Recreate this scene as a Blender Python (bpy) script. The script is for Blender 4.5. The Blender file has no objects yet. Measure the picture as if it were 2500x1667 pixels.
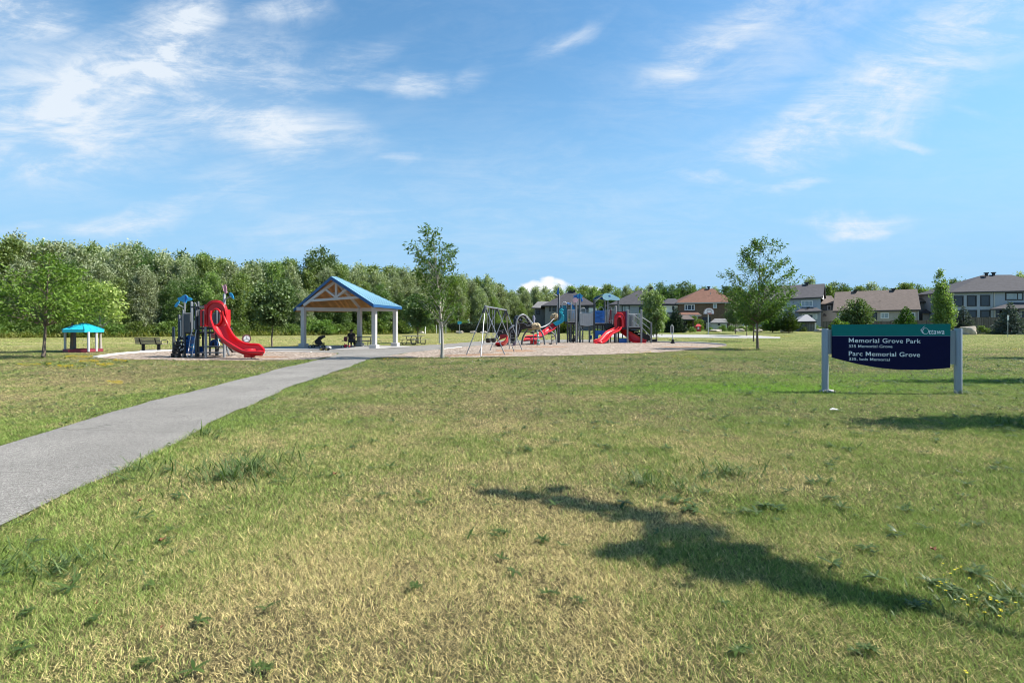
import bpy, bmesh, math, random
import numpy as np
from mathutils import Vector, Matrix
from mathutils.geometry import tessellate_polygon
R = math.radians
SC = bpy.context.scene
COL = SC.collection
PI = math.pi

# ------------------------------------------------------------------ camera, sky, sun, exposure
FPX, HOR, EYE = 1250.0, 795.0, 1.6          # focal length and horizon in photo pixels, eye height in metres
cam_d = bpy.data.cameras.new("camera"); cam_d.sensor_width = 36; cam_d.lens = 18.0
cam_d.shift_y = -(833.5 - HOR) / 2500.0
cam_d.clip_start = 0.05; cam_d.clip_end = 6000
cam = bpy.data.objects.new("camera", cam_d); COL.objects.link(cam)
cam.location = (0, 0, EYE); cam.rotation_euler = (R(90), 0, 0); SC.camera = cam

SUN_EL, SUN_AZ = 47.0, 3.0                   # azimuth measured from +X towards +Y
sd = Vector((math.cos(R(SUN_EL)) * math.cos(R(SUN_AZ)), math.cos(R(SUN_EL)) * math.sin(R(SUN_AZ)), math.sin(R(SUN_EL))))
sun_d = bpy.data.lights.new("sun", 'SUN'); sun_d.energy = 5.0; sun_d.angle = R(0.5); sun_d.color = (1.0, 0.94, 0.86)
sun = bpy.data.objects.new("sun", sun_d); COL.objects.link(sun)
sun.rotation_euler = (-sd).to_track_quat('-Z', 'Y').to_euler(); sun.location = (60, 0, 60)
SC.cycles.pixel_filter_type = 'BLACKMAN_HARRIS'; SC.cycles.filter_width = 1.0
SC.view_settings.view_transform = 'Standard'; SC.view_settings.look = 'None'
SC.view_settings.exposure = 0.93; SC.view_settings.gamma = 1.0

W = bpy.data.worlds.new("World"); SC.world = W; W.use_nodes = True
def build_world():
    nt = W.node_tree; nt.nodes.clear(); N = nt.nodes.new; L = nt.links.new
    out = N('ShaderNodeOutputWorld')
    sky = N('ShaderNodeTexSky'); sky.sky_type = 'NISHITA'; sky.sun_disc = False
    sky.sun_elevation = R(SUN_EL); sky.sun_rotation = R(90 - SUN_AZ)
    sky.air_density = 1.25; sky.dust_density = 0.35; sky.ozone_density = 2.2
    bg = N('ShaderNodeBackground'); bg.inputs[1].default_value = 0.094
    tc = N('ShaderNodeTexCoord'); sep = N('ShaderNodeSeparateXYZ'); L(tc.outputs['Generated'], sep.inputs[0])
    def M(op, a, b=None, c=None, clamp=False):
        n = N('ShaderNodeMath'); n.operation = op; n.use_clamp = clamp
        for i, s in enumerate((a, b, c)):
            if s is None: continue
            if isinstance(s, (int, float)): n.inputs[i].default_value = s
            else: L(s, n.inputs[i])
        return n.outputs[0]
    tint = N('ShaderNodeMix'); tint.data_type = 'RGBA'; tint.blend_type = 'MULTIPLY'; tint.inputs['Factor'].default_value = 1; L(sky.outputs[0], tint.inputs['A']); tint.inputs['B'].default_value = (0.62, 0.91, 1.01, 1)
    low = N('ShaderNodeMapRange'); low.interpolation_type = 'SMOOTHSTEP'; low.inputs[1].default_value = 0.50; low.inputs[2].default_value = 0.02; low.inputs[3].default_value = 0.0; low.inputs[4].default_value = 0.97; L(sep.outputs[2], low.inputs[0])
    air = N('ShaderNodeMix'); air.data_type = 'RGBA'; L(low.outputs[0], air.inputs['Factor']); L(tint.outputs['Result'], air.inputs['A']); air.inputs['B'].default_value = (2.0, 3.5, 5.25, 1)
    L(air.outputs['Result'], bg.inputs[0])
    ya = M('MAXIMUM', M('ABSOLUTE', sep.outputs[1]), 0.12)
    u = M('DIVIDE', sep.outputs[0], ya); v = M('DIVIDE', sep.outputs[2], ya)
    uv = N('ShaderNodeCombineXYZ'); L(u, uv.inputs[0]); L(v, uv.inputs[1])
    # noise in a cloud sheet overhead, so that wisps flatten towards the horizon
    zz = M('ADD', M('MAXIMUM', sep.outputs[2], 0.0), 0.16)
    sx = M('DIVIDE', sep.outputs[0], zz); sy = M('DIVIDE', sep.outputs[1], zz)
    sh = N('ShaderNodeCombineXYZ'); L(sx, sh.inputs[0]); L(sy, sh.inputs[1])
    def noise(scale, detail, rough, dist, rot=0.0, sc=(1, 1, 1), src=None):
        mp = N('ShaderNodeMapping'); mp.inputs['Rotation'].default_value = (0, 0, R(rot)); mp.inputs['Scale'].default_value = sc
        L((src or sh).outputs[0], mp.inputs[0])
        n = N('ShaderNodeTexNoise'); n.inputs['Scale'].default_value = scale; n.inputs['Detail'].default_value = detail
        n.inputs['Roughness'].default_value = rough; n.inputs['Distortion'].default_value = dist
        L(mp.outputs[0], n.inputs['Vector']); return n.outputs['Fac']
    n1 = noise(2.2, 9, 0.66, 1.3, 40, (0.6, 1.4, 1))
    n2 = noise(5.0, 9, 0.68, 1.6, -38, (0.55, 1.6, 1), uv)
    n3 = noise(14, 8, 0.68, 1.2, -30, (0.5, 1.5, 1), uv)
    tex = M('ADD', M('MULTIPLY', n1, 0.40), M('ADD', M('MULTIPLY', n2, 0.36), M('MULTIPLY', n3, 0.24)))
    # warp the patch coordinates so patches have ragged outlines
    wv = N('ShaderNodeTexNoise'); wv.inputs['Scale'].default_value = 4.0; wv.inputs['Detail'].default_value = 5; L(uv.outputs[0], wv.inputs['Vector'])
    ws = N('ShaderNodeVectorMath'); ws.operation = 'SUBTRACT'; L(wv.outputs['Color'], ws.inputs[0]); ws.inputs[1].default_value = (0.5, 0.5, 0.5)
    wm = N('ShaderNodeVectorMath'); wm.operation = 'SCALE'; L(ws.outputs[0], wm.inputs[0]); wm.inputs['Scale'].default_value = 0.16
    wa = N('ShaderNodeVectorMath'); wa.operation = 'ADD'; L(uv.outputs[0], wa.inputs[0]); L(wm.outputs[0], wa.inputs[1])
    def blob(px, py, rx, ry, rot, wgt):
        mp = N('ShaderNodeMapping'); mp.vector_type = 'TEXTURE'
        mp.inputs['Location'].default_value = ((px - 1250) / FPX, (HOR - py) / FPX, 0)
        mp.inputs['Rotation'].default_value = (0, 0, R(rot)); mp.inputs['Scale'].default_value = (rx / FPX, ry / FPX, 1)
        L(wa.outputs[0], mp.inputs[0])
        fl = N('ShaderNodeVectorMath'); fl.operation = 'MULTIPLY'; L(mp.outputs[0], fl.inputs[0]); fl.inputs[1].default_value = (1, 1, 0)
        ln = N('ShaderNodeVectorMath'); ln.operation = 'LENGTH'; L(fl.outputs[0], ln.inputs[0])
        mr = N('ShaderNodeMapRange'); mr.interpolation_type = 'SMOOTHSTEP'
        mr.inputs[1].default_value = 1.25; mr.inputs[2].default_value = 0.1; mr.inputs[3].default_value = 0; mr.inputs[4].default_value = wgt
        L(ln.outputs['Value'], mr.inputs[0]); return mr.outputs[0]
    blobs = CLOUDS
    tot = None
    for b in blobs:
        o = blob(*b); tot = o if tot is None else M('MAXIMUM', tot, M('ADD', o, M('MULTIPLY', tot, 0.35)))
    # cover = patch strength modulated by the texture
    tx = N('ShaderNodeMapRange'); tx.interpolation_type = 'SMOOTHSTEP'
    tx.inputs[1].default_value = 0.40; tx.inputs[2].default_value = 0.63; tx.inputs[3].default_value = 0.25; tx.inputs[4].default_value = 1.5
    L(tex, tx.inputs[0])
    cov = M('MULTIPLY', tot, tx.outputs[0])
    # faint veil everywhere
    veil = N('ShaderNodeMapRange'); veil.inputs[1].default_value = 0.45; veil.inputs[2].default_value = 0.75; veil.inputs[3].default_value = 0.0; veil.inputs[4].default_value = 0.16
    L(tex, veil.inputs[0])
    cov = M('MINIMUM', M('ADD', cov, veil.outputs[0]), 0.95)
    cum = None
    for b in CUMULUS:
        o = blob(*b); cum = o if cum is None else M('MAXIMUM', cum, o)
    ce = N('ShaderNodeMapRange'); ce.interpolation_type = 'SMOOTHSTEP'; ce.inputs[1].default_value = 0.12; ce.inputs[2].default_value = 0.75
    L(M('ADD', cum, M('MULTIPLY', M('SUBTRACT', n3, 0.5), 1.7)), ce.inputs[0])
    cumf = M('MULTIPLY', ce.outputs[0], M('GREATER_THAN', cum, 0.02))
    cl = N('ShaderNodeBackground'); cl.inputs[0].default_value = (0.83, 0.91, 1.0, 1); cl.inputs[1].default_value = 0.52
    mx = N('ShaderNodeMixShader'); L(cov, mx.inputs[0]); L(bg.outputs[0], mx.inputs[1]); L(cl.outputs[0], mx.inputs[2])
    cb = N('ShaderNodeBackground'); cb.inputs[0].default_value = (0.93, 0.96, 1.0, 1); cb.inputs[1].default_value = 0.56
    m2 = N('ShaderNodeMixShader'); L(cumf, m2.inputs[0]); L(mx.outputs[0], m2.inputs[1]); L(cb.outputs[0], m2.inputs[2]); L(m2.outputs[0], out.inputs[0])
CLOUDS = [  # photo px centre, radii, tilt, weight
    (40, 35, 190, 90, 0, .8), (430, 70, 190, 110, 55, 1.1), (390, 150, 150, 100, 40, .95), (230, 165, 380, 110, 28, .8), (90, 190, 170, 120, 0, .4), (140, 235, 150, 55, 10, .6),
    (460, 190, 380, 160, -5, .72), (180, 290, 420, 170, 0, .62), (640, 325, 290, 90, -10, .7), (30, 385, 160, 45, -15, .6),
    (1010, 205, 95, 30, 0, .6), (1145, 200, 60, 24, 10, .32), (860, 190, 150, 35, 5, .4), (850, 130, 200, 45, 15, .3),
    (300, 530, 230, 32, 9, .5), (70, 548, 150, 20, 3, .4), (690, 25, 150, 45, 5, .6), (960, 405, 90, 20, 10, .35), (560, 460, 180, 60, 0, .25),
    (2240, 170, 560, 125, 32, .7), (2000, 330, 300, 90, 12, .65), (1690, 130, 190, 60, 30, .7), (1830, 25, 200, 60, 20, .5),
    (2090, 545, 150, 26, -3, .85), (1730, 440, 120, 22, 5, .45), (1950, 448, 80, 15, -4, .5), (1380, 85, 120, 32, 30, .4),
    (2210, 362, 90, 16, -14, .5), (2370, 290, 60, 20, -8, .3), (1900, 90, 500, 160, 22, .22), (1330, 520, 700, 200, 0, .12), (760, 560, 300, 70, 5, .25)]
CUMULUS = [(1312, 706, 95, 26, 0, .9), (1285, 700, 40, 24, 0, .9), (1325, 694, 34, 22, 0, .9), (1435, 696, 48, 18, 8, .7), (1385, 708, 80, 20, 0, .6), (1350, 696, 40, 22, 0, .8)]
build_world()

# ------------------------------------------------------------------ terrain and placing
def ss(t):
    t = np.clip(t, 0, 1); return t * t * (3 - 2 * t)
def terr(X, Y):
    return 0.62 * ss((np.asarray(Y, float) - 50) / 50) * ss(np.asarray(X, float) / 25)
def at(px, py, d):
    return Vector(((px - 1250) * d / FPX, d, EYE + (HOR - py) * d / FPX))
def gnd(px, py):
    d = 2000.0 / max(py - HOR, 0.5)
    if d < 49 or px <= 1250: d = min(d, 400); return Vector(((px - 1250) * d / FPX, d, 0))
    d = 45.0
    while d < 300:
        p = at(px, py, d)
        if p.z <= terr(p.x, p.y): break
        d += 0.1
    return Vector((p.x, p.y, float(terr(p.x, p.y))))
def dep(py): return 2000.0 / (py - HOR)
def onter(px, d):
    X = (px - 1250) * d / FPX
    return Vector((X, d, float(terr(X, d))))

# ------------------------------------------------------------------ mesh builder
class MB:
    def __init__(s): s.v = []; s.f = []
    def add(s, vs, fs):
        o = len(s.v); s.v += [tuple(p) for p in vs]; s.f += [tuple(i + o for i in f) for f in fs]; return s
    def box(s, c, size, rz=0.0, m=None):
        x, y, z = (k / 2 for k in size); c = Vector(c)
        M = m if m is not None else Matrix.Rotation(rz, 3, 'Z')
        vs = [c + M @ Vector((sx * x, sy * y, sz * z)) for sz in (-1, 1) for sy in (-1, 1) for sx in (-1, 1)]
        return s.add(vs, [(0, 2, 3, 1), (4, 5, 7, 6), (0, 1, 5, 4), (2, 6, 7, 3), (0, 4, 6, 2), (1, 3, 7, 5)])
    def cbox(s, c, size, b=0.01, rz=0.0):
        """box with chamfered vertical and top edges"""
        x, y, z = (k / 2 for k in size); c = Vector(c); M = Matrix.Rotation(rz, 3, 'Z')
        def ring(zz, i):
            return [c + M @ Vector((px, py, zz)) for px, py in ((-x + i + b, -y + i), (x - i - b, -y + i), (x - i, -y + i + b), (x - i, y - i - b), (x - i - b, y - i), (-x + i + b, y - i), (-x + i, y - i - b), (-x + i, -y + i + b))]
        vs = ring(-z, 0) + ring(z - b, 0) + ring(z, b)
        fs = [(i, (i + 1) % 8, (i + 1) % 8 + 8, i + 8) for i in range(8)] + [(i + 8, (i + 1) % 8 + 8, (i + 1) % 8 + 16, i + 16) for i in range(8)]
        return s.add(vs, fs + [tuple(range(16, 24)), tuple(range(7, -1, -1))])
    def beam(s, p0, p1, w, h, up=(0, 0, 1)):
        p0, p1 = Vector(p0), Vector(p1); d = (p1 - p0); L = d.length; d.normalize(); up = Vector(up)
        if abs(d.dot(up)) > 0.98: up = Vector((0, 1, 0))
        sd_ = d.cross(up).normalized(); u = sd_.cross(d).normalized()
        M = Matrix((d, sd_, u)).transposed()
        return s.box((p0 + p1) / 2, (L, w, h), m=M)
    def tube(s, pts, r, n=8, caps=True):
        pts = [Vector(p) for p in pts]; k = len(pts); rs = r if isinstance(r, (list, tuple)) else [r] * k
        vs = []; ref = None
        for i, p in enumerate(pts):
            t = (pts[min(i + 1, k - 1)] - pts[max(i - 1, 0)]).normalized()
            if ref is None: ref = Vector((0, 0, 1)) if abs(t.z) < 0.9 else Vector((1, 0, 0))
            a = (ref - t * ref.dot(t)).normalized(); ref = a; b = t.cross(a)
            vs += [p + (a * math.cos(2 * PI * j / n) + b * math.sin(2 * PI * j / n)) * rs[i] for j in range(n)]
        fs = [(i * n + j, i * n + (j + 1) % n, (i + 1) * n + (j + 1) % n, (i + 1) * n + j) for i in range(k - 1) for j in range(n)]
        if caps: fs += [tuple(range(n - 1, -1, -1)), tuple(range((k - 1) * n, k * n))]
        return s.add(vs, fs)
    def ell(s, c, r, nu=12, nv=8, jit=0.0, seed=0, m=None):
        rn = random.Random(seed); c = Vector(c); vs = []; fs = []
        if isinstance(r, (int, float)): r = (r, r, r)
        for i in range(nv + 1):
            th = PI * i / nv
            for j in range(nu):
                ph = 2 * PI * j / nu; k = 1 + (rn.uniform(-jit, jit) if jit else 0)
                q = Vector((math.sin(th) * math.cos(ph) * r[0] * k, math.sin(th) * math.sin(ph) * r[1] * k, math.cos(th) * r[2] * k))
                vs.append(c + (m @ q if m is not None else q))
        for i in range(nv):
            for j in range(nu):
                fs.append((i * nu + j, (i + 1) * nu + j, (i + 1) * nu + (j + 1) % nu, i * nu + (j + 1) % nu))
        return s.add(vs, fs)
    def plate(s, pts, ext):
        pts = [Vector(p) for p in pts]; e = Vector(ext); k = len(pts)
        return s.add(pts + [p + e for p in pts], [tuple(range(k)), tuple(range(2 * k - 1, k - 1, -1))] + [(i, i + k, (i + 1) % k + k, (i + 1) % k) for i in range(k)])
    def holed(s, outer, inner, ext):
        """ring plate: outer and inner loops with the same number of points"""
        e = Vector(ext); k = len(outer); o = [Vector(p) for p in outer]; q = [Vector(p) for p in inner]
        vs = o + q + [p + e for p in o] + [p + e for p in q]; fs = []
        for i in range(k):
            j = (i + 1) % k
            fs += [(i, j, k + j, k + i), (2 * k + i, 3 * k + i, 3 * k + j, 2 * k + j), (i, 2 * k + i, 2 * k + j, j), (k + i, k + j, 3 * k + j, 3 * k + i)]
        return s.add(vs, fs)
    def chute(s, A, B, sag, th=0.05, rim=0.05, n=9):
        """trough between two rims A and B (lists of points)"""
        k = len(A); vs = []; fs = []; sg = sag if isinstance(sag, (list, tuple)) else [sag] * k
        prof = []
        for j in range(n):
            t = j / (n - 1); prof.append((t, 1 - abs(2 * t - 1) ** 3.0))
        def sect(i):
            a, b = Vector(A[i]), Vector(B[i]); out = []
            tg = (Vector(A[min(i + 1, k - 1)]) + Vector(B[min(i + 1, k - 1)]) - Vector(A[max(i - 1, 0)]) - Vector(B[max(i - 1, 0)])).normalized()
            dn = tg.cross((b - a)).normalized()
            if dn.z > 0: dn = -dn
            w = (b - a).normalized()
            for t, q in prof: out.append(a.lerp(b, t) + dn * sg[i] * q)
            out.append(b + w * rim); 
            for t, q in reversed(prof): out.append(a.lerp(b, t) + dn * (sg[i] * q + th) + w * (rim * (2 * t - 1)))
            out.append(a - w * rim)
            return out
        m = 2 * n + 2
        for i in range(k): vs += sect(i)
        for i in range(k - 1):
            for j in range(m): fs.append((i * m + j, i * m + (j + 1) % m, (i + 1) * m + (j + 1) % m, (i + 1) * m + j))
        fs += [tuple(range(m - 1, -1, -1)), tuple(range((k - 1) * m, k * m))]
        return s.add(vs, fs)
    def mesh(s, name, org, mat, smooth=True, ang=40):
        me = bpy.data.meshes.new(name)
        o = Vector(org); me.from_pydata([(p[0] - o.x, p[1] - o.y, p[2] - o.z) for p in s.v], [], s.f)
        bm = bmesh.new(); bm.from_mesh(me); bmesh.ops.recalc_face_normals(bm, faces=bm.faces); bm.to_mesh(me); bm.free()
        me.materials.append(mat)
        if smooth:
            me.polygons.foreach_set('use_smooth', [True] * len(me.polygons)); me.set_sharp_from_angle(angle=R(ang))
        return me

def spline(pts, n=6):
    P = [Vector(p) for p in pts]; out = []
    for i in range(len(P) - 1):
        p0, p1, p2, p3 = P[max(i - 1, 0)], P[i], P[i + 1], P[min(i + 2, len(P) - 1)]
        for j in range(n):
            t = j / n
            out.append(0.5 * ((2 * p1) + (p2 - p0) * t + (2 * p0 - 5 * p1 + 4 * p2 - p3) * t * t + (3 * p1 - p0 - 3 * p2 + p3) * t ** 3))
    return out + [P[-1]]

def tag(o, label=None, cat=None, group=None, kind=None):
    for k, v in (('label', label), ('category', cat), ('group', group), ('kind', kind)):
        if v: o[k] = v
    return o
class Thing:
    def __init__(s, name, label, cat, loc, group=None):
        s.o = bpy.data.objects.new(name, None); COL.objects.link(s.o); s.o.location = loc; s.org = Vector(loc)
        s.o.empty_display_size = 0.1; tag(s.o, label, cat, group)
    def part(s, name, mb, mat, parent=None, smooth=True, ang=40, label=None):
        me = mb.mesh(name, s.org, mat, smooth, ang) if isinstance(mb, MB) else mb
        o = bpy.data.objects.new(name, me); COL.objects.link(o); o.parent = parent or s.o
        if label: o['label'] = label
        return o
def solo(name, mb, mat, org, label=None, cat=None, group=None, kind=None, smooth=True, ang=40):
    me = mb.mesh(name, org, mat, smooth, ang); o = bpy.data.objects.new(name, me); COL.objects.link(o); o.location = org
    return tag(o, label, cat, group, kind)
def copy_tree(src, loc, rz=0.0, sc=(1, 1, 1), label=None, group=None):
    c = src.copy(); COL.objects.link(c); c.location = loc; c.rotation_euler = (0, 0, rz); c.scale = sc
    if label: c['label'] = label
    if group: c['group'] = group
    for ch in list(src.children):
        k = ch.copy(); COL.objects.link(k); k.parent = c
        for g in list(ch.children):
            q = g.copy(); COL.objects.link(q); q.parent = k
    return c

# ------------------------------------------------------------------ materials
MATS = {}
def mat(name, col, rough=0.6, metal=0.0, var=0.12, scale=6.0, bump=0.0, bscale=40.0, spec=0.5, coat=0.0, stretch=(1, 1, 1)):
    if name in MATS: return MATS[name]
    m = bpy.data.materials.new(name); m.use_nodes = True; nt = m.node_tree; N = nt.nodes.new; L = nt.links.new
    b = nt.nodes['Principled BSDF']; b.inputs['Roughness'].default_value = rough; b.inputs['Metallic'].default_value = metal
    b.inputs['Specular IOR Level'].default_value = spec
    if coat: b.inputs['Coat Weight'].default_value = coat; b.inputs['Coat Roughness'].default_value = 0.15
    tc = N('ShaderNodeTexCoord'); mp = N('ShaderNodeMapping'); mp.inputs['Scale'].default_value = stretch; L(tc.outputs['Object'], mp.inputs[0])
    n = N('ShaderNodeTexNoise'); n.inputs['Scale'].default_value = scale; n.inputs['Detail'].default_value = 6; n.inputs['Roughness'].default_value = 0.65; L(mp.outputs[0], n.inputs['Vector'])
    cr = N('ShaderNodeValToRGB')
    cr.color_ramp.elements[0].position = 0.3; cr.color_ramp.elements[1].position = 0.7
    cr.color_ramp.elements[0].color = tuple(max(0, c * (1 - var)) for c in col) + (1,)
    cr.color_ramp.elements[1].color = tuple(min(1, c * (1 + var)) for c in col) + (1,)
    L(n.outputs['Fac'], cr.inputs[0]); L(cr.outputs[0], b.inputs['Base Color'])
    mr = N('ShaderNodeMapRange'); mr.inputs[3].default_value = max(0.05, rough - 0.1); mr.inputs[4].default_value = min(1, rough + 0.1); L(n.outputs['Fac'], mr.inputs[0]); L(mr.outputs[0], b.inputs['Roughness'])
    if bump:
        n2 = N('ShaderNodeTexNoise'); n2.inputs['Scale'].default_value = bscale; n2.inputs['Detail'].default_value = 4; L(mp.outputs[0], n2.inputs['Vector'])
        bp = N('ShaderNodeBump'); bp.inputs['Strength'].default_value = bump; bp.inputs['Distance'].default_value = 0.02; L(n2.outputs['Fac'], bp.inputs['Height']); L(bp.outputs[0], b.inputs['Normal'])
    MATS[name] = m; return m
def leafmat(name, c0, c1, back=None, trans=0.35, rough=0.55, spec=0.3):
    """foliage: colour differs leaf by leaf and tree by tree, paler under-side, some light through the leaf"""
    if name in MATS: return MATS[name]
    m = bpy.data.materials.new(name); m.use_nodes = True; nt = m.node_tree; N = nt.nodes.new; L = nt.links.new
    b = nt.nodes['Principled BSDF']; out = nt.nodes['Material Output']
    b.inputs['Roughness'].default_value = rough; b.inputs['Specular IOR Level'].default_value = spec
    ge = N('ShaderNodeNewGeometry'); oi = N('ShaderNodeObjectInfo')
    mx = N('ShaderNodeMix'); mx.data_type = 'RGBA'; mx.inputs['A'].default_value = c0 + (1,); mx.inputs['B'].default_value = c1 + (1,)
    L(ge.outputs['Random Per Island'], mx.inputs['Factor'])
    hs = N('ShaderNodeHueSaturation')
    mr = N('ShaderNodeMapRange'); mr.inputs[3].default_value = 0.72; mr.inputs[4].default_value = 1.28; L(oi.outputs['Random'], mr.inputs[0]); L(mr.outputs[0], hs.inputs['Value'])
    m2 = N('ShaderNodeMath'); m2.operation = 'MULTIPLY_ADD'; m2.inputs[1].default_value = 0.03; m2.inputs[2].default_value = 0.485; L(oi.outputs['Random'], m2.inputs[0]); L(m2.outputs[0], hs.inputs['Hue'])
    L(mx.outputs['Result'], hs.inputs['Color']); colr = hs.outputs[0]
    if back:
        m3 = N('ShaderNodeMix'); m3.data_type = 'RGBA'; L(ge.outputs['Backfacing'], m3.inputs['Factor']); L(colr, m3.inputs['A']); m3.inputs['B'].default_value = back + (1,); colr = m3.outputs['Result']
    L(colr, b.inputs['Base Color'])
    tr = N('ShaderNodeBsdfTranslucent'); gm = N('ShaderNodeMix'); gm.data_type = 'RGBA'; gm.blend_type = 'MULTIPLY'; gm.inputs['Factor'].default_value = 1
    L(colr, gm.inputs['A']); gm.inputs['B'].default_value = (1.15, 1.3, 0.5, 1); L(gm.outputs['Result'], tr.inputs[0])
    ms = N('ShaderNodeMixShader'); ms.inputs[0].default_value = trans; L(b.outputs[0], ms.inputs[1]); L(tr.outputs[0], ms.inputs[2]); L(ms.outputs[0], out.inputs[0])
    MATS[name] = m; return m
def shingle(name, col, mortar=0.6):
    """courses of roof shingles on a slope"""
    if name in MATS: return MATS[name]
    m = mat(name, col, 0.9, var=0.18, scale=3.0, spec=0.2); nt = m.node_tree; N = nt.nodes.new; L = nt.links.new; b = nt.nodes['Principled BSDF']
    src = b.inputs['Base Color'].links[0].from_socket
    ge = N('ShaderNodeTexCoord'); sp = N('ShaderNodeSeparateXYZ'); L(ge.outputs['Object'], sp.inputs[0])
    cb = N('ShaderNodeCombineXYZ'); L(sp.outputs[0], cb.inputs[0]); L(sp.outputs[2], cb.inputs[1])
    br = N('ShaderNodeTexBrick'); br.inputs['Scale'].default_value = 1.0; br.inputs['Brick Width'].default_value = 0.5; br.inputs['Row Height'].default_value = 0.11; br.inputs['Mortar Size'].default_value = 0.012
    br.inputs['Color1'].default_value = (1, 1, 1, 1); br.inputs['Color2'].default_value = (0.78, 0.78, 0.78, 1); br.inputs['Mortar'].default_value = (mortar, mortar, mortar, 1)
    L(cb.outputs[0], br.inputs['Vector'])
    mx = N('ShaderNodeMix'); mx.data_type = 'RGBA'; mx.blend_type = 'MULTIPLY'; mx.inputs['Factor'].default_value = 1; L(src, mx.inputs['A']); L(br.outputs['Color'], mx.inputs['B']); L(mx.outputs['Result'], b.inputs['Base Color'])
    return m
def boards(name, col, width, axis=0, dark=0.45, rough=0.75, var=0.25):
    """boards running across one axis, each board a slightly different tone"""
    if name in MATS: return MATS[name]
    m = mat(name, col, rough, var=var, scale=2.5, spec=0.3); nt = m.node_tree; N = nt.nodes.new; L = nt.links.new; b = nt.nodes['Principled BSDF']
    src = b.inputs['Base Color'].links[0].from_socket
    tc = N('ShaderNodeTexCoord'); sp = N('ShaderNodeSeparateXYZ'); L(tc.outputs['Object'], sp.inputs[0])
    d = N('ShaderNodeMath'); d.operation = 'DIVIDE'; L(sp.outputs[axis], d.inputs[0]); d.inputs[1].default_value = width
    fl = N('ShaderNodeMath'); fl.operation = 'FLOOR'; L(d.outputs[0], fl.inputs[0])
    fr = N('ShaderNodeMath'); fr.operation = 'FRACT'; L(d.outputs[0], fr.inputs[0])
    wn = N('ShaderNodeTexWhiteNoise'); wn.noise_dimensions = '1D'; L(fl.outputs[0], wn.inputs['W'])
    g = N('ShaderNodeMath'); g.operation = 'GREATER_THAN'; L(fr.outputs[0], g.inputs[0]); g.inputs[1].default_value = 0.1
    mr = N('ShaderNodeMapRange'); mr.inputs[3].default_value = 0.65; mr.inputs[4].default_value = 1.2; L(wn.outputs['Value'], mr.inputs[0])
    mu = N('ShaderNodeMath'); mu.operation = 'MULTIPLY'; L(mr.outputs[0], mu.inputs[0]); 
    m2 = N('ShaderNodeMapRange'); m2.inputs[3].default_value = dark; m2.inputs[4].default_value = 1; L(g.outputs[0], m2.inputs[0]); L(m2.outputs[0], mu.inputs[1])
    mx = N('ShaderNodeMix'); mx.data_type = 'RGBA'; mx.blend_type = 'MULTIPLY'; mx.inputs['Factor'].default_value = 1; L(src, mx.inputs['A']); L(mu.outputs[0], mx.inputs['B']); L(mx.outputs['Result'], b.inputs['Base Color'])
    return m
def brickmat(name, col):
    if name in MATS: return MATS[name]
    m = mat(name, col, 0.9, var=0.2, scale=4, spec=0.2); nt = m.node_tree; N = nt.nodes.new; L = nt.links.new; b = nt.nodes['Principled BSDF']
    src = b.inputs['Base Color'].links[0].from_socket
    tc = N('ShaderNodeTexCoord'); sp = N('ShaderNodeSeparateXYZ'); L(tc.outputs['Object'], sp.inputs[0]); cb = N('ShaderNodeCombineXYZ')
    ad = N('ShaderNodeMath'); ad.operation = 'ADD'; L(sp.outputs[0], ad.inputs[0]); L(sp.outputs[1], ad.inputs[1]); L(ad.outputs[0], cb.inputs[0]); L(sp.outputs[2], cb.inputs[1])
    br = N('ShaderNodeTexBrick'); br.inputs['Scale'].default_value = 1; br.inputs['Brick Width'].default_value = 0.3; br.inputs['Row Height'].default_value = 0.11; br.inputs['Mortar Size'].default_value = 0.014
    br.inputs['Color1'].default_value = (1, 1, 1, 1); br.inputs['Color2'].default_value = (0.6, 0.55, 0.5, 1); br.inputs['Mortar'].default_value = (1.3, 1.25, 1.2, 1); L(cb.outputs[0], br.inputs['Vector'])
    mx = N('ShaderNodeMix'); mx.data_type = 'RGBA'; mx.blend_type = 'MULTIPLY'; mx.inputs['Factor'].default_value = 1; L(src, mx.inputs['A']); L(br.outputs['Color'], mx.inputs['B']); L(mx.outputs['Result'], b.inputs['Base Color'])
    return m
# ------------------------------------------------------------------ numpy noise for lawn colouring
def vnoise(x, y, seed=0):
    x = np.asarray(x, float); y = np.asarray(y, float)
    xi = np.floor(x).astype(np.int64); yi = np.floor(y).astype(np.int64); xf = x - xi; yf = y - yi
    def h(a, b):
        n = (a * 374761393 + b * 668265263 + seed * 1442695041) & 0xFFFFFFFF
        n = ((n ^ (n >> 13)) * 1274126177) & 0xFFFFFFFF
        return ((n ^ (n >> 16)) & 0xFFFF) / 65535.0
    u = xf * xf * (3 - 2 * xf); v = yf * yf * (3 - 2 * yf)
    return (h(xi, yi) * (1 - u) + h(xi + 1, yi) * u) * (1 - v) + (h(xi, yi + 1) * (1 - u) + h(xi + 1, yi + 1) * u) * v
def fbm(x, y, seed=0, oct=4):
    s = 0; a = 0.5; t = 0
    for i in range(oct):
        s = s + a * vnoise(x * 2 ** i, y * 2 ** i, seed + i * 17); t += a; a *= 0.55
    return s / t

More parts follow.
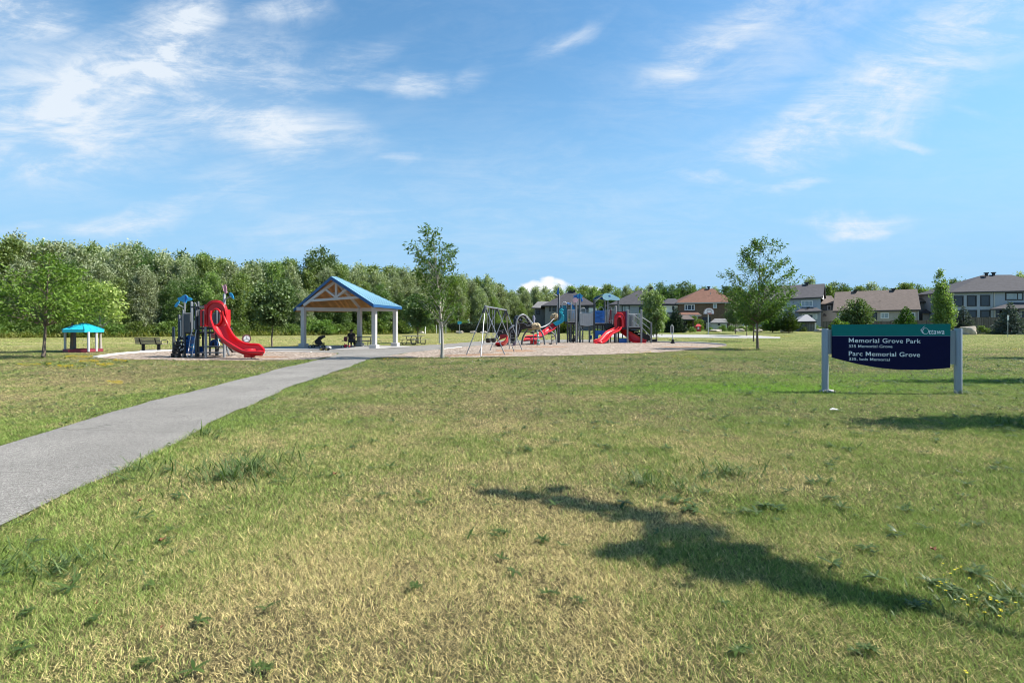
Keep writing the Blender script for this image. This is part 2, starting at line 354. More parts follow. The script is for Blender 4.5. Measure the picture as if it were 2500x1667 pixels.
# outlines on the ground, given where their edges lie
def G2(pts): return [gnd(*p) for p in pts]
PATH_R = G2([(-420, 1560), (0, 1294), (180, 1200), (400, 1095), (560, 1012), (700, 948), (800, 914), (870, 889), (905, 876), (953, 868.5), (1000, 860.5), (1074, 853), (1138, 846.3), (1181, 842.3), (1230, 839), (1290, 837), (1400, 835.2), (1500, 834.5), (1520, 832.5)])
PATH_L = G2([(-520, 1240), (0, 1088), (200, 1029), (400, 972), (560, 934), (700, 896), (760, 883), (800, 873), (826, 864.5), (826, 862), (700, 858.5), (640, 857), (560, 856), (407, 857.5), (340, 857)])
PATH_TOP = G2([(1520, 830), (1400, 829), (1290, 830), (1181, 832.5), (1138, 836), (1074, 841), (1000, 844.7), (960, 845.5), (925, 844), (860, 843.5), (760, 845.5), (690, 848), (640, 850.5), (500, 852.5), (400, 853), (340, 853.5)])
PATH = PATH_R + PATH_TOP + PATH_L[::-1]
BED_L = G2([(234, 873.5), (290, 877), (400, 879.2), (468, 880), (585, 880), (700, 879.3), (776, 877.6), (800, 872.5), (824, 864.8), (826, 862.3), (770, 860.5), (700, 858.8), (640, 857.3), (560, 856.4), (407, 858.4), (350, 860.6), (300, 864.5), (265, 868.8)])
BED_R = G2([(890, 876), (938, 873.3), (1000, 873), (1080, 873), (1160, 873), (1244, 871), (1340, 869.6), (1436, 867.3), (1520, 864.5), (1589, 861.5), (1650, 857.5), (1703, 853), (1745, 848.5), (1774, 844.6), (1771, 842.4), (1728, 839.5), (1690, 837.6), (1600, 835.8), (1520, 834.6), (1400, 835.4), (1290, 837.2), (1230, 839.2), (1181, 842.5), (1138, 846.6), (1074, 853.4), (1000, 861), (953, 869)])
PAD = G2([(600, 854.8), (700, 854.8), (800, 854.2), (926, 852.6), (958, 849.5), (1000, 848), (1000, 845.4), (960, 844.9), (925, 843.6), (860, 843.1), (760, 845), (690, 847.6), (640, 850), (600, 851.3)])

def inside(poly, X, Y):
    X = np.asarray(X); Y = np.asarray(Y); c = np.zeros(X.shape, bool); n = len(poly)
    for i in range(n):
        x0, y0 = poly[i].x, poly[i].y; x1, y1 = poly[(i + 1) % n].x, poly[(i + 1) % n].y
        m = (y0 > Y) != (y1 > Y)
        with np.errstate(divide='ignore', invalid='ignore'):
            c ^= m & (X < (x1 - x0) * (Y - y0) / (y1 - y0) + x0)
    return c
def dist_line(line, X, Y):
    d = np.full(np.shape(X), 1e9)
    for a, b in zip(line[:-1], line[1:]):
        vx, vy = b.x - a.x, b.y - a.y; l2 = vx * vx + vy * vy
        t = np.clip(((X - a.x) * vx + (Y - a.y) * vy) / l2, 0, 1)
        d = np.minimum(d, np.hypot(X - a.x - t * vx, Y - a.y - t * vy))
    return d
def spot(X, Y, cx, cy, rx, ry): return np.exp(-(((X - cx) / rx) ** 2 + ((Y - cy) / ry) ** 2))
def green(X, Y):
    """how green the lawn is (0 parched straw, 1 lush)"""
    X = np.asarray(X, float); Y = np.asarray(Y, float)
    g = 0.44 + 1.35 * (fbm(X * 0.7, Y * 0.7, 3) - 0.5) + 0.9 * (fbm(X * 2.6, Y * 2.6, 9) - 0.5) + 0.35 * (vnoise(X * 9, Y * 9, 5) - 0.5)
    dr = dist_line(PATH_R[:11], X, Y); dl = dist_line(PATH_L[:10], X, Y)
    g += 0.42 * np.exp(-(dr / 0.55) ** 2) + 0.45 * np.exp(-(dl / 0.9) ** 2)
    g += 0.85 * spot(X, Y, 6.3, 13.1, 3.6, 1.0) + 0.5 * spot(X, Y, 11.5, 15.8, 5, 1.8) + 0.42 * spot(X, Y, 9, 12.5, 6, 3) + 0.35 * spot(X, Y, 16, 24, 11, 9)
    g -= 0.25 * spot(X, Y, -0.4, 2.6, 1.3, 1.0) + 0.22 * spot(X, Y, 0.0, 5.0, 2.5, 2.2) - 0.28 * spot(X, Y, -2.4, 2.7, 0.9, 0.9)
    g -= 0.22 * spot(X, Y, -12, 13, 4, 3) + 0.2 * spot(X, Y, 5, 22, 5, 3.5) - 0.25 * spot(X, Y, 3.0, 4.4, 1.4, 2.2)
    return np.clip(g, 0, 1)

# ------------------------------------------------------------------ ground sheet
def lawn_mat():
    m = bpy.data.materials.new("lawn"); m.use_nodes = True; nt = m.node_tree; N = nt.nodes.new; L = nt.links.new; b = nt.nodes['Principled BSDF']
    b.inputs['Roughness'].default_value = 0.95; b.inputs['Specular IOR Level'].default_value = 0.1
    at_ = N('ShaderNodeAttribute'); at_.attribute_name = 'col'
    ge = N('ShaderNodeNewGeometry'); n1 = N('ShaderNodeTexNoise'); n1.inputs['Scale'].default_value = 14; n1.inputs['Detail'].default_value = 7; n1.inputs['Roughness'].default_value = 0.75; L(ge.outputs['Position'], n1.inputs['Vector'])
    mp = N('ShaderNodeMapping'); mp.inputs['Scale'].default_value = (0.05, 1.2, 1); L(ge.outputs['Position'], mp.inputs[0])
    n2 = N('ShaderNodeTexNoise'); n2.inputs['Scale'].default_value = 1.0; n2.inputs['Detail'].default_value = 4; L(mp.outputs[0], n2.inputs['Vector'])
    a = N('ShaderNodeMath'); a.operation = 'MULTIPLY_ADD'; L(n1.outputs['Fac'], a.inputs[0]); a.inputs[1].default_value = 0.9; a.inputs[2].default_value = 0.1
    c = N('ShaderNodeMath'); c.operation = 'MULTIPLY_ADD'; L(n2.outputs['Fac'], c.inputs[0]); c.inputs[1].default_value = 0.9; L(a.outputs[0], c.inputs[2])
    mx = N('ShaderNodeMix'); mx.data_type = 'RGBA'; mx.blend_type = 'MULTIPLY'; mx.inputs['Factor'].default_value = 1; L(at_.outputs['Color'], mx.inputs['A']); L(c.outputs[0], mx.inputs['B']); L(mx.outputs['Result'], b.inputs['Base Color'])
    bp = N('ShaderNodeBump'); bp.inputs['Strength'].default_value = 0.8; bp.inputs['Distance'].default_value = 0.05; L(n1.outputs['Fac'], bp.inputs['Height']); L(bp.outputs[0], b.inputs['Normal'])
    return m
STRAW = np.array([0.70, 0.585, 0.275]); GREEN = np.array([0.19, 0.275, 0.070]); SHADED_THATCH = np.array([0.085, 0.07, 0.036]); FIELD = np.array([0.235, 0.202, 0.086])  # thatch darkened: shade in the gaps between blades put into its colour
def build_ground():
    xs = np.unique(np.concatenate([np.linspace(-45, 45, 226), np.linspace(-150, 150, 121), np.array([-3000, -1200, -500, -260, 260, 500, 1200, 3000.])]))
    ys = np.unique(np.concatenate([np.array([-400, -120, -40, -12, -4.]), np.linspace(0, 50, 201), np.linspace(50, 160, 89), np.array([200, 280, 420, 800, 1600, 3500.])]))
    X, Y = np.meshgrid(xs, ys); Z = terr(X, Y); nx = len(xs); ny = len(ys)
    V = np.stack([X, Y, Z], -1).reshape(-1, 3)
    i = np.arange((nx - 1) * (ny - 1)); r = i // (nx - 1); c = i % (nx - 1); a = r * nx + c
    F = np.stack([a, a + 1, a + nx + 1, a + nx], -1)
    me = bpy.data.meshes.new("ground"); me.from_pydata(V.tolist(), [], F.tolist())
    g = green(V[:, 0], V[:, 1])[:, None]; far = ss((V[:, 1] - 26) / 20)[:, None]
    near = SHADED_THATCH * (1 - 0.5 * g) + np.array([0.03, 0.05, 0.012]) * g
    fg = np.clip(0.45 + 0.9 * (fbm(V[:, 0] * 0.10, V[:, 1] * 0.35, 31) - 0.5) + 0.35 * ss((V[:, 0] - 4) / 12) + 0.12 * ss((V[:, 1] - 60) / 30), 0, 1)[:, None]
    fieldc = FIELD * (1.15 - 0.35 * fg) * np.array([1, 1, 1]) + (np.array([0.115, 0.160, 0.042]) - FIELD * 0.8) * fg * 0.75
    col = near * (1 - far) + fieldc * far
    ca = me.color_attributes.new("col", 'FLOAT_COLOR', 'POINT'); ca.data.foreach_set('color', np.concatenate([col, np.ones((len(col), 1))], 1).ravel())
    me.materials.append(lawn_mat()); me.polygons.foreach_set('use_smooth', [True] * len(me.polygons))
    o = bpy.data.objects.new("ground", me); COL.objects.link(o); tag(o, "wide park lawn, patchy green and straw, running back to the woods", kind='structure')
build_ground()

def sheet(name, poly, z, m, label, lift=0.0):
    pts = [Vector((p.x, p.y, 0)) for p in poly]
    tri = tessellate_polygon([pts]); mb = MB(); mb.add([(p.x, p.y, float(terr(p.x, p.y)) + z) for p in poly], [tuple(t) for t in tri])
    o = solo(name, mb, m, (0, 0, 0), label, kind='structure', smooth=False)
    for p in o.data.polygons:
        pass
    return o
def gritmat(name, c0, c1, c2, scale, rough=0.95, big=0.15, bump=0.5, fine=3.0):
    """loose grains or chips: cells of mixed tone plus large soft stains"""
    m = bpy.data.materials.new(name); m.use_nodes = True; nt = m.node_tree; N = nt.nodes.new; L = nt.links.new; b = nt.nodes['Principled BSDF']
    b.inputs['Roughness'].default_value = rough; b.inputs['Specular IOR Level'].default_value = 0.2
    ge = N('ShaderNodeNewGeometry')
    vo = N('ShaderNodeTexVoronoi'); vo.inputs['Scale'].default_value = scale; L(ge.outputs['Position'], vo.inputs['Vector'])
    sp = N('ShaderNodeSeparateColor'); L(vo.outputs['Color'], sp.inputs[0])
    cr = N('ShaderNodeValToRGB'); e = cr.color_ramp.elements; e[0].color = c0 + (1,); e[1].color = c2 + (1,); k = e.new(0.5); k.color = c1 + (1,); L(sp.outputs[0], cr.inputs[0])
    n = N('ShaderNodeTexNoise'); n.inputs['Scale'].default_value = 0.7; n.inputs['Detail'].default_value = 5; n.inputs['Roughness'].default_value = 0.7; L(ge.outputs['Position'], n.inputs['Vector'])
    n3 = N('ShaderNodeTexNoise'); n3.inputs['Scale'].default_value = scale * fine; n3.inputs['Detail'].default_value = 3; L(ge.outputs['Position'], n3.inputs['Vector'])
    ad = N('ShaderNodeMath'); ad.operation = 'MULTIPLY_ADD'; L(n3.outputs['Fac'], ad.inputs[0]); ad.inputs[1].default_value = 0.6; ad.inputs[2].default_value = 0.7 - big * 1.0
    a2 = N('ShaderNodeMath'); a2.operation = 'MULTIPLY_ADD'; L(n.outputs['Fac'], a2.inputs[0]); a2.inputs[1].default_value = big * 2; L(ad.outputs[0], a2.inputs[2])
    mx = N('ShaderNodeMix'); mx.data_type = 'RGBA'; mx.blend_type = 'MULTIPLY'; mx.inputs['Factor'].default_value = 1; L(cr.outputs[0], mx.inputs['A']); L(a2.outputs[0], mx.inputs['B']); L(mx.outputs['Result'], b.inputs['Base Color'])
    bp = N('ShaderNodeBump'); bp.inputs['Strength'].default_value = bump; bp.inputs['Distance'].default_value = 0.6 / scale; L(vo.outputs['Distance'], bp.inputs['Height']); L(bp.outputs[0], b.inputs['Normal'])
    return m
ASPH = gritmat("asphalt", (0.115, 0.108, 0.096), (0.20, 0.189, 0.17), (0.345, 0.33, 0.30), 110, big=0.19, bump=0.55)
def cracked(m):
    """hairline cracks and old dark patches in the asphalt"""
    nt = m.node_tree; N = nt.nodes.new; L = nt.links.new; b = nt.nodes['Principled BSDF']; src = b.inputs['Base Color'].links[0].from_socket
    ge = N('ShaderNodeNewGeometry'); n = N('ShaderNodeTexNoise'); n.inputs['Scale'].default_value = 1.3; n.inputs['Detail'].default_value = 6; L(ge.outputs['Position'], n.inputs['Vector'])
    sc = N('ShaderNodeVectorMath'); sc.operation = 'SCALE'; sc.inputs['Scale'].default_value = 0.9; L(n.outputs['Color'], sc.inputs[0]); ad = N('ShaderNodeVectorMath'); L(ge.outputs['Position'], ad.inputs[0]); L(sc.outputs[0], ad.inputs[1])
    v = N('ShaderNodeTexVoronoi'); v.feature = 'DISTANCE_TO_EDGE'; v.inputs['Scale'].default_value = 0.42; L(ad.outputs[0], v.inputs['Vector'])
    r = N('ShaderNodeMapRange'); r.inputs[1].default_value = 0.0; r.inputs[2].default_value = 0.006; r.inputs[3].default_value = 0.62; r.inputs[4].default_value = 1.0; L(v.outputs['Distance'], r.inputs[0])
    n2 = N('ShaderNodeTexNoise'); n2.inputs['Scale'].default_value = 0.45; n2.inputs['Detail'].default_value = 3; L(ge.outputs['Position'], n2.inputs['Vector']); r2 = N('ShaderNodeMapRange'); r2.inputs[1].default_value = 0.42; r2.inputs[2].default_value = 0.62; r2.inputs[3].default_value = 0.88; r2.inputs[4].default_value = 1.05; L(n2.outputs['Fac'], r2.inputs[0])
    mu = N('ShaderNodeMath'); mu.operation = 'MULTIPLY'; L(r.outputs[0], mu.inputs[0]); L(r2.outputs[0], mu.inputs[1])
    mx = N('ShaderNodeMix'); mx.data_type = 'RGBA'; mx.blend_type = 'MULTIPLY'; mx.inputs['Factor'].default_value = 1; L(src, mx.inputs['A']); L(mu.outputs[0], mx.inputs['B']); L(mx.outputs['Result'], b.inputs['Base Color'])
cracked(ASPH)
CHIPS = gritmat("wood_chips", (0.09, 0.063, 0.043), (0.27, 0.208, 0.155), (0.54, 0.465, 0.395), 13, big=0.2, bump=0.9, fine=1.5)
CONC = gritmat("concrete", (0.29, 0.283, 0.268), (0.34, 0.332, 0.315), (0.39, 0.38, 0.36), 60, big=0.12, bump=0.15)
def rag(poly, seed, step=0.35, amp=0.05):
    """subdivide an outline and make it slightly ragged, as grass creeping over an edge"""
    out = []; n = len(poly); rn = random.Random(seed)
    for i in range(n):
        a, b = poly[i], poly[(i + 1) % n]; k = max(1, min(60, int((b - a).length / step)))
        nrm = Vector((b.y - a.y, a.x - b.x, 0)); nrm.normalize()
        for j in range(k):
            p = a.lerp(b, j / k); out.append(p + nrm * (rn.uniform(-amp, amp) + amp * 1.2 * math.sin(p.x * 2.1 + p.y * 1.7)))
    return out
sheet("path", rag(PATH, 1, 0.4, 0.035), 0.010, ASPH, "grey asphalt path bending past the picnic shelter")
sheet("mulch_bed", rag(BED_L, 2, 0.5, 0.06), 0.016, CHIPS, "wood chip bed under the left play structure")
sheet("mulch_bed", rag(BED_R, 3, 0.5, 0.07), 0.020, CHIPS, "wood chip bed under the swings and right play structure")
sheet("concrete_pad", PAD, 0.030, CONC, "pale concrete pad under the picnic shelter")
# worn orange-brown earth under the swings
DIRT = gritmat("worn_earth", (0.17, 0.09, 0.05), (0.29, 0.17, 0.10), (0.42, 0.29, 0.19), 26, big=0.2, bump=0.7)
def oval(px, py, rx, ry, n=40, seed=0, amp=0.2):
    rn = random.Random(seed); c = gnd(px, py); a0 = rn.uniform(0, 6)
    return [Vector((c.x + rx * math.cos(t) * (1 + amp * math.sin(3 * t + a0) * 0.6 + rn.uniform(-amp, amp) * 0.4), c.y + ry * math.sin(t) * (1 + amp * math.cos(2 * t + a0) * 0.6 + rn.uniform(-amp, amp) * 0.4), 0)) for t in np.linspace(0, 2 * PI, n, endpoint=False)]
for k_, (px, py, rx, ry) in enumerate([(1195, 866.5, 1.4, .8), (1255, 857, 1.3, 1.6), (1335, 847, 1.7, 1.0), (655, 872, 0.9, 0.5), (1665, 848, 1.6, 0.8), (1110, 868.5, 1.0, 0.5)]):
    sheet("worn_earth", oval(px, py, rx, ry, seed=k_), 0.024 + 0.0005 * k_, DIRT, "worn orange earth showing through the wood chips")
# court and field lines
def strip(name, top, bot, m, label, z=0.02):
    mb = MB(); n = len(top)
    for a, b in zip(top, bot):
        for p in (a, b): mb.v.append((p.x, p.y, float(terr(p.x, p.y)) + z))
    mb.f = [(2 * i, 2 * i + 1, 2 * i + 3, 2 * i + 2) for i in range(n - 1)]
    return solo(name, mb, m, (0, 0, 0), label, kind='structure', smooth=False)
xsC = np.linspace(1480, 1905, 30)
strip("basketball_court", [gnd(x, 815.8 + (x - 1600) * 0.013 + max(0, x - 1850) * 0.05) for x in xsC], [gnd(x, 824.0 + (x - 1600) * 0.008) for x in xsC], CONC, "pale basketball court slab behind the right play structure")
LINEM = mat("field_paint", (0.40, 0.38, 0.28), 0.95, var=0.35, scale=0.8)
def gline(pts, w, label):
    P = [gnd(*p) for p in pts]; t = []; b = []
    Q = spline(P, 10)
    for i, p in enumerate(Q):
        d = (Q[min(i + 1, len(Q) - 1)] - Q[max(i - 1, 0)]); d.z = 0; d.normalize(); nrm = Vector((-d.y, d.x, 0)) * w / 2
        t.append(p + nrm); b.append(p - nrm)
    strip("field_line", t, b, LINEM, label, 0.012)
gline([(-200, 839), (60, 838), (300, 837.2), (560, 836.6)], 0.22, "faint white touchline on the left sports field")
gline([(195, 828), (234, 833)], 0.2, "faint slanted line on the left sports field")
gline([(620, 822.5), (708, 824), (762, 828.5)], 0.22, "faint pale line behind the picnic shelter")
gline([(740, 828.4), (840, 828.6), (900, 828.9), (1080, 829.5), (1190, 831.5)], 0.22, "pale touchline running behind the picnic shelter")
gline([(1050, 819), (1190, 819.3)], 0.25, "far pale line in front of the dark hedge")
gline([(-100, 846.5), (40, 845), (160, 844.5)], 0.2, "near faint line at the left edge of the field")
# kerbs
KERB = mat("kerb_concrete", (0.58, 0.56, 0.52), 0.9, var=0.12, scale=5)
def kerb(pts, label, w=0.16, h=0.12):
    Q = spline([gnd(*p) for p in pts], 6); mb = MB(); n = len(Q); 
    for i, p in enumerate(Q):
        d = (Q[min(i + 1, n - 1)] - Q[max(i - 1, 0)]).normalized(); nr = Vector((-d.y, d.x, 0)) * w / 2; z = float(terr(p.x, p.y))
        for q, zz in ((p - nr, -0.05), (p - nr, h - 0.015), (p - nr * 0.8, h), (p + nr * 0.8, h), (p + nr, h - 0.015), (p + nr, -0.05)): mb.v.append((q.x, q.y, z + zz))
    mb.f = [(6 * i + j, 6 * i + j + 1, 6 * i + j + 7, 6 * i + j + 6) for i in range(n - 1) for j in range(5)] + [(5, 4, 3, 2, 1, 0), tuple(6 * (n - 1) + j for j in range(6))]
    o = solo("kerb", mb, KERB, (0, 0, 0), label, kind='structure')
kerb([(234, 873.5), (265, 868.8), (300, 864.5), (350, 860.6), (407, 858.2), (470, 857.2)], "curved concrete kerb at the left wood chip bed", 0.22, 0.1)
kerb([(1520, 834.6), (1600, 835.8), (1690, 837.6), (1728, 839.5), (1771, 842.8)], "low concrete kerb behind the right wood chip bed", 0.16, 0.13)
kerb([(640, 857.3), (700, 858.7), (760, 860.0)], "short pale kerb beside the shelter pad", 0.15, 0.05)
kerb([(1074, 853.4), (1100, 850.6), (1125, 848)], "short pale kerb behind the young street tree", 0.15, 0.05)

# ------------------------------------------------------------------ grass (a mesh of blades; nobody could count them)
def grass_mat():
    m = bpy.data.materials.new("grass_blade"); m.use_nodes = True; nt = m.node_tree; N = nt.nodes.new; L = nt.links.new; b = nt.nodes['Principled BSDF']; out = nt.nodes['Material Output']
    b.inputs['Roughness'].default_value = 0.7; b.inputs['Specular IOR Level'].default_value = 0.06
    a = N('ShaderNodeAttribute'); a.attribute_name = 'col'; L(a.outputs['Color'], b.inputs['Base Color'])
    t = N('ShaderNodeBsdfTranslucent'); L(a.outputs['Color'], t.inputs[0]); ms = N('ShaderNodeMixShader'); ms.inputs[0].default_value = 0.3
    L(b.outputs[0], ms.inputs[1]); L(t.outputs[0], ms.inputs[2]); L(ms.outputs[0], out.inputs[0]); return m
GRASSM = grass_mat()
RNG = np.random.default_rng(7)
def ok_ground(X, Y, m=0.0):
    bad = inside(PATH, X, Y) | inside(BED_L, X, Y) | inside(BED_R, X, Y) | inside(PAD, X, Y)
    return ~bad
def blades(n_per, y0, y1, hgt, wid, seed, curve=True):
    rng = np.random.default_rng(seed)
    # sample depth proportionally to visible width
    f0, f1 = y0, y1; y0, y1 = y0 * .86, y1 * 1.16
    N0 = int(n_per * ((y1 ** 2 - y0 ** 2) * 1.08 + 3.0 * (y1 - y0)))
    Y = np.sqrt(rng.uniform(y0 ** 2, y1 ** 2, N0)); X = rng.uniform(-1, 1, N0) * (Y * 1.08 + 1.2)
    k = ok_ground(X + rng.normal(0, 0.035, N0), Y + rng.normal(0, 0.035, N0))
    k &= rng.uniform(0, 1, N0) < np.clip((Y - y0) / max(1e-6, 1.16 * f0 - y0), 0, 1) * np.clip((y1 - Y) / (y1 - .86 * f1), 0, 1) if f0 > 2 else rng.uniform(0, 1, N0) < np.clip((y1 - Y) / (y1 - .86 * f1), 0, 1); X = X[k]; Y = Y[k]; n = len(X)
    g = green(X, Y); Z = terr(X, Y)
    tall = 0.65 + 0.7 * fbm(X * 1.6, Y * 1.6, 21) ** 1.0 + 0.25 * g
    dens = fbm(X * 3.1, Y * 3.1, 77, 3)
    isg = rng.uniform(0, 1, n) < (0.10 + 0.85 * g)
    h = hgt * tall * rng.uniform(0.45, 1.35, n) * np.where(isg, 1.0, 0.9); w = wid * rng.uniform(0.6, 1.4, n)
    drop = rng.uniform(0, 1, n) < 0.25 * (dens < 0.4)
    az = rng.uniform(0, 2 * PI, n); lean = np.abs(rng.normal(0.0, 0.6, n)) + np.where(isg, 0.45, 0.75) + (0 if curve else 0.25); lean = np.minimum(lean, 1.45)
    # slight common wind direction, stronger on the right
    az = np.where(rng.uniform(0, 1, n) < 0.12, rng.normal(PI * 0.8, 0.6, n), az)
    dx, dy = np.cos(az), np.sin(az); rot = rng.uniform(0, 2 * PI, n); wx, wy = np.cos(rot) * w / 2, np.sin(rot) * w / 2
    c1 = np.where(isg[:, None], GREEN * rng.uniform(0.25, 1.9, n)[:, None] + np.array([0.06, 0.045, 0.0]) * rng.uniform(0, 1, n)[:, None] ** 1.5, STRAW * rng.uniform(0.2, 1.5, n)[:, None])
    lush = np.clip(spot(X, Y, 6.6, 13.1, 3.8, 1.0) + 0.6 * spot(X, Y, 11.5, 15.8, 5, 1.6), 0, 1)[:, None]; c1 = c1 * (1 - lush * isg[:, None]) + c1 * np.array([0.95, 1.35, 0.55]) * lush * isg[:, None]
    mixw = rng.uniform(0, 0.2, n)[:, None]; avg = GREEN * g[:, None] + STRAW * (1 - g[:, None]); c1 = c1 * (1 - mixw) + avg * mixw
    bx, by, bz = X, Y, Z - 0.003
    s1, c_1 = np.sin(lean * 0.8), np.cos(lean * 0.8); s2, c2 = np.sin(np.minimum(lean * 1.05, 1.45)), np.cos(np.minimum(lean * 1.05, 1.45))
    mx, my, mz = bx + dx * s1 * h * .5, by + dy * s1 * h * .5, bz + c_1 * h * .5
    tx, ty, tz = mx + dx * s2 * h * .5, my + dy * s2 * h * .5, mz + c2 * h * .5
    if curve:
        V = np.stack([np.stack([bx - wx, by - wy, bz], -1), np.stack([bx + wx, by + wy, bz], -1), np.stack([mx + wx * .8, my + wy * .8, mz], -1), np.stack([mx - wx * .8, my - wy * .8, mz], -1), np.stack([tx, ty, tz], -1)], 1)
        V = V[~drop]; c1 = c1[~drop]; n = len(V); nv = 5
        base = np.arange(n) * 5
        loops = np.stack([base, base + 1, base + 2, base + 3, base + 3, base + 2, base + 4], -1).ravel()
        starts = np.stack([np.arange(n) * 7, np.arange(n) * 7 + 4], -1).ravel(); tot = np.tile([4, 3], n)
    else:
        V = np.stack([np.stack([bx - wx, by - wy, bz], -1), np.stack([bx + wx, by + wy, bz], -1), np.stack([tx, ty, tz], -1)], 1)
        V = V[~drop]; c1 = c1[~drop]; n = len(V); nv = 3
        loops = np.arange(3 * n); starts = np.arange(n) * 3; tot = np.full(n, 3)
    return V.reshape(-1, 3), loops, starts, tot, np.repeat(c1, nv, 0)
def np_mesh(name, parts, m):
    vo = 0; lo = 0; Vs = []; Ls = []; Ss = []; Ts = []; Cs = []
    for V, l, s, t, c in parts:
        Vs.append(V); Ls.append(l + vo); Ss.append(s + lo); Ts.append(t); Cs.append(c); vo += len(V); lo += len(l)
    V = np.concatenate(Vs); Lp = np.concatenate(Ls); S = np.concatenate(Ss); T = np.concatenate(Ts)
    me = bpy.data.meshes.new(name); me.vertices.add(len(V)); me.vertices.foreach_set('co', V.astype(np.float32).ravel())
    me.loops.add(len(Lp)); me.loops.foreach_set('vertex_index', Lp.astype(np.int32)); me.polygons.add(len(S)); me.polygons.foreach_set('loop_start', S.astype(np.int32)); me.polygons.foreach_set('loop_total', T.astype(np.int32))
    if Cs[0] is not None:
        C = np.concatenate(Cs); ca = me.color_attributes.new("col", 'FLOAT_COLOR', 'POINT'); ca.data.foreach_set('color', np.concatenate([C, np.ones((len(C), 1))], 1).astype(np.float32).ravel())
    me.update(); me.validate(); me.materials.append(m); return me
def grass():
    P = [blades(19000, 1.7, 4.2, 0.044, 0.0026, 1), blades(7500, 4.2, 8, 0.046, 0.0042, 2), blades(2000, 8, 15, 0.052, 0.0088, 3, False), blades(520, 15, 27, 0.054, 0.015, 4, False), blades(150, 27, 46, 0.06, 0.03, 5, False), blades(40, 46, 75, 0.07, 0.06, 6, False)]
    me = np_mesh("grass", P, GRASSM); o = bpy.data.objects.new("grass", me); COL.objects.link(o)
    tag(o, "short patchy lawn grass, green mixed with dry straw blades", "grass", kind='stuff')
grass()

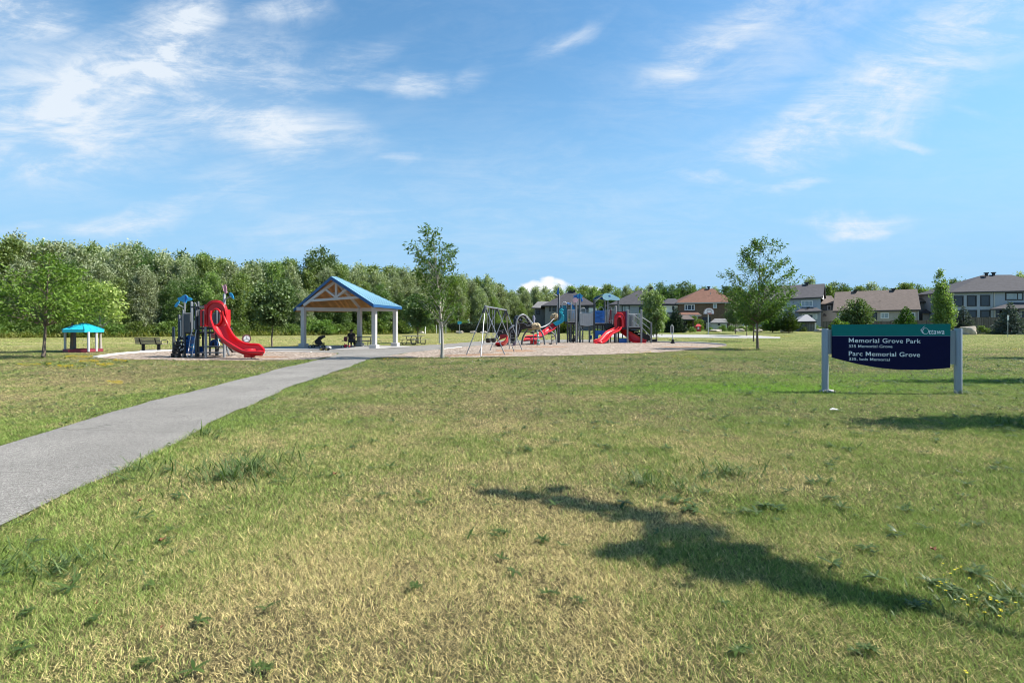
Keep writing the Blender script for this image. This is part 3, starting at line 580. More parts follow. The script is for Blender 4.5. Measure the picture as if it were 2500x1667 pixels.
# broad-leaved weeds in the lawn
def leaf_blade(base, az, L, w, lift, droop, rng, nseg=4, jag=0.0):
    """a strap or dandelion leaf as a strip of quads"""
    V = []; 
    for i in range(nseg + 1):
        t = i / nseg; r = L * t; z = L * (lift * t - droop * t * t); ww = w * (math.sin(PI * min(1, t * 0.9 + 0.1)) ** 0.7) * (1 + (jag * (1 if i % 2 else -1)))
        if i == nseg: ww = w * 0.05
        cx, cy = base[0] + math.cos(az) * r, base[1] + math.sin(az) * r; px, py = -math.sin(az) * ww / 2, math.cos(az) * ww / 2
        V += [(cx - px, cy - py, base[2] + z + 0.01), (cx + px, cy + py, base[2] + z + 0.01)]
    return V, [(2 * i, 2 * i + 1, 2 * i + 3, 2 * i + 2) for i in range(nseg)]
def weeds():
    rng = random.Random(12); mb = MB()
    def rosette(x, y, s, n, lift=(0.2, 0.9)):
        for k in range(n):
            V, F = leaf_blade((x, y, float(terr(x, y)) + .022), rng.uniform(0, 6.28), s * rng.uniform(0.5, 1.15), s * rng.uniform(0.13, 0.26), rng.uniform(.15, .7), rng.uniform(0.2, 0.5), rng, jag=rng.choice((0, 0.25))); mb.add(V, F)
    px = [(1040, 1235, .11), (1690, 1250, .15), (1640, 1225, .12), (1565, 1185, .12), (1880, 1250, .16), (1345, 1330, .11), (860, 1225, .12), (1220, 1310, .1), (1420, 1475, .09), (1000, 1435, .09), (130, 1395, .10), (60, 1500, .09), (170, 1420, .1), (400, 1330, .09), (445, 1350, .08), (250, 1520, .08), (1350, 1465, .1), (1820, 1600, .09), (2100, 1600, .09), (2330, 1450, .12), (2290, 1430, .12), (2250, 1490, .1), (2400, 1400, .12), (2150, 1350, .1), (2460, 1480, .12), (2380, 1280, .13), (2200, 1250, .12), (2050, 1130, .14), (600, 1135, .16), (560, 1165, .15), (650, 1160, .15), (1770, 1150, .13), (30, 1590, .09), (640, 1640, .07), (360, 1630, .07), (1985, 1180, .14), (2440, 1150, .13), (1480, 1100, .14), (1260, 1050, .15), (95, 925, .22), (125, 955, .22), (525, 896, .2), (330, 905, .2), (1120, 1020, .15), (1100, 985, .16)]
    for x, y, s in px:
        for q in range(rng.choice((2, 3, 4))):
            p = gnd(x + rng.uniform(-25, 25), y + rng.uniform(-8, 8))
            if ok_ground(np.array([p.x]), np.array([p.y]))[0]: rosette(p.x, p.y, s * rng.uniform(.4, .62), rng.randint(9, 15))
    for i in range(3400):
        Y = math.sqrt(rng.uniform(2.0 ** 2, 26 ** 2)); X = rng.uniform(-1.05, 1.05) * Y
        if not ok_ground(np.array([X]), np.array([Y]))[0]: continue
        if rng.random() > 0.25 + float(green(np.array([X]), np.array([Y]))[0]): continue
        rosette(X, Y, rng.uniform(.035, .09) * (1 + Y / 16), rng.randint(4, 9))
    m = leafmat("weed_leaf", (0.05, 0.105, 0.02), (0.10, 0.17, 0.035), trans=0.25, rough=0.45)
    solo("lawn_weeds", mb, m, (0, 0, 0), "low rosettes of broad dark green weeds scattered in the lawn", "weeds", kind='stuff', smooth=False)
    # tufts of taller bluish grass
    mb = MB()
    for x, y, s, n in [(615, 1150, .22, 260), (570, 1170, .2, 140), (1570, 1180, .16, 120), (1660, 1200, .14, 90), (1780, 1160, .16, 130), (2480, 1040, .2, 120), (120, 1400, .13, 120), (20, 1390, .14, 90), (2430, 1500, .06, 110), (2350, 1470, .06, 90), (2480, 1460, .06, 90), (340, 1150, .15, 80), (500, 1065, .15, 80), (2340, 962, .16, 60), (2014, 960, .13, 50), (1850, 855, .2, 40), (1080, 874, .2, 40), (2230, 1490, .06, 40)]:
        c = gnd(x, y)
        for k in range(n):
            r = abs(rng.gauss(0, s * 1.6)); a = rng.uniform(0, 6.28); b = (c.x + r * math.cos(a) * 1.3, c.y + r * math.sin(a), 0.0)
            if ok_ground(np.array([b[0]]), np.array([b[1]]))[0]:
                V, F = leaf_blade((b[0], b[1], float(terr(b[0], b[1]))), rng.uniform(0, 6.28), s * rng.uniform(.5, 1), 0.007 * (1 + c.y / 12), rng.uniform(.7, 1.6), rng.uniform(.3, .9), rng, 3); mb.add(V, F)
    solo("grass_tufts", mb, leafmat("tuft_blade", (0.06, 0.115, 0.03), (0.13, 0.19, 0.06), trans=0.3), (0, 0, 0), "taller blue green tufts standing above the cut lawn", "grass", kind='stuff', smooth=False)
weeds()
def flowers():
    rng = random.Random(5); mb = MB()
    def bloom(x, y, z, r):
        n = 5; a0 = rng.uniform(0, 6)
        for i in range(n):
            a = a0 + i * 2 * PI / n; ca, sa = math.cos(a), math.sin(a)
            mb.add([(x, y, z), (x + r * .7 * math.cos(a - .45), y + r * .7 * math.sin(a - .45), z + r * .35), (x + r * ca, y + r * sa, z + r * .3), (x + r * .7 * math.cos(a + .45), y + r * .7 * math.sin(a + .45), z + r * .35)], [(0, 1, 2, 3)])
    patches = [(160, 224, 873.5, 2.0, 330), (192, 242, 885.5, 2.0, 260), (277, 308, 884, 2.0, 160), (232, 277, 893.5, 2.2, 230), (140, 178, 898, 2.2, 190), (42, 98, 894, 1.6, 130), (113, 125, 892.5, 1.2, 60), (262, 300, 940, 2.5, 110), (120, 200, 903, 4, 40), (150, 330, 878, 4, 90), (1464, 1590, 863.2, 1.2, 420), (1640, 1700, 874, 4, 90), (1660, 1740, 880, 4, 60), (1790, 1832, 855.5, 1.5, 90), (1600, 1760, 811.8, 1.0, 420), (1840, 1990, 811.8, 1.0, 420), (1860, 1938, 822.5, 1.4, 260), (2370, 2410, 811, 0.8, 120), (2470, 2490, 855, 1, 40), (935, 985, 880, 1.5, 70), (2280, 2330, 813.5, .8, 50)]
    for x0, x1, y, dy, n in patches:
        for i in range(int(n * .55)):
            t = rng.random(); px = x0 + (x1 - x0) * t; p = gnd(px, y + rng.gauss(0, dy) * (0.4 + math.sin(PI * t)) * 0.6 + 0.8 * math.sin(px * 0.13))
            if not ok_ground(np.array([p.x]), np.array([p.y]))[0]: continue
            bloom(p.x, p.y, p.z + rng.uniform(.05, .11), rng.uniform(.014, .024) * (1 + p.y / 60))
    ym = leafmat("yellow_petal", (0.74, 0.55, 0.015), (0.84, 0.70, 0.03), trans=0.2)
    solo("yellow_wildflowers", mb, ym, (0, 0, 0), "patches of small yellow wildflowers in the distant lawn", "flowers", kind='stuff', smooth=False)
    mb = MB(); st = MB()
    pts = [(2302, 1392), (2346, 1391), (2307, 1405), (2328, 1404), (2318, 1411), (2342, 1402), (2366, 1421), (2292, 1430), (2300, 1434), (2309, 1428), (2291, 1442), (2307, 1451), (2334, 1434), (2328, 1470), (2344, 1469), (2358, 1479), (2371, 1470), (2381, 1459), (2383, 1474), (2366, 1489), (2415, 1471), (2422, 1478), (2434, 1484), (2441, 1487), (2442, 1501), (2404, 1503), (2481, 1480), (2440, 1515), (2392, 1452), (2418, 1438), (2360, 1664), (2332, 1398), (2450, 1478)]
    for x, y in pts[::1]:
        p = gnd(x, y + 14); h = rng.uniform(.045, .075)
        for q in range(rng.choice((1, 1, 2))):
            ox, oy = rng.uniform(-.008, .008), rng.uniform(-.008, .008); bloom(p.x + ox, p.y + oy, h + rng.uniform(-.01, .01), rng.uniform(.006, .0095))
            st.tube([(p.x, p.y, 0), (p.x + ox, p.y + oy, h)], .0015, 3)
    solo("yellow_wildflowers", mb, ym, (0, 0, 0), "clump of little yellow flowers at the lower right of the lawn", "flowers", kind='stuff', smooth=False)
    solo("flower_stems", st, leafmat("stem_green", (0.05, 0.1, 0.02), (0.08, 0.14, 0.03)), (0, 0, 0), "thin green stems under the clump of yellow flowers", "stems", kind='stuff', smooth=False)
    # white clover heads: pale dots
    mb = MB()
    for i in range(260):
        px = rng.choice((rng.uniform(1000, 1500), rng.uniform(1300, 2300), rng.uniform(100, 900))); py = rng.uniform(872, 905); p = gnd(px, py)
        if ok_ground(np.array([p.x]), np.array([p.y]))[0]: mb.ell((p.x, p.y, .07), (.014, .014, .012), 5, 3)
    solo("clover_heads", mb, mat("clover_white", (0.62, 0.6, 0.5), .8), (0, 0, 0), "tiny white clover heads dotted along the mulch edge", "clover", kind='stuff', smooth=False)
flowers()
# ------------------------------------------------------------------ trees and shrubs
BARK = mat("bark_grey_brown", (0.17, 0.135, 0.105), 0.95, var=0.4, scale=5, bump=0.8, bscale=25, spec=0.1, stretch=(1, 1, 0.3))
BARK_PALE = mat("bark_pale", (0.36, 0.33, 0.28), 0.95, var=0.35, scale=3, bump=0.5, bscale=20, spec=0.1, stretch=(1, 1, 0.4))
BARK_DARK = mat("bark_dark", (0.10, 0.08, 0.065), 0.95, var=0.35, scale=5, spec=0.1)
L_POPLAR = leafmat("leaf_silvery_poplar", (0.07, 0.105, 0.04), (0.38, 0.43, 0.255), back=(0.36, 0.405, 0.26), trans=0.32, rough=0.5, spec=0.35)
L_MAPLE = leafmat("leaf_mid_green", (0.06, 0.11, 0.026), (0.27, 0.35, 0.11), back=(0.24, 0.31, 0.13), trans=0.35)
L_DARK = leafmat("leaf_dark_green", (0.05, 0.10, 0.03), (0.13, 0.205, 0.063), back=(0.15, 0.21, 0.09), trans=0.3)
L_LOCUST = leafmat("leaf_locust", (0.042, 0.085, 0.018), (0.12, 0.185, 0.04), trans=0.35)
L_LIME = leafmat("leaf_yellow_green", (0.075, 0.125, 0.02), (0.165, 0.235, 0.038), trans=0.35)
L_CREAM = leafmat("leaf_cream", (0.16, 0.22, 0.05), (0.42, 0.45, 0.17), trans=0.35)
L_SPRUCE = leafmat("needle_blue_spruce", (0.085, 0.125, 0.11), (0.17, 0.215, 0.20), trans=0.1, rough=0.7)
L_FIR = leafmat("needle_dark_fir", (0.022, 0.055, 0.026), (0.055, 0.10, 0.05), trans=0.1, rough=0.7)
L_PINE = leafmat("needle_pine", (0.05, 0.11, 0.02), (0.12, 0.20, 0.04), trans=0.15, rough=0.7)
L_HEDGE = leafmat("leaf_hedge", (0.012, 0.028, 0.010), (0.035, 0.06, 0.02), trans=0.1, rough=0.7)
L_SHRUB = leafmat("leaf_shrub", (0.08, 0.14, 0.03), (0.20, 0.28, 0.08), trans=0.3)

def leaf_arrays(P, D, L, Wd, rng, flat=0.6):
    """rhombic leaves: base points P, directions D, lengths L, widths Wd"""
    n = len(P); D = D / np.maximum(1e-6, np.linalg.norm(D, axis=1))[:, None]
    U = rng.normal(0, 1, (n, 3)); U[:, 2] += flat * 2
    S = np.cross(D, U); S /= np.maximum(1e-6, np.linalg.norm(S, axis=1))[:, None]
    Nn = np.cross(S, D); bend = 0.12 * L[:, None] * Nn
    mid = P + D * (L * 0.5)[:, None] + bend
    V = np.stack([P, mid - S * (Wd / 2)[:, None], P + D * L[:, None], mid + S * (Wd / 2)[:, None]], 1).reshape(-1, 3)
    return V
def leaf_mesh(name, V, m):
    n = len(V) // 4; l = np.arange(4 * n)
    return np_mesh(name, [(V, l, np.arange(n) * 4, np.full(n, 4), None)], m)

def deciduous(seed, H, th, env, tips, per, ll, lw, r0, droop=0.3, spread=0.55, fill=0.55, wind=(0, 0), inner=0.25, twist=0.12, tubes=None, clump=0.5, up=0.35, flat=0.6, bare=0.0, stretch=0.7):
    """trunk + branch mesh and leaf vertices of one broad-leaved tree standing at the origin. env: [(height fraction of crown, radius)]"""
    rng = np.random.default_rng(seed); tr = MB()
    hs = np.array([e[0] for e in env]); rs = np.array([e[1] for e in env])
    # trunk, gently bent
    top = H * 0.93; k = 9; bx = rng.normal(0, twist * H * 0.03, k).cumsum(); by = rng.normal(0, twist * H * 0.03, k).cumsum(); bx -= bx[0]; by -= by[0]
    tz = np.linspace(0, top, k); tp = np.stack([bx + wind[0] * (tz / H) ** 2, by + wind[1] * (tz / H) ** 2, tz], -1)
    trr = [r0 * (1.25 if i == 0 else 1) * max(0.06, (1 - (tz[i] / top) ** 0.9 * 0.96)) for i in range(k)]
    tr.tube([tuple(p) for p in tp], trr, 8)
    def trunk_at(z):
        return np.array([np.interp(z, tz, tp[:, 0]), np.interp(z, tz, tp[:, 1]), z])
    C = []; VV = []
    cand = rng.uniform(0, 1, tips * 4); wgt = np.interp(cand, hs, rs) ** 1.3; wgt /= wgt.sum()
    hf = rng.choice(cand, tips, p=wgt, replace=False)
    PP = []; DD = []; LL = []; WW = []
    for i in range(tips):
        z = th + hf[i] * (H - th); rad = np.interp(hf[i], hs, rs); a = rng.uniform(0, 2 * PI)
        rr = rad * (fill + (1 - fill) * rng.uniform(0, 1) ** 0.5 if rng.uniform() > inner else rng.uniform(0.1, 0.7))
        ax = np.interp(z, tz, tp[:, 0]); ay = np.interp(z, tz, tp[:, 1])
        tip = np.array([ax + rr * math.cos(a), ay + rr * math.sin(a), z])
        zs = max(th * 0.85, min(top * 0.97, z - rr * spread / max(0.25, 1) - rng.uniform(0, 0.10) * H)); s = trunk_at(zs)
        c = s + (tip - s) * 0.5 + np.array([0, 0, 0.12 * rr]) + rng.normal(0, 0.06 * rr, 3)
        T = np.linspace(0, 1, 6)[:, None]; pth = s * (1 - T) ** 2 + 2 * c * T * (1 - T) + tip * T ** 2
        if tubes is None or i < tubes:
            br = max(0.006, r0 * 0.34 * (rr / max(rs)) ** 0.8 * (1 - hf[i] * 0.6)); tr.tube([tuple(p) for p in pth], [br * (1 - 0.85 * t) for t in np.linspace(0, 1, 6)], 4, False)
        n = int(per * rng.uniform(0.6, 1.4)); t = 1 - (rng.uniform(0, 1, n) ** 1.6) * 0.62
        if rng.uniform() < bare: n = max(2, n // 8); t = t[:n]
        base = s * (1 - t[:, None]) ** 2 + 2 * c * (t * (1 - t))[:, None] + tip * (t ** 2)[:, None]
        sc = clump * np.array([1, 1, stretch]); base = base + rng.normal(0, 1, (n, 3)) * sc
        out = tip - np.array([ax, ay, z - rr * 0.3]); out /= max(1e-6, np.linalg.norm(out))
        d = out * 0.7 + rng.normal(0, 0.75, (n, 3)) + np.array([wind[0] * 0.3, wind[1] * 0.3, up - droop * 2])
        PP.append(base); DD.append(d); LL.append(ll * rng.uniform(0.6, 1.35, n)); WW.append(lw * rng.uniform(0.7, 1.3, n))
    return tr, leaf_arrays(np.concatenate(PP), np.concatenate(DD), np.concatenate(LL), np.concatenate(WW), rng, flat)

def conifer(seed, H, rb, whorls, needles, nl, nw, r0, droop=0.15, gap=0.02, up=0.0, taper=0.9):
    rng = np.random.default_rng(seed); tr = MB(); tr.tube([(0, 0, 0), (0, 0, H * 0.5), (0, 0, H * 0.98)], [r0, r0 * 0.6, 0.01], 7)
    PP = []; DD = []; n_ = 0
    for w in range(whorls):
        f = w / (whorls - 1); z = H * (0.03 + 0.94 * f); r = rb * (1 - f) ** taper * rng.uniform(0.85, 1.1) + 0.04 * rb
        nb = max(4, int(11 * (1 - f) + 4)); a0 = rng.uniform(0, 6)
        for b in range(nb):
            a = a0 + b * 2 * PI / nb + rng.normal(0, 0.12); L = r * rng.uniform(0.75, 1.12); dirv = np.array([math.cos(a), math.sin(a), 0.0])
            tipz = -droop * L + up * L + 0.12 * L
            n = max(6, int(needles * (L / rb) + 4)); t = rng.uniform(0.12, 1, n) ** 0.8
            P = np.stack([dirv[0] * L * t, dirv[1] * L * t, z + (-droop * L * np.sin(t * 2.2) + (tipz + droop * L * 0.8) * t ** 3)], -1)
            side = np.array([-dirv[1], dirv[0], 0]); P = P + side[None] * (rng.normal(0, 0.16, n) * L * (1.1 - t) + rng.normal(0, 0.02, n))[:, None] + np.stack([np.zeros(n), np.zeros(n), rng.normal(0, 0.02 * rb, n)], -1)
            D = dirv[None] * 0.9 + side[None] * rng.normal(0, 0.8, n)[:, None] + np.stack([np.zeros(n), np.zeros(n), rng.normal(0.1 + up, 0.35, n)], -1)
            PP.append(P); DD.append(D)
            if b % 2 == 0: tr.tube([(0, 0, z), tuple(dirv * L * 0.9 + np.array([0, 0, z + tipz * 0.7]))], [0.02 * r0 / 0.08, 0.004], 3, False)
    P = np.concatenate(PP); D = np.concatenate(DD); n = len(P)
    return tr, leaf_arrays(P, D, nl * rng.uniform(0.6, 1.3, n), nw * rng.uniform(0.7, 1.3, n), rng, 0.8)

def tree_thing(name, label, cat, loc, tr, V, bark, leaf, group=None, rz=0.0, sc=(1, 1, 1), tname="trunk", cname="crown"):
    t = Thing(name, label, cat, (0, 0, 0), group); t.part(tname, tr, bark, ang=60)
    me = leaf_mesh(cname, V, leaf); o = bpy.data.objects.new(cname, me); COL.objects.link(o); o.parent = t.o
    t.o.location = loc; t.o.rotation_euler = (0, 0, rz); t.o.scale = sc; return t.o

ROUND = [(0, .45), (.15, .8), (.35, 1.0), (.55, .98), (.75, .78), (.9, .45), (1, .12)]
TALL = [(0, .55), (.2, .85), (.45, 1.0), (.7, .85), (.88, .5), (1, .1)]
def env(shape, r): return [(h, k * r) for h, k in shape]

# --- the wood beyond the field: individual trees, six kinds copied along the edge
KINDS = []
def forest():
    rn = random.Random(99)
    defs = [("poplar_tree", L_POPLAR, BARK_PALE, 13.5, 2.2, env(TALL, 2.6), 170, 80, .32, .18, .16, 11), ("poplar_tree", L_POPLAR, BARK_PALE, 13.5, 1.2, env(TALL, 3.0), 180, 80, .32, .18, .17, 12),
            ("poplar_tree", L_POPLAR, BARK_PALE, 13.5, 5.0, env(TALL, 2.0), 130, 76, .31, .17, .14, 13), ("woodland_maple", L_MAPLE, BARK, 13.0, 1.5, env(ROUND, 3.2), 180, 80, .31, .19, .17, 14),
            ("woodland_maple", L_MAPLE, BARK, 13.0, 2.4, env(TALL, 2.4), 150, 80, .31, .19, .15, 15), ("dark_woodland_tree", L_DARK, BARK_DARK, 13.0, 2.0, env(ROUND, 2.9), 170, 80, .31, .2, .16, 16)]
    for nm, lf, bk, H, th, e, tips, per, ll, lw, r0, sd_ in defs:
        tr, V = deciduous(sd_, H, th, e, tips, per, ll, lw, r0, droop=0.0, up=0.9, clump=0.32, inner=0.2, tubes=50, fill=0.5, stretch=1.25)
        KINDS.append([nm, lf, bk, H, tr, V, None])
    lab = {"poplar_tree": "tall silvery green poplar in the wood edge beyond the field", "woodland_maple": "bushy mid green tree in the wood beyond the field", "dark_woodland_tree": "dark green broad tree in the wood beyond the field"}
    front = [(-330, 62), (-150, 66), (0, 70), (300, 75), (600, 83), (800, 91), (1000, 104), (1150, 122), (1230, 138), (1300, 152)]
    prof = [(-400, 590), (-100, 590), (0, 598), (40, 578), (110, 594), (190, 583), (245, 584), (300, 606), (330, 602), (420, 616), (520, 622), (560, 632), (640, 630), (700, 640), (740, 652), (760, 640), (850, 640), (900, 646), (960, 650), (1060, 664), (1130, 668), (1180, 676), (1215, 690), (1240, 708), (1300, 708), (1420, 706)]
    def place(ki, p, H, rz, sx, label=None, group="trees of the wood beyond the field"):
        k = KINDS[ki]; s = H / k[3]; sc = (s * sx, s * sx, s)
        if k[6] is None:
            k[6] = tree_thing(k[0], label or lab[k[0]], "tree", p, k[4], k[5], k[2], k[1], group, rz, sc); return k[6]
        return copy_tree(k[6], p, rz, sc, label or lab[k[0]], group)
    pxs = [f[0] for f in front]; ds = [f[1] for f in front]; qx = [q[0] for q in prof]; qy = [q[1] for q in prof]
    for row, (off, hs, gap) in enumerate([(0, 0.82, 4.2), (4.5, 1.0, 3.9), (10, 1.0, 4.2), (17, 0.98, 5.0)]):
        px = -330.0
        while px < 1330:
            d = float(np.interp(px, pxs, ds)) + off + rn.uniform(-1.2, 1.2)
            ytop = float(np.interp(px, qx, qy)) + rn.uniform(-7, 9)
            H = ((HOR - ytop) * d / FPX + EYE) * hs * (rn.uniform(0.72, 1.0) if row == 0 else rn.uniform(0.93, 1.02))
            # shape of the wood: pale poplars on the left, mixed to the right
            u = rn.random(); 
            if row == 0: ki = rn.choice((2, 2, 2, 5, 3, 0)) if px > 850 else rn.choice((0, 1, 1, 3, 3, 4, 5, 5))
            elif px < 330: ki = rn.choice((0, 0, 1, 2, 1, 0, 3))
            elif px < 700: ki = rn.choice((0, 1, 1, 4, 3, 3, 5))
            else: ki = rn.choice((2, 2, 0, 4, 3, 2, 1))
            p = onter(px, d); 
            place(ki, p, H, rn.uniform(0, 6.28), rn.uniform(0.9, 1.3))
            px += gap * FPX / d * rn.uniform(0.65, 1.1)
    # taller dark tree standing out behind the shelter
    place(5, onter(778, 99), 16.7, 1.0, 1.05, "tallest dark green tree rising behind the picnic shelter roof", "trees of the wood beyond the field")
    place(5, onter(808, 101), 15.7, 2.0, .9)
    # trees behind the houses
    for px, d, y in [(1330, 160, 706), (1362, 165, 702), (1395, 158, 704), (1425, 168, 703), (1452, 160, 706), (1480, 162, 700), (1507, 158, 706), (1532, 150, 702), (1556, 152, 705), (1588, 150, 699), (1612, 146, 694), (1640, 145, 699), (1668, 146, 692), (1690, 148, 698), (1715, 150, 704), (1745, 150, 706), (1775, 150, 703), (1800, 150, 706), (1835, 150, 704), (1868, 150, 702), (1905, 150, 704), (1940, 148, 712), (1978, 150, 682), (2024, 148, 697), (2046, 150, 693), (2066, 152, 704), (2100, 150, 704), (2128, 150, 695), (2165, 152, 705), (2204, 150, 697), (2232, 150, 695), (2254, 148, 710), (2272, 150, 706), (2330, 150, 686), (2350, 152, 690), (2490, 130, 671), (2520, 135, 676), (2560, 135, 680), (2470, 150, 690), (2300, 160, 700)]:
        p = onter(px, d); H = (HOR - y + 4) * d / FPX + EYE - p.z
        ki = rn.choice((3, 4, 5, 5, 0)) if px > 1560 else rn.choice((2, 0, 4, 3))
        o = place(ki, p, H, rn.uniform(0, 6.28), rn.uniform(1.0, 1.5), {"poplar_tree": "pale green tree top showing behind the house roofs", "woodland_maple": "mid green tree showing behind the house roofs", "dark_woodland_tree": "dark tree showing behind the house roofs"}[KINDS[ki][0]], "trees behind the houses")
    # undergrowth along the wood edge
    trs, V = deciduous(41, 2.6, 0.1, env([(0, 1.1), (.3, 1.2), (.7, .9), (1, .3)], 1.5), 60, 45, .30, .18, .04, droop=0.05, up=.5, clump=.25, tubes=12)
    sh = tree_thing("shrub", "leafy green shrub in the undergrowth below the wood", "shrub", onter(-100, 66), trs, V, BARK_DARK, L_SHRUB, "undergrowth along the wood edge", cname="foliage", tname="stem")
    px = -300.0
    while px < 1300:
        d = float(np.interp(px, pxs, ds)) - rn.uniform(1.2, 3.2); s = rn.uniform(0.55, 1.15)
        copy_tree(sh, onter(px, d), rn.uniform(0, 6.28), (s * rn.uniform(1, 1.5), s * rn.uniform(1, 1.4), s), group="undergrowth along the wood edge")
        px += rn.uniform(1.6, 2.9) * FPX / d
    # fringe of tall weeds at the foot of the wood
    mb = MB(); rn2 = random.Random(8)
    for i in range(5200):
        px = rn2.uniform(-250, 1190); d = float(np.interp(px, pxs, ds)) - rn2.uniform(2.6, 4.6); c = onter(px, d)
        V_, F_ = leaf_blade((c.x, c.y, c.z), rn2.uniform(0, 6.28), rn2.uniform(.4, 1.0), rn2.uniform(.05, .12), rn2.uniform(.8, 1.8), rn2.uniform(.3, .9), rn2, 3); mb.add(V_, F_)
    solo("tall_weeds", mb, leafmat("weed_fringe", (0.12, 0.17, 0.03), (0.27, 0.27, 0.08), trans=.3), (0, 0, 0), "fringe of tall yellow green weeds at the foot of the wood", "weeds", kind='stuff', smooth=False)
forest()

# --- single trees in the park
def park_trees():
    # airy honey locust beside the sign lawn
    LOC = [(0, .35), (.12, .85), (.3, 1.0), (.5, .95), (.7, .75), (.86, .5), (1, .14)]
    tr, V = deciduous(5, 7.75, 2.05, env(LOC, 2.8), 125, 58, .23, .07, .085, droop=.30, spread=.75, fill=.4, wind=(.25, 0), inner=.25, clump=.12, up=.15, bare=.05)
    tree_thing("honey_locust", "airy green locust tree standing alone on the lawn left of the park sign", "tree", gnd(1850, 852), tr, V, BARK, L_LOCUST)
    # thin street tree before the mulch
    ST = [(0, .35), (.08, .65), (.22, .85), (.38, .8), (.5, .55), (.62, .75), (.76, .85), (.9, .5), (1, .2)]
    tr, V = deciduous(23, 6.5, 1.7, env(ST, 1.7), 85, 34, .19, .07, .085, droop=.25, spread=.8, fill=.4, wind=(-.5, 0), inner=.25, clump=.11, up=.15)
    tree_thing("street_tree", "thin open locust tree with a bandaged trunk in front of the swings' left side", "tree", gnd(1080, 874), tr, V, BARK_PALE, L_LOCUST)
    # left locusts, lime green
    LF = [(0, .55), (.1, .95), (.3, 1.0), (.5, .85), (.7, .6), (.88, .35), (1, .1)]
    tr, V = deciduous(31, 5.5, 1.85, env(LF, 2.7), 105, 42, .21, .075, .075, droop=.25, spread=.5, fill=.4, wind=(.3, 0), inner=.25, clump=.14, up=.1)
    tree_thing("young_locust", "bright lime green locust with a dark trunk at the left edge of the park", "tree", gnd(106, 873), tr, V, BARK, L_LIME)
    tr, V = deciduous(32, 5.2, 2.35, env(LF, 2.1), 75, 40, .21, .075, .085, droop=.25, spread=.5, fill=.4, inner=.25, clump=.14, up=.1)
    tree_thing("young_locust", "yellow green locust whose trunk crosses the turquoise sandbox shelter", "tree", gnd(175, 859), tr, V, BARK, L_LIME)
    # cream leaved tree
    tr, V = deciduous(33, 4.5, 1.7, env(ROUND, 1.35), 60, 45, .2, .13, .085, droop=.1, fill=.4, clump=.2, up=.3)
    t = tree_thing("variegated_maple", "cream and green leaved tree with a pale trunk right of the turquoise shelter", "tree", gnd(246, 857), tr, V, BARK_PALE, L_CREAM)
    # small dark trees on the field
    tr, V = deciduous(34, 5.4, 1.8, env(ROUND, 1.75), 95, 62, .24, .15, .07, droop=.1, fill=.4, clump=.2, up=.3)
    a = tree_thing("small_maple", "dark round tree on the field between the red slide and the shelter", "tree", gnd(664, 846), tr, V, BARK, L_DARK, "small dark maples on the field")
    copy_tree(a, gnd(1020.5, 838), 1.7, (.85, .85, .87), "little dark tree right behind the picnic table on the grass", "small dark maples on the field")
    copy_tree(a, gnd(1823, 820), 2.7, (.8, .8, .9), "small dark tree behind the court, just left of the lone locust", "small dark maples on the field")
    # trunk with a white guard, behind the street tree
    tr, V = deciduous(35, 6.2, 2.0, env(ROUND, 1.5), 60, 45, .24, .12, .08, droop=.15, fill=.4, clump=.2, up=.3)
    o = tree_thing("guarded_tree", "tree with a white guard round its trunk, behind the bandaged street tree", "tree", gnd(1074.5, 838), tr, V, BARK, L_LOCUST)
    mb = MB(); mb.tube([(0, 0, 0), (0, 0, 1.9)], [.13, .12], 10); g = bpy.data.objects.new("trunk_guard", mb.mesh("trunk_guard", (0, 0, 0), mat("guard_white", (.62, .60, .56), .7, var=.1))); COL.objects.link(g); g.parent = o
    # weeping tree next to the right play structure
    WP = [(0, .8), (.2, 1.0), (.5, .95), (.75, .7), (.92, .4), (1, .1)]
    tr, V = deciduous(36, 5.8, .9, env(WP, 1.4), 80, 40, .27, .11, .09, droop=.65, spread=.2, fill=.45, wind=(.2, 0), clump=.2, up=-.2)
    tree_thing("weeping_tree", "drooping light green tree right behind the stair of the right play structure", "tree", gnd(1582, 833.5), tr, V, BARK, L_MAPLE)
    tr, V = deciduous(37, 5.0, 1.2, env(TALL, .85), 60, 55, .24, .11, .06, droop=.6, spread=.2, fill=.45, clump=.16, up=-.1)
    tree_thing("weeping_tree", "narrow drooping tree by the platform swing behind the right stair", "tree", gnd(1603.5, 834.5), tr, V, BARK, L_MAPLE)
    # second trunk behind the lone locust
    tr, V = deciduous(38, 5.2, 1.9, env(ROUND, 1.7), 65, 50, .24, .1, .075, droop=.3, fill=.4, clump=.2, up=.2)
    tree_thing("young_maple", "young tree half hidden behind the lone locust's trunk", "tree", gnd(1840, 833.5), tr, V, BARK, L_LOCUST)
    tr, V = deciduous(39, 4.8, 1.7, env(ROUND, 1.6), 65, 50, .24, .12, .06, droop=.2, fill=.4, clump=.2, up=.2)
    tree_thing("young_maple", "slim young tree in front of the tan fence beyond the court", "tree", onter(1796, 78), tr, V, BARK, L_DARK)
    # columnar tree
    CO = [(0, .55), (.1, .9), (.3, 1.0), (.5, .9), (.7, .6), (.85, .34), (1, .08)]
    tr, V = deciduous(40, 9.6, .6, env(CO, 1.4), 150, 62, .26, .17, .12, droop=.1, spread=1.1, fill=.5, wind=(-.7, 0), clump=.22, up=.5)
    tree_thing("columnar_tree", "tall narrow bright green tree rising above the right end of the sign", "tree", onter(2306, 76), tr, V, BARK, L_LIME if False else L_MAPLE)
    # round maple and little pine behind the sign
    tr, V = deciduous(42, 5.5, .5, env(ROUND, 2.5), 125, 62, .28, .18, .1, droop=.1, fill=.5, clump=.26, up=.3)
    tree_thing("round_maple", "round dark green tree in front of the brown bungalow", "tree", onter(2092, 84), tr, V, BARK, L_DARK)
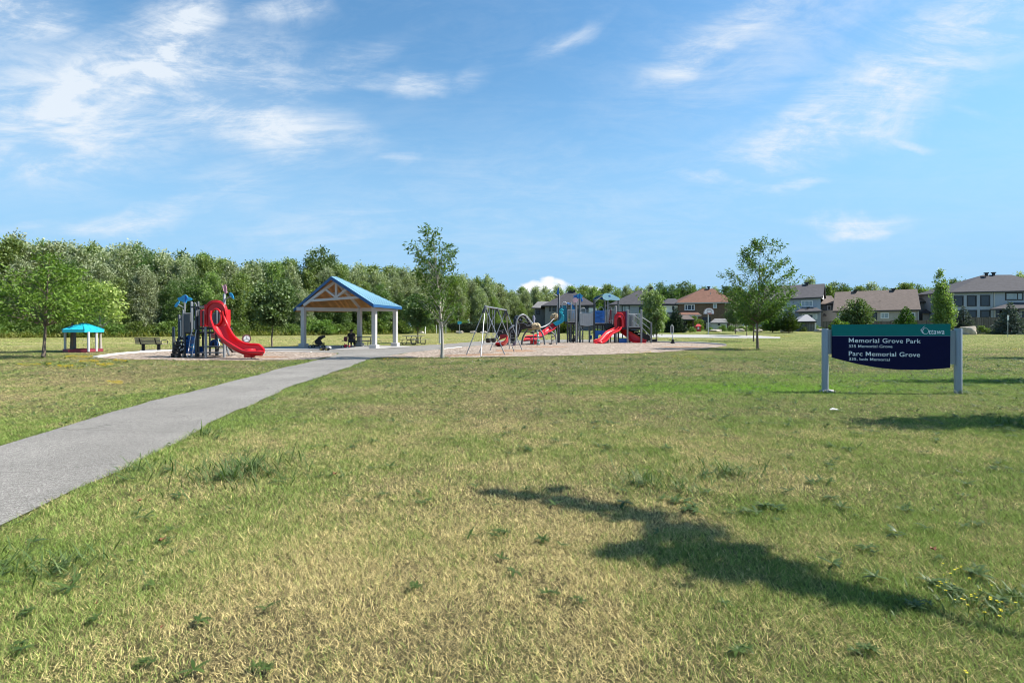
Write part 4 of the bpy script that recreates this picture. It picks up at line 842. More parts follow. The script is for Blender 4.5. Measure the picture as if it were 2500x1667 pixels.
    tr, V = deciduous(43, 2.2, .1, env([(0, 1), (.5, 1), (1, .4)], 1.4), 50, 50, .24, .15, .03, droop=.1, clump=.2, up=.4, tubes=10)
    tree_thing("garden_shrub", "low bright green shrub at the left foot of the round maple", "shrub", onter(2050, 82), tr, V, BARK_DARK, L_LIME, cname="foliage", tname="stem")
    b = tree_thing("garden_shrub", "yellow green bush between the tan fence and the dark fir", "shrub", onter(1630, 86), tr, V, BARK_DARK, L_LIME, cname="foliage", tname="stem", sc=(1.1, 1.1, 1.3))
    c = copy_tree(b, onter(1698, 96), 1, (1.4, 1.1, 1.2), "leafy bush right of the brown house porch beside the hoop pole"); c.children
    for ch in c.children: pass
    copy_tree(b, onter(1372, 96), 2, (1.6, 1.4, 1.6), "rounded bush under the dark roofed house behind the teal slide")
    # conifers
    tr, V = conifer(51, 4.8, 2.2, 17, 64, .30, .13, .1, droop=.12, up=.03)
    sp = tree_thing("blue_spruce", "blue grey spruce in front of the brown fence, right of the small signpost", "spruce", onter(2466, 76), tr, V, BARK_DARK, L_SPRUCE, "blue spruces along the fence")
    copy_tree(sp, onter(2352, 78), 1.3, (.85, .85, .88), "greener blue spruce right behind the boulder by the sign post", "blue spruces along the fence")
    copy_tree(sp, onter(2325, 82), 2.3, (.7, .7, .62), "shorter spruce half hidden behind the columnar tree's foot", "blue spruces along the fence")
    tr, V = conifer(52, 4.1, 1.9, 16, 60, .30, .13, .1, droop=.1, up=.05)
    fi = tree_thing("dark_fir", "dark fir left of the brown house porch", "fir", onter(1650, 84), tr, V, BARK_DARK, L_FIR, "dark firs in the gardens")
    copy_tree(fi, onter(985, 100), 1, (.9, .9, .85), "dark fir beside the left goal post at the wood edge", "dark firs in the gardens")
    copy_tree(fi, onter(1380, 98), 2, (1.1, 1.1, .95), "dark fir below the hip roofed house behind the climber", "dark firs in the gardens")
    tr, V = conifer(53, 3.9, 1.7, 11, 44, .36, .14, .08, droop=-.22, up=.28, taper=.75)
    pi = tree_thing("young_pine", "yellow green pine at the left corner of the grey house", "pine", onter(1886, 84), tr, V, BARK, L_PINE, "young pines by the houses")
    copy_tree(pi, onter(1926, 82), 1.4, (1.02, 1.02, .93), "fuller green pine left of the grey garden shed", "young pines by the houses")
    copy_tree(pi, onter(2211, 80), 2.6, (.85, .85, 1.05), "small pine behind the middle of the sign's green band", "young pines by the houses")
    # clipped dark hedge behind the goal
    rng = np.random.default_rng(61); n = 9000; hl = 22.0
    P = np.stack([rng.uniform(0, hl, n), rng.choice((-.7, .7, 0), n) + rng.normal(0, .12, n), rng.uniform(0.05, 2.05, n) ** 1.0], -1); P[:, 2] = np.where(np.abs(P[:, 1]) < .4, 2.0 + rng.normal(0, .07, n), P[:, 2])
    D = rng.normal(0, 1, (n, 3)) + np.array([0, 0, .6]); V = leaf_arrays(P, D, rng.uniform(.12, .3, n), rng.uniform(.08, .2, n), rng)
    core = MB(); core.box((hl / 2, 0, .95), (hl, 1.1, 1.85)); a = onter(1028, 112); bb = onter(1262, 118)
    t = Thing("hedge", "long clipped dark hedge behind the far goal and boulders", "hedge", (0, 0, 0)); me = leaf_mesh("foliage", V, L_HEDGE); o = bpy.data.objects.new("foliage", me); COL.objects.link(o); o.parent = t.o
    t.part("stems", core, mat("hedge_core", (.012, .016, .008), 1, var=.3)); t.o.location = a; t.o.rotation_euler = (0, 0, math.atan2(bb.y - a.y, bb.x - a.x))
    # low garden plants by the grey house
    mb_ = None
    tr, V = deciduous(44, .9, .05, env([(0, 1), (.5, 1), (1, .5)], .7), 26, 40, .16, .09, .02, droop=.1, clump=.12, up=.4, tubes=6)
    p0 = tree_thing("border_plant", "low green plants in the border along the fences", "plant", onter(1960, 92), tr, V, BARK_DARK, L_SHRUB, "low border plants along the fences", cname="foliage", tname="stem")
    rn = random.Random(3)
    for px in [1345, 1395, 1455, 1500, 1735, 1762, 1788, 1812, 1832, 1862, 1905, 1952, 1972, 1986, 2004, 2026, 2075, 2130, 2170, 2260, 2402, 2428, 2492, 1600, 1668, 1690]:
        copy_tree(p0, onter(px, rn.uniform(90, 95) if px > 1700 and px < 2030 else 78 + (8 if px < 1700 else 0)), rn.uniform(0, 6), (rn.uniform(.8, 1.5),) * 2 + (rn.uniform(.6, 1.3),), group="low border plants along the fences")
    # trees outside the frame on the right whose shadows fall across the lawn
    def shadow_tree(label, blobs, base, seed, bark=BARK, leaf=L_LOCUST):
        """blobs: (shadow px, shadow py, height, radius, leaves): crown clumps standing sunward of where they shade the lawn"""
        rng = np.random.default_rng(seed); ct = 1 / math.tan(R(SUN_EL)); PP = []; tr = MB(); hz = sorted(blobs, key=lambda b: b[2]); cs = []
        for px, py, h, r, n in hz:
            g = gnd(px, py); r = r * (.68 if h < 3.5 else 1); h = h * 1.12 + .5; c = np.array([g.x + h * ct * math.cos(R(SUN_AZ)), g.y + h * ct * math.sin(R(SUN_AZ)), h]); cs.append(c)
            n = int(n * .30) + 45; PP.append(c + rng.normal(0, 1, (n, 3)) * np.array([r * 1.2, r * .62, r * .62]) * .20)
        low = cs[0]; b = Vector(base); tr.tube(spline([b, b.lerp(Vector(low), .45) + Vector((.15, -.1, .2)), Vector(low)], 5), [.05 * (1 - i / 16) + .008 for i in range(11)], 8)
        for c, c2 in zip(cs[:-1], cs[1:]): tr.tube([tuple(c), tuple((c + c2) / 2 + rng.normal(0, .04, 3)), tuple(c2)], [.026, .02, .018], 4, False)
        P = np.concatenate(PP); n = len(P); V = leaf_arrays(P, rng.normal(0, 1, (n, 3)) - np.array([0, 0, .3]), .12 * rng.uniform(.6, 1.4, n), .055 * rng.uniform(.7, 1.3, n), rng)
        t = Thing("roadside_locust", label, "tree", base); t.part("trunk", tr, bark, ang=60); me = leaf_mesh("crown", V, leaf); o = bpy.data.objects.new("crown", me); COL.objects.link(o); o.parent = t.o; o.location = (-b.x, -b.y, -b.z)
    G_ = 420
    shadow_tree("leaning locust just outside the right edge, shading the near lawn",
        [(2200, 1480, 2.7, .28, 160), (2080, 1458, 3.1, .42, 520), (1960, 1432, 3.3, .5, 700), (1850, 1390, 3.7, .62, 900), (1760, 1345, 4.0, .6, 850), (1660, 1300, 4.3, .62, 900), (1760, 1400, 3.6, .4, 330), (1640, 1362, 3.9, .38, 300), (1560, 1340, 4.1, .3, 260), (1500, 1355, 4.1, .22, 110), (1560, 1262, 4.7, .55, 620), (1460, 1240, 5.0, .42, 420), (1370, 1222, 5.3, .34, 300), (1280, 1212, 5.6, .28, 200), (1200, 1202, 5.9, .2, 120), (1350, 1195, 5.4, .2, 60)],
        (6.1, .2, 0), 71)
    def far_shadow(label, base, H, r, seed):
        tr, V = deciduous(seed, H, 1.7, env([(0, .5), (.2, .8), (.5, 1), (.8, .6), (1, .1)], r), 60, 45, .22, .085, .09, droop=.2, spread=.75, fill=.35, clump=.2)
        tree_thing("roadside_locust", label, "tree", base, tr, V, BARK, L_LOCUST)
    far_shadow("locust outside the right edge, level with the sign's near lawn", (12.1, 8.7, 0), 7.3, .5, 72)
    far_shadow("locust outside the right edge, behind the sign's near lawn", (18.2, 15.0, 0), 7.9, .55, 73)
    far_shadow("locust outside the right edge, well behind the sign", (29.5, 25.2, 0), 7.0, .75, 74)
    far_shadow("farthest locust outside the right edge of the lawn", (39.5, 32.8, 0), 6.6, .9, 75)
park_trees()
# fallen brown leaves and a scrap of paper on the lawn
def litter():
    rn = random.Random(4)
    lf = mat("dead_leaf", (.22, .085, .035), .7, var=.3, scale=30)
    for i, (px, py, s, lab) in enumerate([(396, 1328, .05, "rust brown dead leaf in the grass near the left bottom"), (342, 1230, .045, "small brown leaf on the grass near the path edge"), (817, 1164, .055, "brown leaf lying in the middle of the dry lawn"), (395, 1545, .02, "tiny orange leaf fragment in the bottom left grass"), (2280, 1352, .05, "reddish dead leaf left of the yellow flower clump"), (235, 1486, .016, "tiniest orange scrap of leaf in the left bottom grass")]):
        c = gnd(px, py); a = rn.uniform(0, 6); s *= .62; mb = MB(); pts = []
        for k in range(10):
            t = 2 * PI * k / 10; r = s * (1.0 if k % 2 == 0 else .62) * (1.3 if k == 0 else 1); pts.append((c.x + r * math.cos(t + a) * .8, c.y + r * math.sin(t + a) * 1.1, .035 + .5 * s * math.cos(2 * t) ** 2))
        pts.append((c.x, c.y, .03)); mb.add(pts, [(k, (k + 1) % 10, 10) for k in range(10)]); mb.plate
        solo("dead_leaf", mb, lf, c, lab, "leaf", "dead leaves on the lawn")
    c = gnd(2036, 1005.5); mb = MB(); mb.add([(c.x - .08, c.y, .04), (c.x - .03, c.y - .03, .05), (c.x + .08, c.y - .02, .045), (c.x + .07, c.y + .03, .055), (c.x + .0, c.y + .04, .07), (c.x - .06, c.y + .03, .05)], [(0, 1, 4, 5), (1, 2, 3, 4)])
    solo("paper_scrap", mb, mat("paper_white", (.75, .75, .73), .8), c, "crumpled white scrap of paper on the grass below the sign", "litter")
litter()
# ------------------------------------------------------------------ houses, sheds, fences, boulders beyond the park
STUC_GREY = mat("stucco_blue_grey", (.33, .365, .425), .9, var=.06, scale=2, bump=.15, spec=.2)
STUC_MID = mat("stucco_grey", (.27, .29, .325), .9, var=.06, scale=2, spec=.2)
STUC_DARK = mat("stucco_dark_grey", (.175, .18, .19), .9, var=.08, scale=2, spec=.2)
STUC_WHITE = mat("stucco_white", (.74, .72, .68), .9, var=.05, scale=2, spec=.2)
STUC_TAN = mat("stucco_tan", (.37, .33, .285), .9, var=.08, scale=2, spec=.2)
BRICK = brickmat("brown_brick", (.165, .115, .08))
SH_DARK = shingle("shingle_charcoal", (.082, .080, .088)); SH_BROWN = shingle("shingle_brown", (.155, .125, .11)); SH_RED = shingle("shingle_red_brown", (.20, .105, .075)); SH_GREY = shingle("shingle_light_grey", (.21, .205, .20))
FASC = mat("fascia_dark", (.035, .033, .035), .6, var=.1); FASC_L = mat("fascia_light", (.42, .40, .38), .6, var=.06)
FRAME_D = mat("window_frame_dark", (.02, .022, .03), .5, var=.1); FRAME_L = mat("window_frame_light", (.62, .62, .62), .5, var=.05)
def glass(name, tint, rough=.06):
    m = mat(name, tint, rough, var=.25, scale=.6, spec=.45); return m
PANE = glass("window_pane", (.03, .042, .055)); PANE_B = glass("window_pane_curtain", (.30, .35, .38), .12); PANE_D = glass("window_pane_dark", (.012, .014, .018))
VENT = mat("roof_vent", (.03, .03, .033), .7, var=.1)

class House:
    """plan box whose front wall is parallel to the picture and turned a little; measured from px on its front wall at distance d"""
    def __init__(s, name, label, x0, x1, yb, d, depth, yaw=-3.0, cat="house", group=None):
        a, b = onter((x0 + x1) / 2, d), None
        s.d = d; s.org = a; s.t = Thing(name, label, cat, (a.x, a.y, a.z), group); s.depth = depth; s.yaw = R(yaw)
        s.ux = Vector((math.cos(s.yaw), math.sin(s.yaw), 0)); s.uy = Vector((-math.sin(s.yaw), math.cos(s.yaw), 0))
    def P(s, px, py, off=0.0):
        """point on the front wall plane (off metres behind it) seen at px, py"""
        base = s.org + s.uy * off; dr = Vector(((px - 1250) / FPX, 1, (HOR - py) / FPX))
        k = base.dot(s.uy) / dr.dot(s.uy); p = dr * k; p.z += EYE
        return p
    def walls(s, x0, x1, yt, m, off=0.0, depth=None, yb=None, name="wall"):
        a, b = s.P(x0, yt, off), s.P(x1, yt, off); zb = s.org.z - .1 if yb is None else s.P(x0, yb, off).z; w = (b - a); w.z = 0; dp = depth or s.depth
        zt = (a.z + b.z) / 2; mid = (a + b) / 2 + s.uy * dp / 2; mb = MB(); mb.box((mid.x, mid.y, (zt + zb) / 2), (w.length, dp, zt - zb), s.yaw)
        return s.t.part(name, mb, m, smooth=False)
    def roof(s, poly_pts, faces, m, th=.16, name="roof", fm=None):
        """roof slab from 3D points; faces index them; eave faces get thickness"""
        mb = MB(); pts = [Vector(p) for p in poly_pts]; n = len(pts)
        mb.add(pts + [p - Vector((0, 0, th)) for p in pts], [tuple(f) for f in faces] + [tuple(i + n for i in reversed(f)) for f in faces])
        ed = {}
        for f in faces:
            for i in range(len(f)):
                e = (f[i], f[(i + 1) % len(f)]); k = tuple(sorted(e)); ed[k] = ed.get(k, 0) + 1
        bd = [k for k, v in ed.items() if v == 1]
        for a, b in bd: mb.add([pts[a], pts[b], pts[b] - Vector((0, 0, th)), pts[a] - Vector((0, 0, th))], [(0, 1, 2, 3)])
        r = s.t.part(name, mb, m, smooth=False)
        if fm:
            fb = MB()
            for a, b in bd: fb.beam(pts[a] - Vector((0, 0, th * .9)), pts[b] - Vector((0, 0, th * .9)), .08, th * 1.5)
            s.t.part("fascia", fb, fm, r, smooth=False)
        return r
    def hip(s, x0, x1, ye0, ye1, xr0, xr1, yr, m, over=.45, fm=FASC, depth=None, off=0.0, name="roof"):
        dp = depth or s.depth
        a, b = s.P(x0, ye0, off - over), s.P(x1, ye1, off - over); c, d_ = b + s.uy * (dp + 2 * over), a + s.uy * (dp + 2 * over)
        r0, r1 = s.P(xr0, yr, off + dp / 2), s.P(xr1, yr, off + dp / 2)
        z = (r0.z + r1.z) / 2; r0.z = r1.z = z
        if abs(xr1 - xr0) < 1: return s.roof([a, b, c, d_, r0], [(0, 1, 4), (1, 2, 4), (2, 3, 4), (3, 0, 4)], m, fm=fm, name=name)
        return s.roof([a, b, c, d_, r0, r1], [(0, 1, 5, 4), (1, 2, 5), (2, 3, 4, 5), (3, 0, 4)], m, fm=fm, name=name)
    def gable(s, xe0, ye0, xe1, ye1, xr0, yr0, xr1, yr1, m, wallm=None, over=.4, fm=FASC):
        """ridge parallel to the front wall"""
        dp = s.depth; a, b = s.P(xe0, ye0, -over), s.P(xe1, ye1, -over); r0, r1 = s.P(xr0, yr0, dp / 2), s.P(xr1, yr1, dp / 2)
        # keep the slab planar-ish: ridge ends above eave ends
        c, d_ = r1 + (r1 - b), r0 + (r0 - a); c.z = b.z; d_.z = a.z
        r = s.roof([a, b, r1, r0, c, d_], [(0, 1, 2, 3), (3, 2, 4, 5)], m, fm=fm)
        if wallm:
            mb = MB(); k = .92
            for e, rr, f in ((a, r0, d_), (b, r1, c)):
                p = [e.lerp(f, .04) - Vector((0, 0, .2)), e.lerp(f, .96) - Vector((0, 0, .2)), rr - Vector((0, 0, .25))]
                inw = s.ux * (.35 if e is a else -.35); mb.plate([q + inw for q in p], s.ux * (.15 if e is a else -.15))
            s.t.part("gable_wall", mb, wallm, smooth=False)
        return r
    def win(s, x0, y0, x1, y1, fr=FRAME_D, pane=PANE, off=0.0, split=(), fw=.2, rows=()):
        a, b = s.P(x0, y1, off), s.P(x1, y0, off); w = Vector((b.x - a.x, b.y - a.y, 0)).length; h = b.z - a.z; mid = (a + b) / 2
        f = MB(); o = -s.uy
        for sx in (-1, 1): f.box(mid + s.ux * sx * (w / 2 - fw / 2) + o * .03, (fw, .1, h), s.yaw)
        for sz in (-1, 1): f.box(mid + Vector((0, 0, sz * (h / 2 - fw / 2))) + o * .031, (w - 2 * fw, .1, fw), s.yaw)
        for q in split: f.box(mid + s.ux * (q - .5) * w + o * .028, (fw * .7, .08, h - 2 * fw), s.yaw)
        for q in rows: f.box(mid + Vector((0, 0, (q - .5) * h)) + o * .026, (w - 2 * fw, .08, fw * .6), s.yaw)
        wo = s.t.part("window", f, fr, smooth=False); g = MB(); g.box(mid + o * .012, (w - fw, .02, h - fw), s.yaw); s.t.part("pane", g, pane, wo, smooth=False)
        return wo
    def vent(s, px, py, off, sz=.55, h=.7):
        p = s.P(px, py, off); mb = MB(); mb.box(p + Vector((0, 0, h * .2)), (sz * .6, sz * .6, h), s.yaw); mb.box(p + Vector((0, 0, h * .55)), (sz, sz, h * .3), s.yaw); s.t.part("roof_vent", mb, VENT, smooth=False)
    def slab(s, name, x0, y0, x1, y1, m, off, th=.1, parent=None):
        a, b = s.P(x0, y1, off), s.P(x1, y0, off); mb = MB(); w = Vector((b.x - a.x, b.y - a.y, 0)).length
        mb.box((a + b) / 2, (w, th, b.z - a.z), s.yaw); return s.t.part(name, mb, m, parent, smooth=False)

def houses():
    # house at the right edge of the picture
    h = House("two_storey_house", "blue grey two storey house with black framed windows at the right edge", 2324, 2600, 808, 100, 9.0)
    h.walls(2327, 2596, 713, STUC_GREY)
    h.hip(2320, 2604, 713, 707.5, 2400, 2470, 671, SH_DARK)
    for x0, x1, y0, y1 in ((2329, 2352, 722, 749), (2360.5, 2384, 721, 748), (2393, 2417, 720, 747.5)): h.win(x0, y0, x1, y1, FRAME_D, PANE, rows=())
    for x0, x1, y0, y1 in ((2335, 2352, 757, 775.5), (2363, 2385, 756.5, 776), (2393, 2418, 756.5, 776)): h.win(x0, y0, x1, y1, FRAME_D, PANE)
    h.win(2454, 714, 2498, 733, FRAME_D, PANE_B, split=(.68,))
    h.win(2520, 714, 2560, 734, FRAME_D, PANE_B, split=(.5,))
    h.vent(2408, 671.5, 3.8, .6, .7); h.vent(2425.5, 670.5, 4.4, .6, .7)
    h.slab("corner_trim", 2426, 713, 2429, 776, FASC_L, -.06, .05)
    a = h.P(2417, 754, -2.2), h.P(2600, 749, -2.2); b = h.P(2432, 742, 0), h.P(2600, 736, 0)
    h.roof([a[0], a[1], h.P(2600, 741, -.02), h.P(2470, 738, -.02)], [(0, 1, 2, 3)], SH_DARK, name="porch_roof", fm=FASC)
    for px in (2488, 2560):
        p = h.P(px, 754, -2.0); mb = MB(); mb.box((p.x, p.y, (p.z + h.org.z) / 2), (.3, .3, p.z - h.org.z), h.yaw); h.t.part("porch_post", mb, mat("porch_post", (.10, .09, .085), .7))
    h.slab("dark_slab", 2432, 757, 2484, 800, PANE_D, -.05, .05); h.slab("dark_slab", 2496, 760, 2552, 800, PANE_D, -.05, .05)  # dark slabs added for the shade under the porch roof
    # little dark house left of it
    h = House("narrow_house", "small dark gabled house between the bungalow and the columnar tree", 2243, 2300, 806, 108, 8)
    h.walls(2244, 2300, 738, STUC_DARK); h.hip(2240, 2312, 736.5, 735.5, 2290, 2300, 704, SH_GREY)
    h.win(2257, 741, 2276, 758, FRAME_D, PANE_D, split=(.5,)); h.slab("lower_wall", 2252, 763, 2300, 800, STUC_TAN, -1.2, .2)
    h.roof([h.P(2250, 763.5, -2), h.P(2300, 763.5, -2), h.P(2300, 752, -.02), h.P(2262, 752, -.02)], [(0, 1, 2, 3)], SH_DARK, name="porch_roof"); h.win(2274, 770, 2287, 777, FRAME_D, PANE_D, off=-1.35)
    # brown bungalow
    h = House("bungalow", "long low bungalow with a big brown roof behind the sign", 2036, 2246, 806, 104, 10)
    h.walls(2041, 2241, 757, STUC_TAN); h.gable(2033, 759, 2248, 755.5, 2038.5, 713, 2239, 705.5, SH_BROWN, STUC_TAN)
    h.win(2149, 763, 2169.5, 778, FRAME_L, PANE_B, split=(.45,)); h.win(2130, 763, 2141, 781, FRAME_D, PANE); h.win(2047, 764, 2060, 781, FRAME_L, PANE_B); h.win(2222, 763, 2234, 777, FRAME_L, PANE)
    h.vent(2088, 712, 4.6, .7, .5); h.vent(2181, 708.5, 4.6, .7, .5); h.slab("corner_trim", 2240, 757, 2243, 806, FASC_L, -.07, .06)
    p = h.P(2148.5, 737, 1.8); mb = MB(); mb.tube([p, p + Vector((0, 0, .35))], .05, 6); h.t.part("vent_pipe", mb, VENT)
    # dark gap house between grey house and bungalow
    h = House("narrow_house", "dark house with a brown hip roof squeezed between the grey house and the bungalow", 2008, 2040, 806, 110, 8)
    h.walls(2011, 2038, 741, STUC_DARK); h.hip(2004, 2046, 742, 741, 2016, 2030, 722, SH_BROWN)
    h.win(2019, 745, 2029, 757, FRAME_L, PANE_D, rows=(.55,)); h.roof([h.P(2008, 770, -2.2), h.P(2040, 769, -2.2), h.P(2040, 757, -.02), h.P(2016, 757, -.02)], [(0, 1, 2, 3)], SH_BROWN, name="porch_roof")
    h.slab("lower_wall", 2012, 772, 2040, 806, mat("porch_dark", (.05, .045, .042), .9), -.4, .2)
    # grey house
    h = House("grey_house", "big blue grey house with a dark gabled roof right of the lone locust", 1872, 2004, 806, 104, 9.5)
    h.walls(1873, 2003.5, 727.5, STUC_GREY); h.gable(1866, 731.5, 2009, 724.5, 1866, 699, 2013, 692.5, SH_DARK, STUC_WHITE)  # white gable ends: sunlight on the grey house's ends put into the colour
    h.win(1955, 733, 1984.5, 749, FRAME_L, PANE_B, split=(.33, .67)); h.win(1891, 736.5, 1899.5, 746.5, FRAME_L, PANE_B)
    h.vent(1969.5, 695, 4.4, .7, .7)
    h.roof([h.P(1942, 761, -2.4), h.P(2008, 758.5, -2.4), h.P(1993, 750.5, -.02), h.P(1958, 751.5, -.02)], [(0, 1, 2, 3)], SH_DARK, name="porch_roof", fm=FASC)
    h.walls(1950, 2003, 761, STUC_MID, off=-1.6, depth=1.58, name="bay_wall")
    h.win(1957, 766, 1986, 778, FRAME_L, PANE, off=-1.64, split=(.5,)); h.win(1988, 766, 1995, 779, FRAME_L, PANE_B, off=-1.64); h.win(1858 + 20, 767, 1893, 790, FRAME_D, PANE, off=0); h.win(1898, 768, 1912, 785, FRAME_L, PANE_D, off=0)
    h.vent(1973, 752.5, -1.1, .5, .35)
    # brown brick house
    h = House("brown_house", "brown brick house with a red brown hip roof behind the basketball hoop", 1655, 1792, 807, 110, 9)
    h.walls(1657, 1790, 738.5, BRICK); h.hip(1652.5, 1796, 739, 737, 1714, 1742, 705, SH_RED, fm=FASC_L)
    h.win(1671, 742.5, 1696, 758, FRAME_L, PANE, split=(.3, .68)); h.win(1740.5, 740.5, 1750, 752.5, FRAME_L, PANE_B); h.vent(1730, 704, 4.2, .6, .6); h.vent(1768, 713, 4.2, .7, .5)
    p = h.P(1735, 719, 2); mb = MB(); mb.tube([p, p + Vector((0, 0, .5))], .06, 6); h.t.part("vent_pipe", mb, FASC_L)
    h.roof([h.P(1654, 768.5, -2.3), h.P(1712, 768.5, -2.3), h.P(1700, 760, -.02), h.P(1658, 760, -.02)], [(0, 1, 2, 3)], SH_RED, name="porch_roof", fm=FASC_L)
    for px in (1688.5, 1701): p = h.P(px, 770, -2.1); mb = MB(); mb.box((p.x, p.y, (p.z + h.org.z) / 2), (.45, .45, p.z - h.org.z), h.yaw); h.t.part("porch_post", mb, STUC_TAN, smooth=False)
    h.slab("dark_slab", 1664, 772, 1684, 802, PANE_D, -.05, .05); h.slab("dark_slab", 1715, 774, 1735, 800, PANE_D, -.06, .05)
    # grey house with white garage part
    h = House("white_sided_house", "grey house with a dark roof and white stucco block behind the weeping tree", 1496, 1655, 807, 112, 9)
    h.walls(1499, 1627, 742.5, STUC_MID); h.hip(1491, 1633, 743, 742, 1560, 1584, 708, SH_DARK)
    h.win(1518, 745, 1537, 762, FRAME_D, PANE_B, split=(.4,)); h.win(1606, 743, 1615, 757, FRAME_D, PANE_D); h.vent(1590, 706, 4.4, .7, .6); h.win(1560, 748, 1572, 760, FRAME_D, PANE)
    h.walls(1621, 1657, 746, STUC_WHITE, off=-.6, depth=7, name="side_wing"); h.hip(1617, 1661, 741.5, 742, 1630, 1650, 729, SH_DARK, depth=7, off=-.6, name="wing_roof")
    h.slab("garage_door", 1629, 762, 1652, 800, mat("garage_door", (.11, .115, .125), .5), -.68, .06); h.win(1641, 747, 1646, 757, FRAME_D, PANE_D, off=-.62)
    # dark hip roofed house behind the climber and teal slide
    h = House("hip_roof_house", "dark grey hip roofed house behind the teal slide", 1326, 1452, 808, 118, 10)
    h.walls(1331, 1447, 745.5, STUC_DARK); h.hip(1321.5, 1455, 746, 744, 1388, 1402, 712, SH_DARK)
    h.win(1340.5, 749, 1345, 760, FRAME_D, PANE); h.win(1349, 748.5, 1357, 760, FRAME_D, PANE); h.win(1427, 747.5, 1438, 758, FRAME_D, PANE_D); h.vent(1393, 712.5, 4.7, .6, .4); h.vent(1402, 711.5, 4.7, .7, .5)
    h.slab("patio_screen", 1437, 752, 1458, 766, STUC_WHITE, -.3, .1); h.slab("dark_slab", 1352, 772, 1372, 800, PANE_D, -.05, .05)
    h = House("grey_roof_house", "small house with a pale grey roof at the left foot of the hip roofed house", 1302, 1340, 808, 128, 7)
    h.walls(1305, 1338, 751, STUC_DARK); h.gable(1298, 751, 1342, 752, 1313, 736, 1342, 736, SH_GREY, STUC_DARK); h.win(1309, 757, 1318, 768, FRAME_D, PANE_D)
houses()

TANW = boards("fence_tan_boards", (.42, .345, .26), .14, 0); BRNW = boards("fence_brown_boards", (.155, .13, .11), .14, 0); DRKW = boards("fence_grey_boards", (.14, .145, .15), .14, 0)
def fence(label, x0, x1, yt0, yt1, d0, d1, m, postm, n):
    a, b = onter(x0, d0), onter(x1, d1); za, zb = at(x0, yt0, d0).z, at(x1, yt1, d1).z; t = Thing("wooden_fence", label, "fence", (0, 0, 0), "board fences behind the park")
    L = math.hypot(b.x - a.x, b.y - a.y); yaw = math.atan2(b.y - a.y, b.x - a.x); mb = MB(); h = (za + zb) / 2 - (a.z + b.z) / 2
    mb.box((L / 2, 0, h / 2), (L, .05, h - .1)); t.part("board_panel", mb, m, smooth=False)
    rl = MB(); rl.box((L / 2, 0, h - .02), (L, .12, .07)); t.part("top_rail", rl, postm, smooth=False)
    for i in range(n + 1):
        p = MB(); p.cbox((L * i / n, -.03, h / 2 + .04), (.13, .16, h + .08), .01); t.part("post", p, postm, smooth=False)
    t.o.location = (a.x, a.y, (a.z + b.z) / 2); t.o.rotation_euler = (0, 0, yaw)
TANP = mat("fence_tan_post", (.40, .33, .25), .85, var=.15); BRNP = mat("fence_brown_post", (.14, .12, .10), .85, var=.15)
fence("tan board fence behind the weeping tree", 1588, 1628, 787, 787, 96, 96, TANW, TANP, 4)
fence("tan board fence right of the grey garden shed", 1783, 1812, 784, 784.5, 99, 99, TANW, TANP, 3)
fence("brown board fence behind the sign's left half", 2008, 2175, 785, 783, 94, 93, BRNW, BRNP, 8)
fence("brown board fence behind the sign's right half", 2176, 2352, 783, 781, 93, 90, BRNW, BRNP, 8)
fence("brown board fence in front of the right edge house", 2353, 2510, 776, 774, 89, 87, BRNW, BRNP, 5)
fence("grey board fence behind the far end of the hedge", 1445, 1500, 786, 786, 104, 104, DRKW, BRNP, 5)
# sheds, gazebo, playhouse
h = House("garden_shed", "pale grey garden shed with a small gabled roof left of the lone locust", 1736, 1776, 806, 98, 3.2, cat="shed")
h.walls(1737, 1775, 787, mat("shed_siding", (.42, .41, .385), .8, var=.08)); h.gable(1733, 787.5, 1778, 787.5, 1745, 777.5, 1777, 777.5, SH_GREY, STUC_WHITE, .15, None)
h.win(1752.5, 788.5, 1758, 794, FRAME_D, PANE_D)
h = House("garden_shed", "grey board shed with a hipped roof and pale corner post by the grey house", 1950, 1992, 804.5, 92, 3.6, cat="shed")
h.walls(1952, 1990, 784, DRKW); h.hip(1944.5, 1993, 784.5, 783.5, 1966, 1972, 768, mat("metal_roof_grey", (.19, .195, .21), .6, var=.06), .3); h.slab("corner_post", 1989, 784, 1992.5, 803, STUC_WHITE, -.1, .12)
h = House("garden_gazebo", "open brown timber gazebo in front of the brown brick house", 1661, 1694, 807, 94, 3.2, cat="gazebo")
h.hip(1657, 1696, 779, 779, 1670, 1680, 769.5, SH_BROWN, .3)
for px in (1665, 1692):
    for off in (.2, 3.0): p = h.P(px, 779, off); mb = MB(); mb.box((p.x, p.y, (p.z + h.org.z) / 2), (.2, .2, p.z - h.org.z)); h.t.part("post", mb, mat("gazebo_wood", (.11, .07, .045), .8), smooth=False)
h = House("playhouse", "red toy playhouse with a white door beside the gazebo", 1698, 1712, 805, 92, 1.2, cat="playhouse")
REDP = mat("playhouse_red", (.42, .04, .035), .5, var=.1); h.walls(1699, 1711, 796, REDP); h.gable(1697.5, 796, 1712.5, 796, 1702, 791, 1708, 791, REDP, None, .1, None); h.slab("door", 1703, 798, 1707, 804, STUC_WHITE, -.06, .06)
